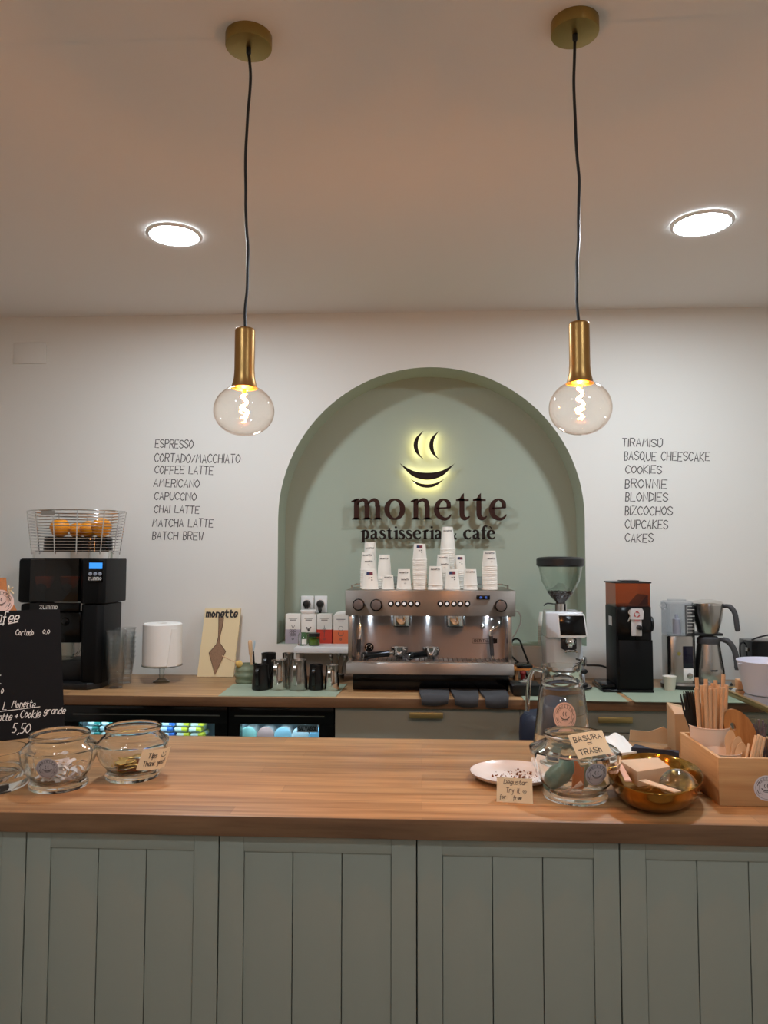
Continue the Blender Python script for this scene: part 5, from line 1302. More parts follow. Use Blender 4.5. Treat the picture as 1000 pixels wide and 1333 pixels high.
# ------------------------------------------------------------------ black grinder
Y = 3.10
Xb = lambda px, Y=Y: W(px, 800, Y).x
Zb = lambda py, Y=Y: W(820, py, Y).z
x0, x1 = Xb(801.5), Xb(848); y1 = 3.27
t = Thing('bulk_grinder', 'tall black box coffee grinder with an amber hopper', 'grinder', ((x0 + x1) / 2, 3.2, ZT))
zt_, zh_ = Zb(757.5), Zb(790)
mb = MB().box(x0, x1, Y, y1, ZT + .012, zh_, .003); mb.box(x0 + .01, x1 + .003, Y - .004, y1 - .02, ZT + .012, Zb(833), .003)
bd = t.part('body', MATTB, mb)
t.part('front_plate', GLOSSB, MB().box(x0 + .006, x1 - .004, Y - .006, Y, Zb(833), zh_ - .001, .001), bd)
t.part('base', GLOSSB, MB().box(Xb(783), x1 + .002, Y - .012, y1 + .02, ZT + .0004, ZT + .013, .003).box(Xb(783), x0 + .004, Y + .01, y1 - .02, ZT + .012, ZT + .032, .006))
hp = t.part('hopper', AMBER, MB().box(x0 + .002, x1 - .002, Y + .002, y1 - .002, zh_, zt_ - .006))
t.part('hopper_floor', mat('dark_amber', (74, 40, 20), .3), MB().hexa(q4(x0 + .006, x1 - .006, Y + .006, y1 - .006, zh_ + .001), q4(x0 + .006, x1 - .006, Y + .006, y1 - .006, zh_ + .004)).hexa([Vector((x1 - .045, Y + .02, zh_ + .004)), Vector((x1 - .006, Y + .02, zh_ + .004)), Vector((x1 - .006, y1 - .01, zh_ + .004)), Vector((x1 - .045, y1 - .01, zh_ + .004))], [Vector((x1 - .010, Y + .02, zh_ + .045)), Vector((x1 - .006, Y + .02, zh_ + .045)), Vector((x1 - .006, y1 - .01, zh_ + .045)), Vector((x1 - .010, y1 - .01, zh_ + .045))]), hp)
t.part('lid', BLACK, MB().box(x0 - .004, x1 + .003, Y - .003, y1 + .003, zt_ - .006, zt_, .002).box(x0 + .04, x1 - .03, Y + .05, y1 - .05, zt_, zt_ + .005, .002))
PLM = mat('grinder_tag_white', (206, 202, 200), .4)
xa_, xb_ = Xb(821), Xb(834.5)
mb = MB().hexa([Vector((xa_, Y - .010, Zb(827.5))), Vector((xb_, Y - .010, Zb(827.5))), Vector((xb_, Y - .002, Zb(827.5))), Vector((xa_, Y - .002, Zb(827.5)))], [Vector((xa_, Y - .010, Zb(806))), Vector((xb_, Y - .010, Zb(806))), Vector((xb_, Y - .002, Zb(806))), Vector((xa_, Y - .002, Zb(806)))], .0015)
pm = [(Xb(819.5), Zb(806)), (Xb(836), Zb(806)), (Xb(837), Zb(796)), (Xb(835), Zb(792)), (Xb(821), Zb(792)), (Xb(819), Zb(796))]
mb.prism(pm, lambda u, v, d: Vector((u, Y - .002 - d, v)), 0, .012)
lv = t.part('dosing_plate', PLM, mb)
F = plane((Xb(828), Y - .014, Zb(799.5)), (1, 0, 0), (0, 0, 1)); mb = MB()
for k in range(3): mb.vstroke([(p_[0], p_[1]) for p_ in arcstroke(0, 0, .0098, 20 + k * 120, 125 + k * 120, 8)], [.0015, .002, .003, .004, .005, .0055, .005, .0035, .001], F, .0002, .0010)
t.part('swirl_mark', mat('red_print', (176, 74, 74), .5), mb, lv)
mb = MB(); 
for k, vv in enumerate((-.0215, -.026)): mb.ink([(-.010 + .002 * k, vv), (.010 - .002 * k, vv)], .0028, F, .0006)
t.part('print', mat('red_print_pale', (196, 120, 118), .5), mb, lv)
t.part('dosing_knob', BLACK, MB().cyl((Xb(830.5), Y - .010, Zb(816.5)), (Xb(830.5), Y - .034, Zb(816.5)), .0105, .009, 28, .002), lv)
t.part('lever', CHROME, MB().tube(smoothpts([(Xb(819), Y - .012, Zb(794)), (Xb(817), Y - .016, Zb(797)), (Xb(819), Y - .016, Zb(802)), (Xb(816), Y - .018, Zb(809))], 4), .0025, 8), lv)
k = t.part('side_knob', CHROME, MB().cyl((x1 - .001, Y + .08, Zb(812, Y + .08)), (x1 + .016, Y + .08, Zb(812, Y + .08)), .018, n=32))
t.part('knob_ring', BLACK, MB().cyl((x1 + .0155, Y + .08, Zb(812, Y + .08)), (x1 + .026, Y + .08, Zb(812, Y + .08)), .032, .031, 40, .003), k)
t.part('side_label', PLM, MB().box(x0 - .0012, x0, Y + .06, Y + .11, Zb(816), Zb(804)))
# small paper cup
p = G(861, 893, ZT); r1 = .0255
t_ = MB().lathe([(0, ZT + .003), (.0185, ZT + .003), (.0192, ZT + .0004), (.0198, ZT + .001), (r1, ZT + .055), (r1 + .0014, ZT + .0565), (r1, ZT + .058), (r1 - .001, ZT + .056), (.0188, ZT + .005), (0, ZT + .0045)], (p.x, 3.16, 0), 36)
solo('paper_cup', 'single small white paper cup between the black grinder and the coffee maker', 'cup', CUPM, t_, (p.x, 3.16, ZT))

# ------------------------------------------------------------------ filter coffee maker
Y = 3.16
Xc = lambda px, Y=Y: W(px, 830, Y).x
Zc = lambda py, Y=Y: W(900, py, Y).z
t = Thing('coffee_maker', 'steel filter coffee maker with clear water tank beside its thermos jug', 'coffee maker', (Xc(910), Y + .09, ZT))
zbm = ZT + .030
mb = MB()
NB = 36; lo = []; 
xq0, xq1 = Xc(869), Xc(955)
def stadium(z, g=0.0):
    out = []; r = .075 + g; cx0, cx1 = xq0 + .072, xq1 - .06
    for i in range(19): a = PI / 2 + PI * i / 18; out.append(Vector((cx0 + r * math.cos(a), Y + .075 + r * math.sin(a), z)))
    for i in range(19): a = -PI / 2 + PI * i / 18; out.append(Vector((cx1 + r * math.cos(a), Y + .075 + r * math.sin(a), z)))
    return out
t.part('base', BLACK, MB().hexa(stadium(ZT + .0004), stadium(ZT + .018, .002)))
t.part('base_trim', STEELM, MB().hexa(stadium(ZT + .018, .001), stadium(ZT + .026, -.003)))
# tower
cx, cy_, r = (Xc(872) + Xc(908)) / 2, Y + .075, (Xc(908) - Xc(871.5)) / 2
ztk = Zc(829)
def rsq(a, z): 
    n_ = 4.0; return 1.0 / ((abs(math.cos(a)) ** n_ + abs(math.sin(a)) ** n_) ** (1 / n_)) * (1.0)
tw = t.part('tower', STEELM, MB().lathe([(0, ZT + .024), (r * .99, ZT + .024), (r, ZT + .06), (r, ztk - .006), (r * .96, ztk), (0, ztk)], (cx, cy_, 0), 64, 1, 1.0, rsq))
t.part('control_strip', mat('dark_blue_gloss', (10, 12, 34), .1), MB().box(Xc(891), Xc(904), cy_ - r - .004, cy_ - r + .01, Zc(870.5), Zc(842), .002), tw)
t.part('dial_plate', WHITE, MB().box(Xc(891), Xc(904), cy_ - r - .0035, cy_ - r + .01, Zc(887), Zc(871), .002), tw)
t.part('dial', STEELM, MB().cyl((Xc(898.5), cy_ - r - .003, Zc(880.5)), (Xc(898.5), cy_ - r - .013, Zc(880.5)), .0115, n=28, bev=.002), tw)
t.part('round_badge', mat('olive_badge', (136, 126, 60), .5), MB().cyl((Xc(886), cy_ - r + .001, Zc(852)), (Xc(886), cy_ - r - .001, Zc(852)), .0075, n=24), tw)
zta = Zc(784)
tk = t.part('water_tank', GREYP, MB().lathe([(r * .97, ztk), (r * 1.0, ztk + .006), (r * 1.0, zta - .008), (r * .97, zta - .008), (r * .97, ztk + .006), (0, ztk + .003)], (cx, cy_, 0), 64, 1, 1, rsq))
t.part('tank_lid', GREYP, MB().lathe([(0, zta - .008), (r * 1.02, zta - .008), (r * 1.02, zta - .001), (r * .9, zta + .002), (r * .6, zta + .003), (r * .6, zta + .008), (0, zta + .008)], (cx, cy_, 0), 64, 1, 1, rsq))
t.part('tank_loop', GREYP, MB().tube([(cx - r - .008 + .013 * math.cos(a_ / 12 * 2 * PI), cy_ - .03, zta - .016 + .013 * math.sin(a_ / 12 * 2 * PI)) for a_ in range(12)], .0025, 8, closed=True))
t.part('water_riser', mat('milky_white', (206, 206, 218), .4), MB().lathe([(0, ztk + .006), (.017, ztk + .006), (.015, ztk + .050), (.016, ztk + .066), (.007, ztk + .068), (.006, ztk + .085), (0, ztk + .085)], (cx - .008, cy_ - .02, 0), 24), tk)
mb = MB(); F = lambda u, v, d: Vector((u, cy_ - r - d, v))
for k in range(9):
    z = ztk + .016 + k * .013; mb.ink([(cx + .022, z), (cx + (.052 if k % 2 else .042), z)], .0016, F, .0010)
mb.ink([(cx + .022, ztk + .012), (cx + .022, zta - .016)], .0014, F, .0010)
t.part('level_marks', CHALK, mb, tk)
# filter holder + arm
fx_, fy = Xc(931), Y + .075
zf0, zf1 = Zc(826), Zc(787)
t.part('arm', BLACK, MB().box(cx + r * .9, fx_ + .05, fy - .03, fy + .05, Zc(829), Zc(825.5), .003).box(cx + r * .86, cx + r * 1.12, fy - .03, fy + .05, ZT + .026, Zc(790), .004))
rf = (Xc(951) - Xc(910)) / 2
fb = t.part('filter_basket', STEELM, MB().lathe([(0, zf0), (rf * .60, zf0), (rf * .66, zf0 + .006), (rf * .86, zf0 + .05), (rf * .97, zf0 + .085), (rf, zf1 - .006), (0, zf1 - .006)], (fx_, fy, 0), 56))
t.part('basket_lid', STEELP, MB().lathe([(rf * 1.0, zf1 - .006), (rf * 1.01, zf1 + .002), (rf * .85, zf1 + .011), (rf * .4, zf1 + .016), (0, zf1 + .016)], (fx_, fy, 0), 56), fb)
t.part('handle', RUBBER, MB().tube(smoothpts([(fx_ + rf * .92, fy - .01, zf1 - .010), (fx_ + rf * 1.25, fy - .03, zf1 - .010), (fx_ + rf * 1.52, fy - .04, zf1 - .036), (fx_ + rf * 1.60, fy - .045, zf1 - .085), (fx_ + rf * 1.66, fy - .045, zf1 - .108)], 6), [.008] * 6 + [.0105] * 17 + [.0085] * 2, 12), fb)
# thermos jug
zj0, zj1, zj2 = ZT + .0265, Zc(840), Zc(829.5)
rj = (Xc(951.5) - Xc(911)) / 2
jx_ = Xc(931)
t2 = Thing('thermos_jug', 'steel thermos jug with grey lid and handle under the filter basket', 'jug', (jx_, fy, zj0))
jb = t2.part('jug_body', STEELM, MB().lathe([(0, zj0), (rj * .94, zj0), (rj, zj0 + .008), (rj * .97, zj0 + .05), (rj * .85, zj0 + .095), (rj * .72, zj1), (0, zj1)], (jx_, fy, 0), 56))
t2.part('lid', RUBBER, MB().lathe([(rj * .72, zj1), (rj * .735, zj1 + .004), (rj * .70, zj1 + .022), (rj * .55, zj2 - .003), (.02, zj2 - .001), (0, zj2 - .001)], (jx_, fy, 0), 56))
t2.part('handle', RUBBER, MB().tube(smoothpts([(jx_ + rj * .6, fy - .01, zj1 + .016), (jx_ + rj * 1.05, fy - .03, zj1 + .014), (jx_ + rj * 1.42, fy - .04, zj1 - .018), (jx_ + rj * 1.55, fy - .045, zj1 - .065), (jx_ + rj * 1.56, fy - .045, zj1 - .10)], 6), [.008] * 4 + [.0115] * 19 + [.009] * 2, 12))
mb = MB(); mb.ink([(-.011, .004), (-.004, .005), (.004, .0045), (.011, .005)], .006, cyl_text((jx_, fy), rj * .985, zj0 + .046), .0015); t2.part('logo', INK, mb)
# black device at the end
x0, x1 = W(979, 850, 3.25).x, W(1040, 850, 3.25).x
t = Thing('radio', 'black box-shaped appliance against the wall beyond the coffee maker', 'appliance', ((x0 + x1) / 2, 3.3, ZT))
zr0 = W(990, 835, 3.25).z
t.part('housing', GLOSSB, MB().box(x0, x1, 3.25, 3.38, ZT + .006, zr0, .004))
t.part('foot', BLACK, MB().box(x0 + .01, x1 - .01, 3.26, 3.37, ZT + .0003, ZT + .006))
t.part('top_plate', STEELM, MB().box(x0 + .035, x0 + .06, 3.255, 3.262, zr0 - .0005, zr0 + .002))
t.part('carry_loop', BLACK, MB().tube(smoothpts([(x0 + .02, 3.3, zr0), (x0 + .05, 3.3, zr0 + .012), (x0 + .10, 3.3, zr0 + .022), (x0 + .16, 3.3, zr0 + .014), (x0 + .18, 3.3, zr0)], 5), .0035, 8))
t.part('cord', BLACK, MB().tube(smoothpts([(x0 + .002, 3.33, zr0 - .012), (x0 - .013, 3.33, zr0 - .02), (x0 - .016, 3.33, zr0 - .05), (x0 - .016, 3.32, zr0 - .10), (x0 - .014, 3.32, ZT + .004)], 5), .0038, 8))
t.part('side_socket', STEELM, MB().box(x0 - .006, x0, 3.28, 3.30, zr0 - .045, zr0 - .028, .001))

# ------------------------------------------------------------------ things on the front counter
def oct_(k):
    def f(a, z):
        q = k(z); b = ((a + PI / 8) % (PI / 4)) - PI / 8
        return 1 + q * (math.cos(PI / 8) / math.cos(b) / math.cos(PI / 8) * .97 - 1) if q else 1.0
    return f
def jar(xc, yb, rb_px, rs_px, rr_px, y_sh, y_rim, label, name='glass_jar', turn=0.2):
    f = G(xc, yb, ZT); rb = rb_px * f.y / 1000 * 1.04; Y = f.y + rb; x = W(xc, yb, Y).x
    k = Y / 1000; rb, rs, rr = rb_px * k, rs_px * k, rr_px * k
    zs_, zr = W(xc, y_sh, Y).z, W(xc, y_rim, Y).z
    z0 = ZT + .0003
    t = Thing(name, label, 'jar', (x, Y, z0), 'glass jars on the counter')
    zn = zs_ + (zr - zs_) * .50
    out = [(rb * .97, z0), (rb, z0 + .004), (rb, z0 + .010), (rb * .93, z0 + .017), (rb * .95, z0 + .024), (rb + (rs - rb) * .45, z0 + .024 + (zs_ - z0 - .024) * .25), (rb + (rs - rb) * .82, z0 + .024 + (zs_ - z0 - .024) * .55), (rs * .99, z0 + .024 + (zs_ - z0 - .024) * .82), (rs, zs_), (rs * .965, zs_ + .005), (rr * .99, zn), (rr * .955, zn + .006), (rr * .955, zr - .012), (rr, zr - .008), (rr, zr - .002), (rr * .97, zr)]
    inn = [(rr * .945, zr - .002), (rr * .92, zr - .012), (rr * .92, zn + .004), (rr * .96, zn - .003), (rs * .955, zs_ - .001), (rs * .955, z0 + .024 + (zs_ - z0 - .024) * .82), (rb + (rs - rb) * .82 - .0042, z0 + .024 + (zs_ - z0 - .024) * .55), (rb + (rs - rb) * .45 - .0042, z0 + .024 + (zs_ - z0 - .024) * .25), (rb * .90, z0 + .022), (rb * .80, z0 + .012), (0, z0 + .010)]
    def amount(z): return max(0.0, min(1.0, 1 - abs(z - zs_) / ((zs_ - z0) * .85 if z < zs_ else (zn - zs_)))) 
    def shp(a, z):
        b = ((a + turn) % (PI / 4)) - PI / 8
        q = amount(z); return 1 + q * (math.cos(PI / 8) / math.cos(b) * 1.03 - 1)
    t.part('glass', GLASSK, MB().lathe([(0, z0)] + out + inn, (x, Y, 0), 96, 1, 1, shp), ang=55)
    t.surf = (x, Y, out, shp); t.z0 = z0; t.r = (rb, rs, rr); t.zz = (z0, zs_, zn, zr)
    return t
def on_jar(t, zc, a0):
    x, Y, prof, shp = t.surf
    def R(z):
        for (r0, z0), (r1, z1) in zip(prof, prof[1:]):
            if z0 <= z <= z1 and z1 > z0: return r0 + (r1 - r0) * (z - z0) / (z1 - z0)
        return prof[-1][0]
    rc = R(zc)
    # tangent plane at (zc, a0)
    e = .006; s = (R(zc + e) - R(zc - e)) / (2 * e); k = shp(a0, zc)
    rad = Vector((math.cos(a0), math.sin(a0), 0)); Uv = Vector((-math.sin(a0), math.cos(a0), 0)); Vv = (Vector((0, 0, 1)) + rad * s * k).normalized()
    def F(u, v, d):
        z = zc + v * Vv.z; a = a0 + u / rc
        r = max(R(z) * shp(a, z), 0) + d + .0004
        return Vector((x + r * math.cos(a), Y + r * math.sin(a), z))
    return F
# jar with coins
SCR = mat('torn_paper', (232, 226, 224), .8)
j2 = jar(172, 1021, 34, 46, 35.5, 965, 943.5, 'glass tip jar with coins in it and a handwritten thank-you note')
nt_ = [W(184, 983, j2.loc.y - .083), W(222, 972, j2.loc.y - .062), W(217, 996, j2.loc.y - .056), W(176, 1003, j2.loc.y - .078)]
nt_ = [W(186, 976, j2.loc.y - .072), W(223, 971.5, j2.loc.y - .030), W(214, 998, j2.loc.y - .040), W(177, 1002.5, j2.loc.y - .078)]
def patch(c, bow=0.0):
    tl, tr, br, bl = [Vector(v) for v in c]; w_, h_ = (tr - tl).length, (tl - bl).length
    nn = (tr - tl).cross(tl - bl).normalized()
    if nn.y > 0: nn = -nn
    def F(u, v, d):
        s, r = u / w_, v / h_
        return (bl * (1 - s) + br * s) * (1 - r) + (tl * (1 - s) + tr * s) * r + nn * (d + bow * 4 * s * (1 - s))
    return F, w_, h_
def sheet(F, w_, h_, th=.0005, n=10):
    mb = MB(); mb.vstroke([(w_ * i / n, h_ / 2) for i in range(n + 1)], [h_] * (n + 1), F, 0, th); return mb
F, w_, h_ = patch(nt_, .012)
nt2 = Thing('paper_note', 'cream handwritten thank-you note stuck on the coin jar', 'note', nt_[3])
nt2.part('paper', CREAM, sheet(F, w_, h_))
mb = MB(); write(mb, 'Tips ', F, w_ * .22, h_ * .60, h_ * .24, .0014, w_ * .36, jit=.05, e=.0012)
mb.ink(arcstroke(w_ * .76, h_ * .72, .006, 190, 350), .0014, F, .0012); mb.ink([(w_ * .70, h_ * .84), (w_ * .71, h_ * .78)], .0014, F, .0012); mb.ink([(w_ * .80, h_ * .85), (w_ * .81, h_ * .79)], .0014, F, .0012)
write(mb, 'Thank you!', F, w_ * .14, h_ * .20, h_ * .25, .0014, w_ * .74, jit=.06, rot=.06, e=.0012)
nt2.part('handwriting', INK, mb)
COINS = [mat('brass_coin', (206, 168, 92), .3, 1.0), mat('copper_coin', (170, 100, 62), .35, 1.0), mat('silver_coin', (186, 182, 172), .3, 1.0)]
rg = random.Random(21)
cz = j2.z0 + .0135; rb = j2.r[0] * .80
proto = {}
def slot(n, R, rr, rg, z0, layers):
    pos = []
    for l in range(layers):
        tries = 0; here = []
        while len(here) < n and tries < 900:
            tries += 1; a = rg.uniform(0, 2 * PI); r_ = R * (1 - .02 * l) * math.sqrt(rg.random())
            p_ = (r_ * math.cos(a), r_ * math.sin(a))
            if all((p_[0] - q[0]) ** 2 + (p_[1] - q[1]) ** 2 > (rr * 1.55) ** 2 for q in here): here.append(p_)
        pos += [(q[0], q[1], z0 + l * .0042) for q in here]
    return pos
for i, (dx, dy, z) in enumerate(slot(9, rb - .010, .011, rg, cz, 7)):
    k = rg.choice((0, 0, 1, 2)); r_ = (.0122, .0098, .0120)[k]
    if k not in proto: proto[k] = MB().lathe([(0, 0), (r_ - .0006, 0), (r_, .0005), (r_, .0017), (r_ - .0006, .0022), (r_ - .0018, .0022), (r_ - .002, .0018), (0, .0018)], (0, 0, 0), 28).build('coin', COINS[k]); o = proto[k]
    else: o = proto[k].copy(); COL.objects.link(o)
    lay = int(round((z - cz) / .0042))
    o.location = (j2.loc.x + dx, j2.loc.y + dy, z); o.rotation_euler = (rg.uniform(-.16, .16) * (lay > 0), rg.uniform(-.16, .16) * (lay > 0), rg.uniform(0, 6))
    tag(o, ('gold-coloured', 'copper-coloured', 'silver-coloured')[k] + ' coin lying in the tip jar', 'coin', ('gold', 'copper', 'silver')[k] + ' coins in the tip jar')
# jar with folded slips
j1 = jar(76, 1034.5, 36.5, 47.5, 38, 973, 953, 'glass jar full of white paper slips with a round grey sticker')
sticker(j1, on_jar(j1, W(84, 1000, j1.loc.y - .07).z, -PI / 2 + .13), (0, 0), .0238, GREYST, INK, lab='round grey shop sticker')
rg = random.Random(5); sp = None
zb_ = j1.z0 + .0145; Rb = j1.r[0] * .80
n_sl = 0
for lay in range(6):
    for q in range(9):
        a = rg.uniform(0, 2 * PI); r_ = (Rb - .017 + .0045 * lay) * math.sqrt(rg.random()); L_, w_ = rg.uniform(.020, .030), rg.uniform(.008, .012)
        mb = MB(); rows = []
        for s_ in range(5):
            u = s_ / 4 - .5; rows.append([(u * L_, -w_ / 2, .0025 * math.cos(u * 5)), (u * L_, w_ / 2, .0025 * math.cos(u * 5)), (u * L_, w_ / 2, .0025 * math.cos(u * 5) + .0008), (u * L_, -w_ / 2, .0025 * math.cos(u * 5) + .0008)])
        vv = [[mb._v(p_) for p_ in r__] for r__ in rows]
        for A, B in zip(vv, vv[1:]):
            for k in range(4): mb._f((A[k], A[(k + 1) % 4], B[(k + 1) % 4], B[k]))
        mb._f(vv[0]); mb._f(vv[-1])
        o = mb.build('paper_slip', SCR); n_sl += 1
        o.location = (j1.loc.x + r_ * math.cos(a), j1.loc.y + r_ * math.sin(a), zb_ + lay * .0070 + rg.uniform(0, .003)); o.rotation_euler = (rg.uniform(-.5, .5) * (lay > 0), rg.uniform(-.7, .7) * (lay > 0), rg.uniform(0, 6))
        tag(o, 'folded white paper slip in the jar with the grey sticker', 'paper', 'paper slips in the jar')
# tumbler cut by the frame
p = G(-22, 1040, ZT); r = .090; Y = p.y + r; x = W(33, 1015, Y).x - r
t = Thing('glass_tumbler', 'wide low glass tumbler with a thick foot at the edge of the counter', 'tumbler', (x, Y, ZT))
z1 = W(20, 976, Y).z
t.part('glass', GLASSK, MB().lathe([(0, ZT + .0003), (r * .95, ZT + .0003), (r, ZT + .006), (r, ZT + .020), (r * .93, ZT + .026), (r * .94, ZT + .030), (r * .92, ZT + .036), (r * .93, z1 - .01), (r * .95, z1), (r * .91, z1), (r * .88, z1 - .01), (r * .87, ZT + .036), (r * .7, ZT + .024), (0, ZT + .022)], (x, Y, 0), 64))
# chalkboard on a wooden stand
P1, P0 = G(84.5, 956, ZT), G(0, 965, ZT)
U = (P1 - P0).normalized(); nb = Vector((U.y, -U.x, 0)); ln = math.radians(19)
V = (Vector((0, 0, 1)) * math.cos(ln) - nb * math.sin(ln)).normalized(); Nb = U.cross(V); BW = .36
o_ = P1 - U * BW + Vector((0, 0, .0006))
Fb = plane(o_, U, V)
def on_b(px, py):
    d = fw + rt * ((px - CXP) / FPX) - up * ((py - CYP) / FPX); c = Vector((0, 0, CAM_H))
    k = (o_ - c).dot(Nb) / d.dot(Nb); q = c + d * k - o_
    return q.dot(U), q.dot(V)
BH = on_b(78, 793)[1]
t = Thing('chalkboard', 'black chalkboard price list leaning at the end of the counter', 'chalkboard', P1 - U * BW / 2)
mb = MB(); mb.prism([(0, 0), (BW, 0), (BW - .006, BH), (.006, BH)], Fb, -.008, 0)
t.part('board', SLATE, mb)
def chalk(txt, xa, xb, yb, ytop, wd=.0028, jit=.05):
    a, b = on_b(xa, yb), on_b(xb, yb); h = on_b(xa, ytop)[1] - a[1]
    t.part('chalk_line', CHALK, write(MB(), txt, Fb, a[0], a[1], h, wd * .8, b[0] - a[0], jit=jit, slant=.15, rot=(b[1] - a[1]) / (b[0] - a[0]), e=.0008))
chalk('Cafee', -14, 23, 810, 797, .0036)
for (xa, ya, xb, yb) in ((-12, 813, 5, 812), (11, 812, 23, 809.5)): t.part('chalk_line', CHALK, MB().ink([on_b(xa, ya), on_b(xb, yb)], .003, Fb, .0008))
chalk('Cortado', 20, 43, 827, 820, .0022); chalk('0.0', 55.5, 64, 825, 820, .0022)
for yy in (879, 890): t.part('chalk_line', CHALK, MB().ink([on_b(-3, yy + 1), on_b(.8, yy)], .0026, Fb, .0008))
chalk('0', .8, 3.4, 903, 897, .0024)
chalk('L', 3.5, 8, 924, 914.5, .0026); chalk('Monette', 15, 45, 920.5, 912, .0024, .12)
t.part('chalk_line', CHALK, MB().ink([on_b(-6, 927), on_b(52, 920)], .0018, Fb, .0008))
chalk('Latte', -8, 14, 938, 929, .0026); chalk('+', 18.5, 22, 936, 929, .0026); chalk('Cookie', 26, 51.5, 934.5, 924.5, .0028); chalk('grande', 57, 84, 929.5, 921, .0026)
chalk('5,50', 15.5, 38, 954, 942, .0030)
Fs = plane(o_ - Nb * .0215, U, V)
def on_s(px, py):
    d = fw + rt * ((px - CXP) / FPX) - up * ((py - CYP) / FPX); c = Vector((0, 0, CAM_H)); oo = o_ - Nb * .0095
    k = (oo - c).dot(Nb) / d.dot(Nb); q = c + d * k - oo
    return q.dot(U), q.dot(V)
poly = [on_s(*q) for q in ((-30, 752), (8, 752), (9.5, 769), (23, 797))]
poly += [(poly[3][0] + .045, .0042), (poly[0][0] - .10, .0042)]
tw_ = Thing('wooden_stand', 'tapered wooden stand with a round shop sticker behind the chalkboard', 'stand', Fs(poly[4][0] - .1, 0, 0))
mb = MB(); mb.prism(poly, Fs, 0, .012)
tw_.part('board', wood('stand_wood', (196, 128, 72), (156, 94, 50), axis='Z', grain=16), mb)
c = on_s(0, 783.5)
sticker(tw_, Fs, c, .0385, mat('pink_beige_sticker', (226, 198, 188), .7), INK, e=.0126, lab='round pink-beige shop sticker')
mb = MB(); c = Fs(*on_s(12, 768), .014)
for k, (dx, dz) in enumerate(((-.004, .012), (.010, .008), (.012, -.012), (-.002, -.014))): mb.tube(smoothpts([c, c + Vector((dx * .6 + .003, -.004, dz * .5)), c + Vector((dx + .002, -.002, dz))], 4), .0026, 6)
tw_.part('ribbon_bow', CREAM, mb, None, 'small cream ribbon bow')

# plate with crumbs
zr = ZT + .019; c = G(668, 1004, zr); r = 54.5 * c.y / 1000
t = Thing('plate', 'white porcelain tasting plate sprinkled with crumbs', 'plate', (c.x, c.y, ZT))
t.part('plate', PORC, MB().lathe([(0, ZT + .0004), (r * .60, ZT + .0004), (r * .62, ZT + .002), (r * .90, ZT + .010), (r * .995, zr - .001), (r, zr), (r * .985, zr + .0008), (r * .90, ZT + .014), (r * .66, ZT + .0062), (0, ZT + .0056)], (c.x, c.y, 0), 72))
t.part('rim', mat('brown_rim', (150, 120, 104), .4), MB().ring((c.x, c.y, zr + .0002), r * .997, .0008, 72, 6))
mb = MB(); rg = random.Random(9)
for i in range(130):
    a = rg.uniform(0, 2 * PI); rr = r * .62 * math.sqrt(rg.random()); s_ = rg.uniform(.0008, .0024) if i > 14 else rg.uniform(.0024, .0046)
    dx, dy = rr * math.cos(a) + .012, rr * math.sin(a)
    if math.hypot(dx, dy) > r * .64: continue
    M_ = Matrix.Translation((c.x + dx, c.y + dy, ZT + .0058 + s_ * .55)) @ Matrix.Rotation(rg.uniform(0, 6), 4, (rg.random(), rg.random(), rg.random() + .1)) @ Matrix.Diagonal((1, rg.uniform(.6, 1), rg.uniform(.5, .8), 1))
    mb.sphere(None, s_, 6, 4, M=M_)
solo('crumbs', 'brown cake crumbs scattered on the white plate', 'crumbs', mat('brown_crumb', (132, 78, 42), .9, noise=.5, nscale=220), mb, (c.x, c.y, ZT + .006), kind='stuff')
# folded card
a, b = G(646.5, 1044, ZT), G(694, 1046.5, ZT); a.z = b.z = ZT + .0003
U = (b - a).normalized(); n_ = Vector((U.y, -U.x, 0)); w_ = (b - a).length; ln = math.radians(14)
V = (Vector((0, 0, 1)) * math.cos(ln) - n_ * math.sin(ln)).normalized()
hh = (W(670, 1012.5, a.y + .01).z - ZT) / math.cos(ln)
F = plane(a, U, V)
t = Thing('tent_card', 'cream folded card with handwriting in front of the tasting plate', 'card', (a + b) / 2)
mb = MB().prism([(0, 0), (w_, 0), (w_ - .001, hh), (.001, hh)], F, -.0006, 0)
top = F(0, hh, 0); V2 = (Vector((0, 0, -1)) * math.cos(ln) - n_ * math.sin(ln)).normalized()
F2 = lambda u, v, d: top + U * u + V2 * v + n_ * (-d)
mb.prism([(.001, 0), (w_ - .001, 0), (w_, hh), (0, hh)], F2, -.0006, 0)
t.part('card', CREAM, mb)
mb = MB()
write(mb, 'Degustar', F, w_ * .20, hh * .74, hh * .17, .0011, w_ * .64, slant=.15, jit=.04, e=.0005)
write(mb, 'Try it', F, w_ * .26, hh * .40, hh * .19, .0011, w_ * .38, slant=.15, jit=.04, e=.0005)
write(mb, '♡', F, w_ * .72, hh * .36, hh * .17, .0011, w_ * .11, e=.0005)
write(mb, 'for', F, w_ * .09, hh * .15, hh * .15, .0010, w_ * .16, slant=.15, e=.0005); write(mb, 'free', F, w_ * .46, hh * .13, hh * .15, .0010, w_ * .22, slant=.15, e=.0005)
t.part('handwriting', mat('brown_ink', (84, 56, 46), .7), mb)

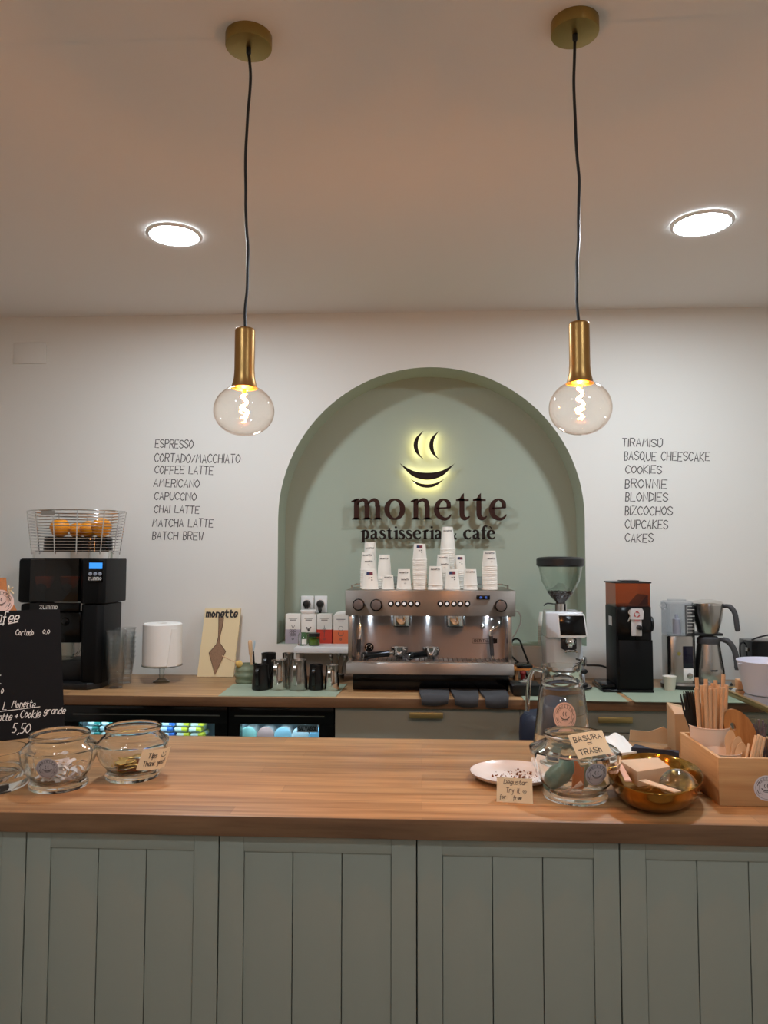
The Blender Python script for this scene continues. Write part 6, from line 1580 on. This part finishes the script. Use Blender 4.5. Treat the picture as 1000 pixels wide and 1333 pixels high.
# trash jar
jt = jar(749, 1050, 41, 56.5, 38, 976, 953, 'large glass jar with a handwritten trash note holding used wrappers', turn=.35)
sticker(jt, on_jar(jt, W(772, 1007.5, jt.loc.y - .085).z, -PI / 2 + .30), (0, 0), .0245, GREYST, INK, lab='round grey shop sticker')
Yj = jt.loc.y
nt_ = [W(739, 957.5, Yj - .069), W(783.5, 950.5, Yj - .052), W(797, 981, Yj - .084), W(753.5, 988.5, Yj - .099)]
F, w_, h_ = patch(nt_, .004)
nt2 = Thing('paper_note', 'cream handwritten trash note stuck on the biggest glass jar', 'note', nt_[3])
nt2.part('paper', CREAM, sheet(F, w_, h_))
mb = MB(); write(mb, 'BASURA', F, w_ * .10, h_ * .66, h_ * .20, .0017, w_ * .78, jit=.04, gap=2.0, e=.0009)
write(mb, '=', F, w_ * .42, h_ * .42, h_ * .20, .0016, w_ * .12, e=.0009)
write(mb, 'TRASh', F, w_ * .10, h_ * .12, h_ * .22, .0017, w_ * .62, jit=.05, gap=1.7, e=.0009)
nt2.part('handwriting', INK, mb)
TEAL = mat('teal_plastic', (96, 136, 128), .35)
cc = W(729, 1006, Yj - .035); zf = jt.z0 + .013
M_ = Matrix.Translation((cc.x, Yj - .020, zf + .037)) @ Matrix.Rotation(math.radians(42), 4, 'Y') @ Matrix.Rotation(math.radians(12), 4, 'X')
prof = []
for i in range(25):
    th = -PI / 2 + PI * i / 24; prof.append((.021 * math.cos(th) * (1 + (.05 if i % 3 == 0 else 0)) + .0001 if 0 < i < 24 else 0, .043 * math.sin(th)))
solo('crumpled_wrapper', 'crumpled teal plastic wrapper inside the trash jar', 'wrapper', TEAL, MB().lathe(prof, n=30, M=M_, shape=lambda a, z: 1 + .10 * math.sin(3 * a + z * 60) + .04 * math.sin(7 * a)), (cc.x, Yj - .02, zf))
for i, (p_, q_, r_, lab) in enumerate((((736, 1034), (757, 1019), .0045, 'used pale wooden spoon standing on the floor of the trash jar'), ((742, 1035), (757, 1036), .005, 'used pale wooden spoon lying flat in the trash jar'), ((722, 1026), (736, 1034), .004, 'used wooden stick half under the teal wrapper'))):
    a = G(p_[0], p_[1], zf + .003); a.y = max(a.y, Yj - .048); a = Vector((a.x, Yj - .040, zf + .0055)); b = Vector((W(q_[0], q_[1], Yj - .04).x, Yj - .042 if i != 0 else Yj - .045, zf + (.030 if i == 0 else .006)))
    solo('wooden_spoon', lab, 'spoon', mat('used_wood_%d' % i, (232, 196, 172), .7), MB().tube([a + (b - a) * (k / 8) for k in range(9)], [r_ * (.5 + .55 * abs(math.cos(k / 8 * PI))) for k in range(9)], 10), a, 'used wooden spoons')
mb = MB(); cc = W(765, 1000, Yj)
for k in range(1): mb.vstroke([(-.030 + .006 * i, .003 * math.sin(i * 1.3)) for i in range(11)], [.050] * 11, lambda u, v, d: Vector((cc.x + u, Yj + .012 + d + .012 * math.sin(u * 90), zf + .034 + v)), 0, .001)
solo('crumpled_napkin', 'pale green crumpled napkin standing in the trash jar', 'napkin', mat('pale_green_napkin', (172, 180, 152), .9), mb, (cc.x, Yj, zf))
mb = MB().hexa([Vector((cc.x - .036, Yj - .002, zf + .001)), Vector((cc.x - .010, Yj - .002, zf + .001)), Vector((cc.x - .010, Yj + .008, zf + .001)), Vector((cc.x - .036, Yj + .008, zf + .001))], [Vector((cc.x - .030, Yj + .002, zf + .055)), Vector((cc.x - .006, Yj + .002, zf + .050)), Vector((cc.x - .006, Yj + .006, zf + .050)), Vector((cc.x - .030, Yj + .006, zf + .055))], .001)
solo('card_scrap', 'orange-brown card scrap behind the teal wrapper in the trash jar', 'scrap', mat('orange_card', (204, 126, 74), .8), mb, (cc.x - .02, Yj, zf))

# glass jug
Y = 2.03; xj = W(732, 940, Y).x; zj = lambda py: W(732, py, Y).z
k = Y / 1000
t = Thing('glass_jug', 'tall clear glass water jug with open handle behind the trash jar', 'jug', (xj, Y, ZT))
zr, zn0, zn1 = zj(866), zj(881), zj(893)
out = [(0, ZT + .0003), (.072, ZT + .0003), (.075, ZT + .006), (.0735, ZT + .05), (25 * k + .006, zn1 - .004), (25.8 * k, zn1 + .004), (27.0 * k, (zn0 + zn1) / 2), (25.2 * k, zn0), (24.4 * k, zr - .006), (25.2 * k, zr)]
inn = [(24.0 * k, zr), (23.2 * k, zr - .006), (23.6 * k, zn0), (24.6 * k, (zn0 + zn1) / 2), (24.0 * k, zn1 + .004), (25 * k + .002, zn1 - .006), (.0685, ZT + .05), (.066, ZT + .012), (0, ZT + .010)]
def shp(a, z):
    q = max(0, (z - zn0) / (zr - zn0)); return 1 + .06 * q * q * max(0, math.cos(a + .25)) ** 8
bm_ = MB(); prof = out + inn
bm_.lathe(prof, (xj, Y, 0), 72, 1, 1, shp)
for v in bm_.bm.verts:
    q = max(0, (v.co.z - zn0) / (zr - zn0)); a = math.atan2(v.co.y - Y, v.co.x - xj)
    v.co.z += .016 * q * q * max(0, math.cos(a + .25)) ** 6
jb = t.part('glass', GLASSK, bm_)
xl_ = xj - 25 * k
t.part('handle', GLASSK, MB().tube(smoothpts([(xl_ + .002, Y - .004, zj(873)), (xl_ - .018, Y - .006, zj(871)), (xl_ - .030, Y - .008, zj(877)), (xl_ - .035, Y - .010, zj(890)), (xl_ - .038, Y - .010, zj(908)), (xl_ - .040, Y - .010, zj(925))], 7), .0058, 14))
a0 = -PI / 2 - .07; zc = zj(926); rr = .064
def Fj(u, v, d):
    z = zc + v * 1.2; r = .0735 + (25 * k + .006 - .0735) * (z - ZT - .05) / (zn1 - .004 - ZT - .05) + d + .0008
    a = a0 + u / r; return Vector((xj + r * math.cos(a), Y + r * math.sin(a), z))
sticker(t, Fj, (0, 0), .0285, BEIGEST, INK, lab='rounded beige shop label')

# gold bowl and what is in it
bc_, ba, bb, br_ = Vector((.509, 1.742, 0)), .170, .100, math.atan2(.95, .30)
zr = ZT + .055
def el(r, z): 
    return [Vector((bc_.x + r * ba * math.cos(t_) * math.cos(br_) - (r * ba + (bb - ba) * (r if r > .2 else r)) * math.sin(t_) * math.sin(br_), bc_.y + r * ba * math.cos(t_) * math.sin(br_) + (r * bb) * math.sin(t_) * math.cos(br_), z)) for t_ in [2 * PI * i / 72 for i in range(72)]]
mb = MB(); P = [(.001, ZT + .0004), (.58, ZT + .0004), (.72, ZT + .006), (.88, ZT + .022), (.965, ZT + .042), (.985, zr - .002), (1.0, zr + .001), (.995, zr + .003), (.965, zr), (.945, ZT + .042), (.86, ZT + .024), (.70, ZT + .009), (.56, ZT + .004), (.001, ZT + .004)]
rings = [[mb._v(v) for v in el(r, z)] for r, z in P]
for A, B in zip(rings, rings[1:]):
    for i in range(72): mb._f((A[i], A[(i + 1) % 72], B[(i + 1) % 72], B[i]))
mb._f(rings[0][::-1]); mb._f(rings[-1])
solo('gold_bowl', 'oval hammered gold bowl beside the trash jar', 'bowl', GOLD, mb, (bc_.x, bc_.y, ZT), ang=60)
z1_ = ZT + .060
T = [G(805.6, 989, z1_), G(829.6, 1004.5, z1_), G(873, 998, z1_), G(857, 986, z1_)]
cT = sum(T, Vector()) / 4; lo = [Vector((cT.x + (v.x - cT.x) * .94, cT.y + (v.y - cT.y) * .94, ZT + .026)) for v in T]
solo('card_box', 'small light kraft card box lying in the gold bowl', 'box', KRAFTL, MB().hexa(lo, T, .0012), (cT.x, cT.y, ZT + .026))
zc = ZT + .014; c = Vector((W(884, 1013, 1.66).x, 1.665, zc)); prof = []
Rd = .042
for i in range(33):
    th = PI / 2 * i / 32; prof.append((Rd * math.cos(th) * (1 + (.018 if i % 4 < 2 else 0)), Rd * 1.05 * math.sin(th)))
prof[-1] = (0, prof[-1][1])
M_ = Matrix.Translation(c + Vector((.004, .012, .022))) @ Matrix.Rotation(math.radians(-14), 4, 'X') @ Matrix.Rotation(math.radians(6), 4, 'Y')
solo('dome_lid', 'ribbed clear plastic dome lid lying in the gold bowl', 'lid', glass('ribbed_clear_plastic', edge=(150, 150, 146), power=1.8, gloss=2.0), MB().lathe([(Rd + .004, 0), (Rd + .004, .002)] + prof + [(r_ * .965, z_ - .001) for r_, z_ in reversed(prof)], n=56, M=M_), c)
def flat_stick(name, label, p0, p1, w0, w1, th, m_, grp, cat='stick', lift=.0):
    d = (p1 - p0).normalized(); s_ = d.cross(Vector((0, 0, 1))).normalized(); u_ = s_.cross(d).normalized()
    lo = [p0 - s_ * w0 / 2, p0 + s_ * w0 / 2, p1 + s_ * w1 / 2, p1 - s_ * w1 / 2]
    return solo(name, label, cat, m_, MB().hexa(lo, [v + u_ * th for v in lo], th * .25), p0, grp)
flat_stick('wooden_stick', 'flat pale wooden stick leaning on the front rim of the gold bowl', G(836, 1017, ZT + .050), G(883, 1032, ZT + .052), .022, .018, .003, KRAFTL, 'sticks in the gold bowl')
flat_stick('wooden_stick', 'pink-beige wooden stick lying at the trash jar side of the gold bowl', G(804, 991, ZT + .052), G(818, 1018, ZT + .048), .012, .014, .003, mat('pink_beige_wood', (232, 184, 160), .7), 'sticks in the gold bowl')

# wooden caddy
xL, yF, yB, zT, th = .6305, 1.697, 1.945, 1.000, .009
xR = 2 * W(997, 1026, yF).x - xL
t = Thing('wooden_caddy', 'pine box with round shop sticker holding straws and wooden cutlery', 'caddy', ((xL + xR) / 2, (yF + yB) / 2, ZT))
t.part('front_board', PINE, MB().box(xL, xR, yF, yF + th, ZT + .0004, zT, .001))
t.part('rear_board', PINE, MB().box(xL, xR, yB - th, yB, ZT + .0004, zT, .001))
t.part('side_board', PINEY, MB().box(xL, xL + th, yF + th, yB - th, ZT + .0004, zT, .001))
t.part('side_board', PINEY, MB().box(xR - th, xR, yF + th, yB - th, ZT + .0004, zT, .001))
t.part('bottom_board', PINE, MB().box(xL + th, xR - th, yF + th, yB - th, ZT + .0008, ZT + .008))
c = W(998, 1026, yF)
sticker(t, plane((c.x, yF, c.z), (1, 0, 0), (0, 0, 1)), (0, 0), .0265, mat('white_grey_sticker', (214, 208, 212), .6), INK, lab='round pale shop sticker')
fl = ZT + .0084
# straw cup
Yc = 1.885; r = 24.2 * Yc / 1000; xc = W(924, 944, Yc).x; zrim = W(924, 943.5, Yc).z; rb = r * .78
CUPB = mat('beige_cup_card', (232, 212, 194), .7)
solo('paper_cup', 'beige paper cup full of straws standing in the wooden caddy', 'cup', CUPB, MB().lathe([(0, fl), (rb, fl), (r, zrim - .003), (r + .0018, zrim - .0015), (r + .001, zrim), (r - .001, zrim - .002), (rb - .001, fl + .006), (0, fl + .005)], (xc, Yc, 0), 48), (xc, Yc, fl))
st_px = [(907, 882, 1), (906.5, 895.5, -1), (914, 892.5, 0), (919, 884, 1), (918.5, 891, -1), (924, 896.5, -1), (931.5, 885.5, 1), (931, 896, -1), (936, 894.5, 0), (942, 878, 1), (941, 894.5, -1), (946, 892, 0), (925, 893, .5), (935, 891, .6), (945.5, 891.5, .5), (928, 889.5, 1)]
s0 = None; zb0 = fl + .0065
wds = ['first', 'second', 'third', 'fourth', 'fifth', 'sixth', 'seventh', 'eighth', 'ninth', 'tenth', 'eleventh', 'twelfth']
LS = .2
for i, (px, py, dp) in enumerate(st_px):
    Yt = Yc + dp * r * .62; tp = W(px, py, Yt)
    bx, by = xc + (tp.x - xc) * .62, Yc + (Yt - Yc) * .62
    bb_ = Vector((bx, by, zb0)); d = (tp - bb_)
    if s0 is None:
        rr = .0046; mb = MB().lathe([(rr * .72, 0), (rr, 0), (rr, LS), (rr * .72, LS), (rr * .72, 0)], (0, 0, 0), 16); s0 = mb.build('paper_straw', STRAW); o = s0
    else: o = s0.copy(); COL.objects.link(o)
    o.location = bb_; o.rotation_euler = Vector((0, 0, 1)).rotation_difference(d.normalized()).to_euler(); o.scale = (1, 1, d.length / LS)
    tag(o, 'tan paper straw standing in the beige cup in the caddy', 'straw', 'paper straws in the caddy')
# black forks
for i, (px, py) in enumerate(((891, 903), (894.5, 899.5), (898, 900), (901, 901))):
    tp = W(px, py, 1.898 + i * .003); bt = Vector((xc - .024 + i * .002, Yc + .004 + i * .003, zb0))
    d = (tp - bt); L_ = d.length; d.normalize(); s_ = Vector((1, .25 * i, 0)); s_ = (s_ - d * s_.dot(d)).normalized(); u_ = d.cross(s_)
    Ff = lambda u, v, dd, bt=bt, s_=s_, d=d, u_=u_: bt + s_ * u + d * v + u_ * dd
    mb = MB(); mb.vstroke([(0, L_ * f) for f in (0, .3, .55, .66, .74, .80)], [.009, .007, .008, .014, .020, .021], Ff, 0, .0018)
    for q in range(4): mb.vstroke([(-.0087 + q * .0058, L_ * .79), (-.0087 + q * .0058, L_ * .93), (-.0087 + q * .0058, L_)], [.0042, .0036, .0018], Ff, 0, .0018)
    solo('black_fork', 'black plastic fork standing in the caddy beside the straws', 'fork', BLACK, mb, bt, 'black forks in the caddy')
# bowl with spoons
Yb = 1.800; r = 21.4 * Yb / 1000; xb_ = W(941, 977, Yb).x; zrim = W(941, 977, Yb).z; rb = r * .74
solo('paper_bowl', 'small beige paper tub in front of the straw cup in the caddy', 'tub', CUPB, MB().lathe([(0, fl), (rb, fl), (r, zrim - .003), (r + .0018, zrim - .0015), (r + .001, zrim), (r - .001, zrim - .002), (rb - .001, fl + .006), (0, fl + .005)], (xb_, Yb, 0), 48), (xb_, Yb, fl))
for i, (px, py, bx_, tl, lab) in enumerate(((952, 950, .004, 0, 'upright wooden spoon at the rear of the paper tub'), (962, 958.5, .010, 1, 'leaning wooden spoon in the middle of the paper tub'), (967, 966, .016, 1, 'wooden spoon leaning furthest out of the paper tub'))):
    tp = W(px, py, Yb + .012 - .012 * i); bt = Vector((xb_ + bx_, Yb + .008 - .006 * i, fl + .0065)); d = tp - bt; L_ = d.length; d.normalize()
    s_ = Vector((1, -.2, 0)); s_ = (s_ - d * s_.dot(d)).normalized(); u_ = s_.cross(d)
    Ff = lambda u, v, dd, bt=bt, s_=s_, d=d, u_=u_: bt + s_ * u + d * v + u_ * (dd + .004 * max(0, (v / .1 - .4)) ** 2)
    hl = .042; q = [(0, f) for f in (0, L_ - hl * 1.25, L_ - hl, L_ - hl * .8, L_ - hl * .55, L_ - hl * .3, L_ - hl * .1, L_)]
    solo('wooden_spoon', lab, 'spoon', BIRCH, MB().vstroke(q, [.008, .009, .013, .019, .0225, .020, .012, .004], Ff, 0, .0016), bt, 'wooden spoons in the paper tub')
# paddle, stirrers
Yp = 1.86; cp_ = W(963, 951, Yp); rr = 23 * Yp / 1000
M_ = Matrix.Translation((cp_.x, Yp, cp_.z)) @ Matrix.Rotation(math.radians(-26), 4, 'Y') @ Matrix.Rotation(math.radians(84), 4, 'X')
mb = MB(); N = 48; ho = (-.010, .016)
o1 = [mb._v(M_ @ Vector((rr * .74 * math.cos(2 * PI * i / N), rr * 1.22 * math.sin(2 * PI * i / N), -.006))) for i in range(N)]; o2 = [mb._v(M_ @ Vector((rr * .74 * math.cos(2 * PI * i / N), rr * 1.22 * math.sin(2 * PI * i / N), .006))) for i in range(N)]
i1 = [mb._v(M_ @ Vector((ho[0] + .0055 * math.cos(2 * PI * i / N), ho[1] + .009 * math.sin(2 * PI * i / N), -.006))) for i in range(N)]; i2 = [mb._v(M_ @ Vector((ho[0] + .0055 * math.cos(2 * PI * i / N), ho[1] + .009 * math.sin(2 * PI * i / N), .006))) for i in range(N)]
for i in range(N):
    j = (i + 1) % N
    for a, b in ((o1, o2), (o2, i2), (i2, i1), (i1, o1)): mb._f((a[i], a[j], b[j], b[i]))
zmin = min(v.co.z for v in mb.bm.verts)
solo('wooden_paddle', 'oval honey-coloured wooden paddle with a hole in the caddy', 'paddle', wood('paddle_wood', (200, 142, 78), (160, 100, 46), axis='Z', grain=18), mb, (cp_.x, Yp, cp_.z))
for i, (bx_, tx, ty) in enumerate(((966, 985, 957.5), (971, 988.5, 956.5), (976, 992, 958), (981, 996, 960), (963, 976, 968))):
    Ys = 1.735 + .006 * i; p0 = Vector((W(bx_, 990, Ys).x, Ys, fl + .002)); p1 = W(tx, ty, Ys + .004)
    flat_stick('wooden_stirrer', 'flat wooden stirrer in the leaning bundle in the caddy', p0, p1, .0085, .0085, .0022, BIRCH, 'wooden stirrers in the caddy', 'stirrer')
rg = random.Random(2)
mb = MB()
for i in range(26):
    Ys = rg.uniform(1.86, 1.91); px = rg.uniform(972, 1016); tp = W(px, rg.uniform(934, 950), Ys); bt = Vector((W(992 + rg.uniform(-10, 10), 960, Ys).x, Ys, fl + .002))
    mb.tube([bt, bt + (tp - bt) * .7, tp], [.0012, .0016, .0030 if i % 2 else .0015], 5)
solo('dried_lavender', 'bunch of grey-brown dried stems standing in the caddy', 'dried flowers', mat('grey_lavender', (112, 100, 104), .9, noise=.4, nscale=150), mb, (W(992, 960, 1.88).x, 1.88, fl), kind='stuff')

# napkins, navy card, kraft paper and bag behind the bowl
def slab(pts, z0, z1, wav=0.0, n=10, seed=0):
    a, b, c, d = pts; mb = MB(); rows = []; rg = random.Random(seed)
    g0 = []
    for zz in (z0, z1):
        grid = []
        for i in range(n + 1):
            r_ = []
            for j in range(n + 1):
                s, q = i / n, j / n; p_ = (a * (1 - s) + b * s) * (1 - q) + (d * (1 - s) + c * s) * q
                r_.append(mb._v((p_.x, p_.y, zz + (wav * (.5 + .5 * math.sin(s * 9 + seed)) * q if zz == z1 else 0) + (wav * .8 * (.5 + .5 * math.sin(s * 9 + seed)) * q if zz == z0 else 0))))
            grid.append(r_)
        g0.append(grid)
    for grid in g0:
        for i in range(n):
            for j in range(n): mb._f((grid[i][j], grid[i + 1][j], grid[i + 1][j + 1], grid[i][j + 1]))
    for i in range(n):
        for (ii, jj, i2, j2) in ((i, 0, i + 1, 0), (i, n, i + 1, n), (0, i, 0, i + 1), (n, i, n, i + 1)): mb._f((g0[0][ii][jj], g0[0][i2][j2], g0[1][i2][j2], g0[1][ii][jj]))
    return mb
pts = [G(797, 985, ZT), G(829, 981.5, ZT), G(811, 961, ZT), G(782, 962, ZT)]
c = sum(pts, Vector()) / 4
solo('paper_napkins', 'white paper napkins lying behind the gold bowl', 'napkins', PAPER, slab(pts, ZT + .0005, ZT + .007, .010, 12, 2), (c.x, c.y, ZT))
pts = [G(822, 979.5, ZT), G(883, 983.5, ZT), G(884, 968, ZT), G(828, 960.5, ZT)]
c = sum(pts, Vector()) / 4
pts = [v + Vector((0, -.06, 0)) for v in pts]
solo('navy_folder', 'dark navy folder lying behind the gold bowl', 'folder', NAVY, slab([G(822, 981, ZT), G(884, 984.5, ZT), G(884, 974, ZT + .03), G(827, 963.5, ZT + .03)], ZT + .0005, ZT + .016, .004, 6, 1), (c.x, c.y, ZT))
y_ = 2.235
Q = [W(820, 964, y_), W(884, 978, y_), W(881, 958, y_), W(866, 947.5, y_), W(846, 953.5, y_), W(822, 951, y_)]
mb = MB(); A = [mb._v((v.x, y_ + (v.z - ZT) * .25, max(v.z, ZT + .001))) for v in Q]; B = [mb._v((v.x, y_ + .003 + (v.z - ZT) * .25, max(v.z, ZT + .001))) for v in Q]
mb._f(A); mb._f(B[::-1])
for i in range(6): mb._f((A[i], A[(i + 1) % 6], B[(i + 1) % 6], B[i]))
solo('kraft_sheet', 'sheet of brown kraft paper standing up behind the navy folder', 'paper', KRAFT, mb, (Q[0].x, y_, ZT))
y_ = 2.15; x0, x1 = W(879.5, 960, y_).x, W(908, 960, y_).x; z1_ = W(890, 930, y_).z
mb = MB().hexa([Vector((x0, y_, ZT + .0005)), Vector((x1, y_, ZT + .0005)), Vector((x1, y_ + .07, ZT + .0005)), Vector((x0, y_ + .07, ZT + .0005))], [Vector((x0, y_ + .004, z1_)), Vector((x1, y_ + .004, z1_ + .0)), Vector((x1 - .008, y_ + .066, z1_ + .010)), Vector((x0 - .002, y_ + .066, z1_ + .022))], .0015)
t = Thing('kraft_bag', 'small brown kraft paper bag standing behind the wooden caddy', 'bag', ((x0 + x1) / 2, y_, ZT))
t.part('bag', KRAFT, mb)
mb = MB().hexa([Vector((x0, y_ + .003, z1_)), Vector((x1, y_ + .003, z1_)), Vector((x1, y_ + .005, z1_)), Vector((x0, y_ + .005, z1_))], [Vector((x0 - .002, y_ + .030, z1_ + .020)), Vector((x0 + .030, y_ + .014, z1_ + .014)), Vector((x0 + .030, y_ + .016, z1_ + .014)), Vector((x0 - .002, y_ + .032, z1_ + .020))])
t.part('flap', KRAFTL, mb)

# ------------------------------------------------------------------ glass display case at the end of the aisle
zc = 1.0; a, b = G(946, 894, zc), G(1000, 925.5, zc)
xe = (a.x + b.x) / 2; y0, y1, x1 = 1.62, a.y + .01, 1.50
t = Thing('display_case', 'glass-topped display case with a brass frame beyond the wooden caddy', 'display case', ((xe + x1) / 2, (y0 + y1) / 2, 0))
t.part('base', PANEL, MB().box(xe + .004, x1, y0, y1, 0, .42, .002))
mb = MB(); q = .012
BRL = mat('light_brass', (214, 184, 116), .3, 1.0)
mb.box(xe - .002, xe + q, y0, y1, zc - q * 1.3, zc, .001).box(x1 - q, x1, y0, y1, zc - q * 1.3, zc, .001).box(xe + q, x1 - q, y0, y0 + q, zc - q * 1.3, zc, .001).box(xe + q, x1 - q, y1 - q, y1, zc - q * 1.3, zc, .001)
t.part('top_frame', BRL, mb)
for xx in (xe - .002, x1 - q):
    for yy in (y0, y1 - q): t.part('corner_post', BRL, MB().box(xx, xx + q, yy, yy + q, .42, zc - q * 1.3))
t.part('glass_top', glass('case_glass', (226, 232, 232), edge=(150, 160, 160), gloss=2.2), MB().box(xe + q, x1 - q, y0 + q, y1 - q, zc - .007, zc - .001))
t.part('glass_side', GLASS, MB().box(xe + .001, xe + .005, y0 + q, y1 - q, .42, zc - q * 1.3))
# bucket and card holder on it
Yb = G(985, 905, zc).y + .03; xb_ = W(1001, 880, Yb).x; k = Yb / 1000; z1_ = W(1001, 859.5, Yb).z; z0_ = zc + .0003; rt_, rb = 37.5 * k, 29 * k
BUCK = mat('pale_lilac_enamel', (214, 214, 226), .45)
t = Thing('bucket', 'pale lilac-white pot standing on the glass display case', 'pot', (xb_, Yb, z0_))
t.part('pot', BUCK, MB().lathe([(0, z0_), (rb * .96, z0_), (rb, z0_ + .004), (rt_ * .985, z1_ - .004), (rt_, z1_ - .002), (rt_ - .001, z1_), (rt_ - .003, z1_ - .003), (rb - .003, z0_ + .006), (0, z0_ + .005)], (xb_, Yb, 0), 64))
t.part('handle_lug', BUCK, MB().ring((xb_ - rt_ * .98, Yb - .012, z1_ - .010), .006, .0012, 20, 6))
Yk = G(964, 897, zc).y; xk = W(964.5, 893, Yk).x; zk0, zk1 = zc + .0003, W(964.5, 884, Yk).z
t = Thing('place_card', 'white card in a small wooden block beside the lilac pot', 'card holder', (xk, Yk, zk0))
t.part('wooden_base', mat('peach_wood', (206, 156, 112), .6, noise=.1, nscale=60), MB().box(xk - .014, xk + .016, Yk - .012, Yk + .012, zk0, zk1, .002))
ca = W(961, 888, Yk); cb = W(974, 888, Yk); ct = W(964, 862, Yk)
mb = MB(); F = plane((ca.x, Yk - .013, zk1 - .006), (1, 0, 0), (0, .08, 1)); w_ = cb.x - ca.x; h_ = ct.z - zk1 + .006
mb.prism([(0, 0), (w_, 0), (w_ + .004, h_), (.006, h_)], F, 0, .0012); t.part('card', mat('card_white', (226, 230, 224), .7), mb)
mb = MB(); mb.ink([(w_ * .62, h_ * .08), (w_ * .68, h_ * .16), (w_ * .66, h_ * .22)], .0025, F, .0016); t.part('handwriting', INK, mb)
# swing-top bin in the aisle
Yn = 2.62; x0, x1 = W(681.5, 945, Yn).x, W(760, 945, Yn).x; zt_ = W(690, 937, Yn).z
NAVB = mat('navy_plastic', (30, 38, 58), .45)
xc = (x0 + x1) / 2; ra = (x1 - x0) / 2
t = Thing('waste_bin', 'dark navy waste bin with rounded lid in the aisle behind the glass jug', 'bin', (xc, Yn + .12, 0))
t.part('bin_body', NAVB, MB().lathe([(0, .001), (ra * .78, .001), (ra * .94, zt_ - .12), (0, zt_ - .12)], (xc, Yn + .12, 0), 48))
t.part('lid', NAVB, MB().lathe([(ra * .95, zt_ - .12), (ra * .98, zt_ - .118), (ra, zt_ - .07), (ra * .96, zt_ - .02), (ra * .80, zt_), (0, zt_ + .004)], (xc, Yn + .12, 0), 48))
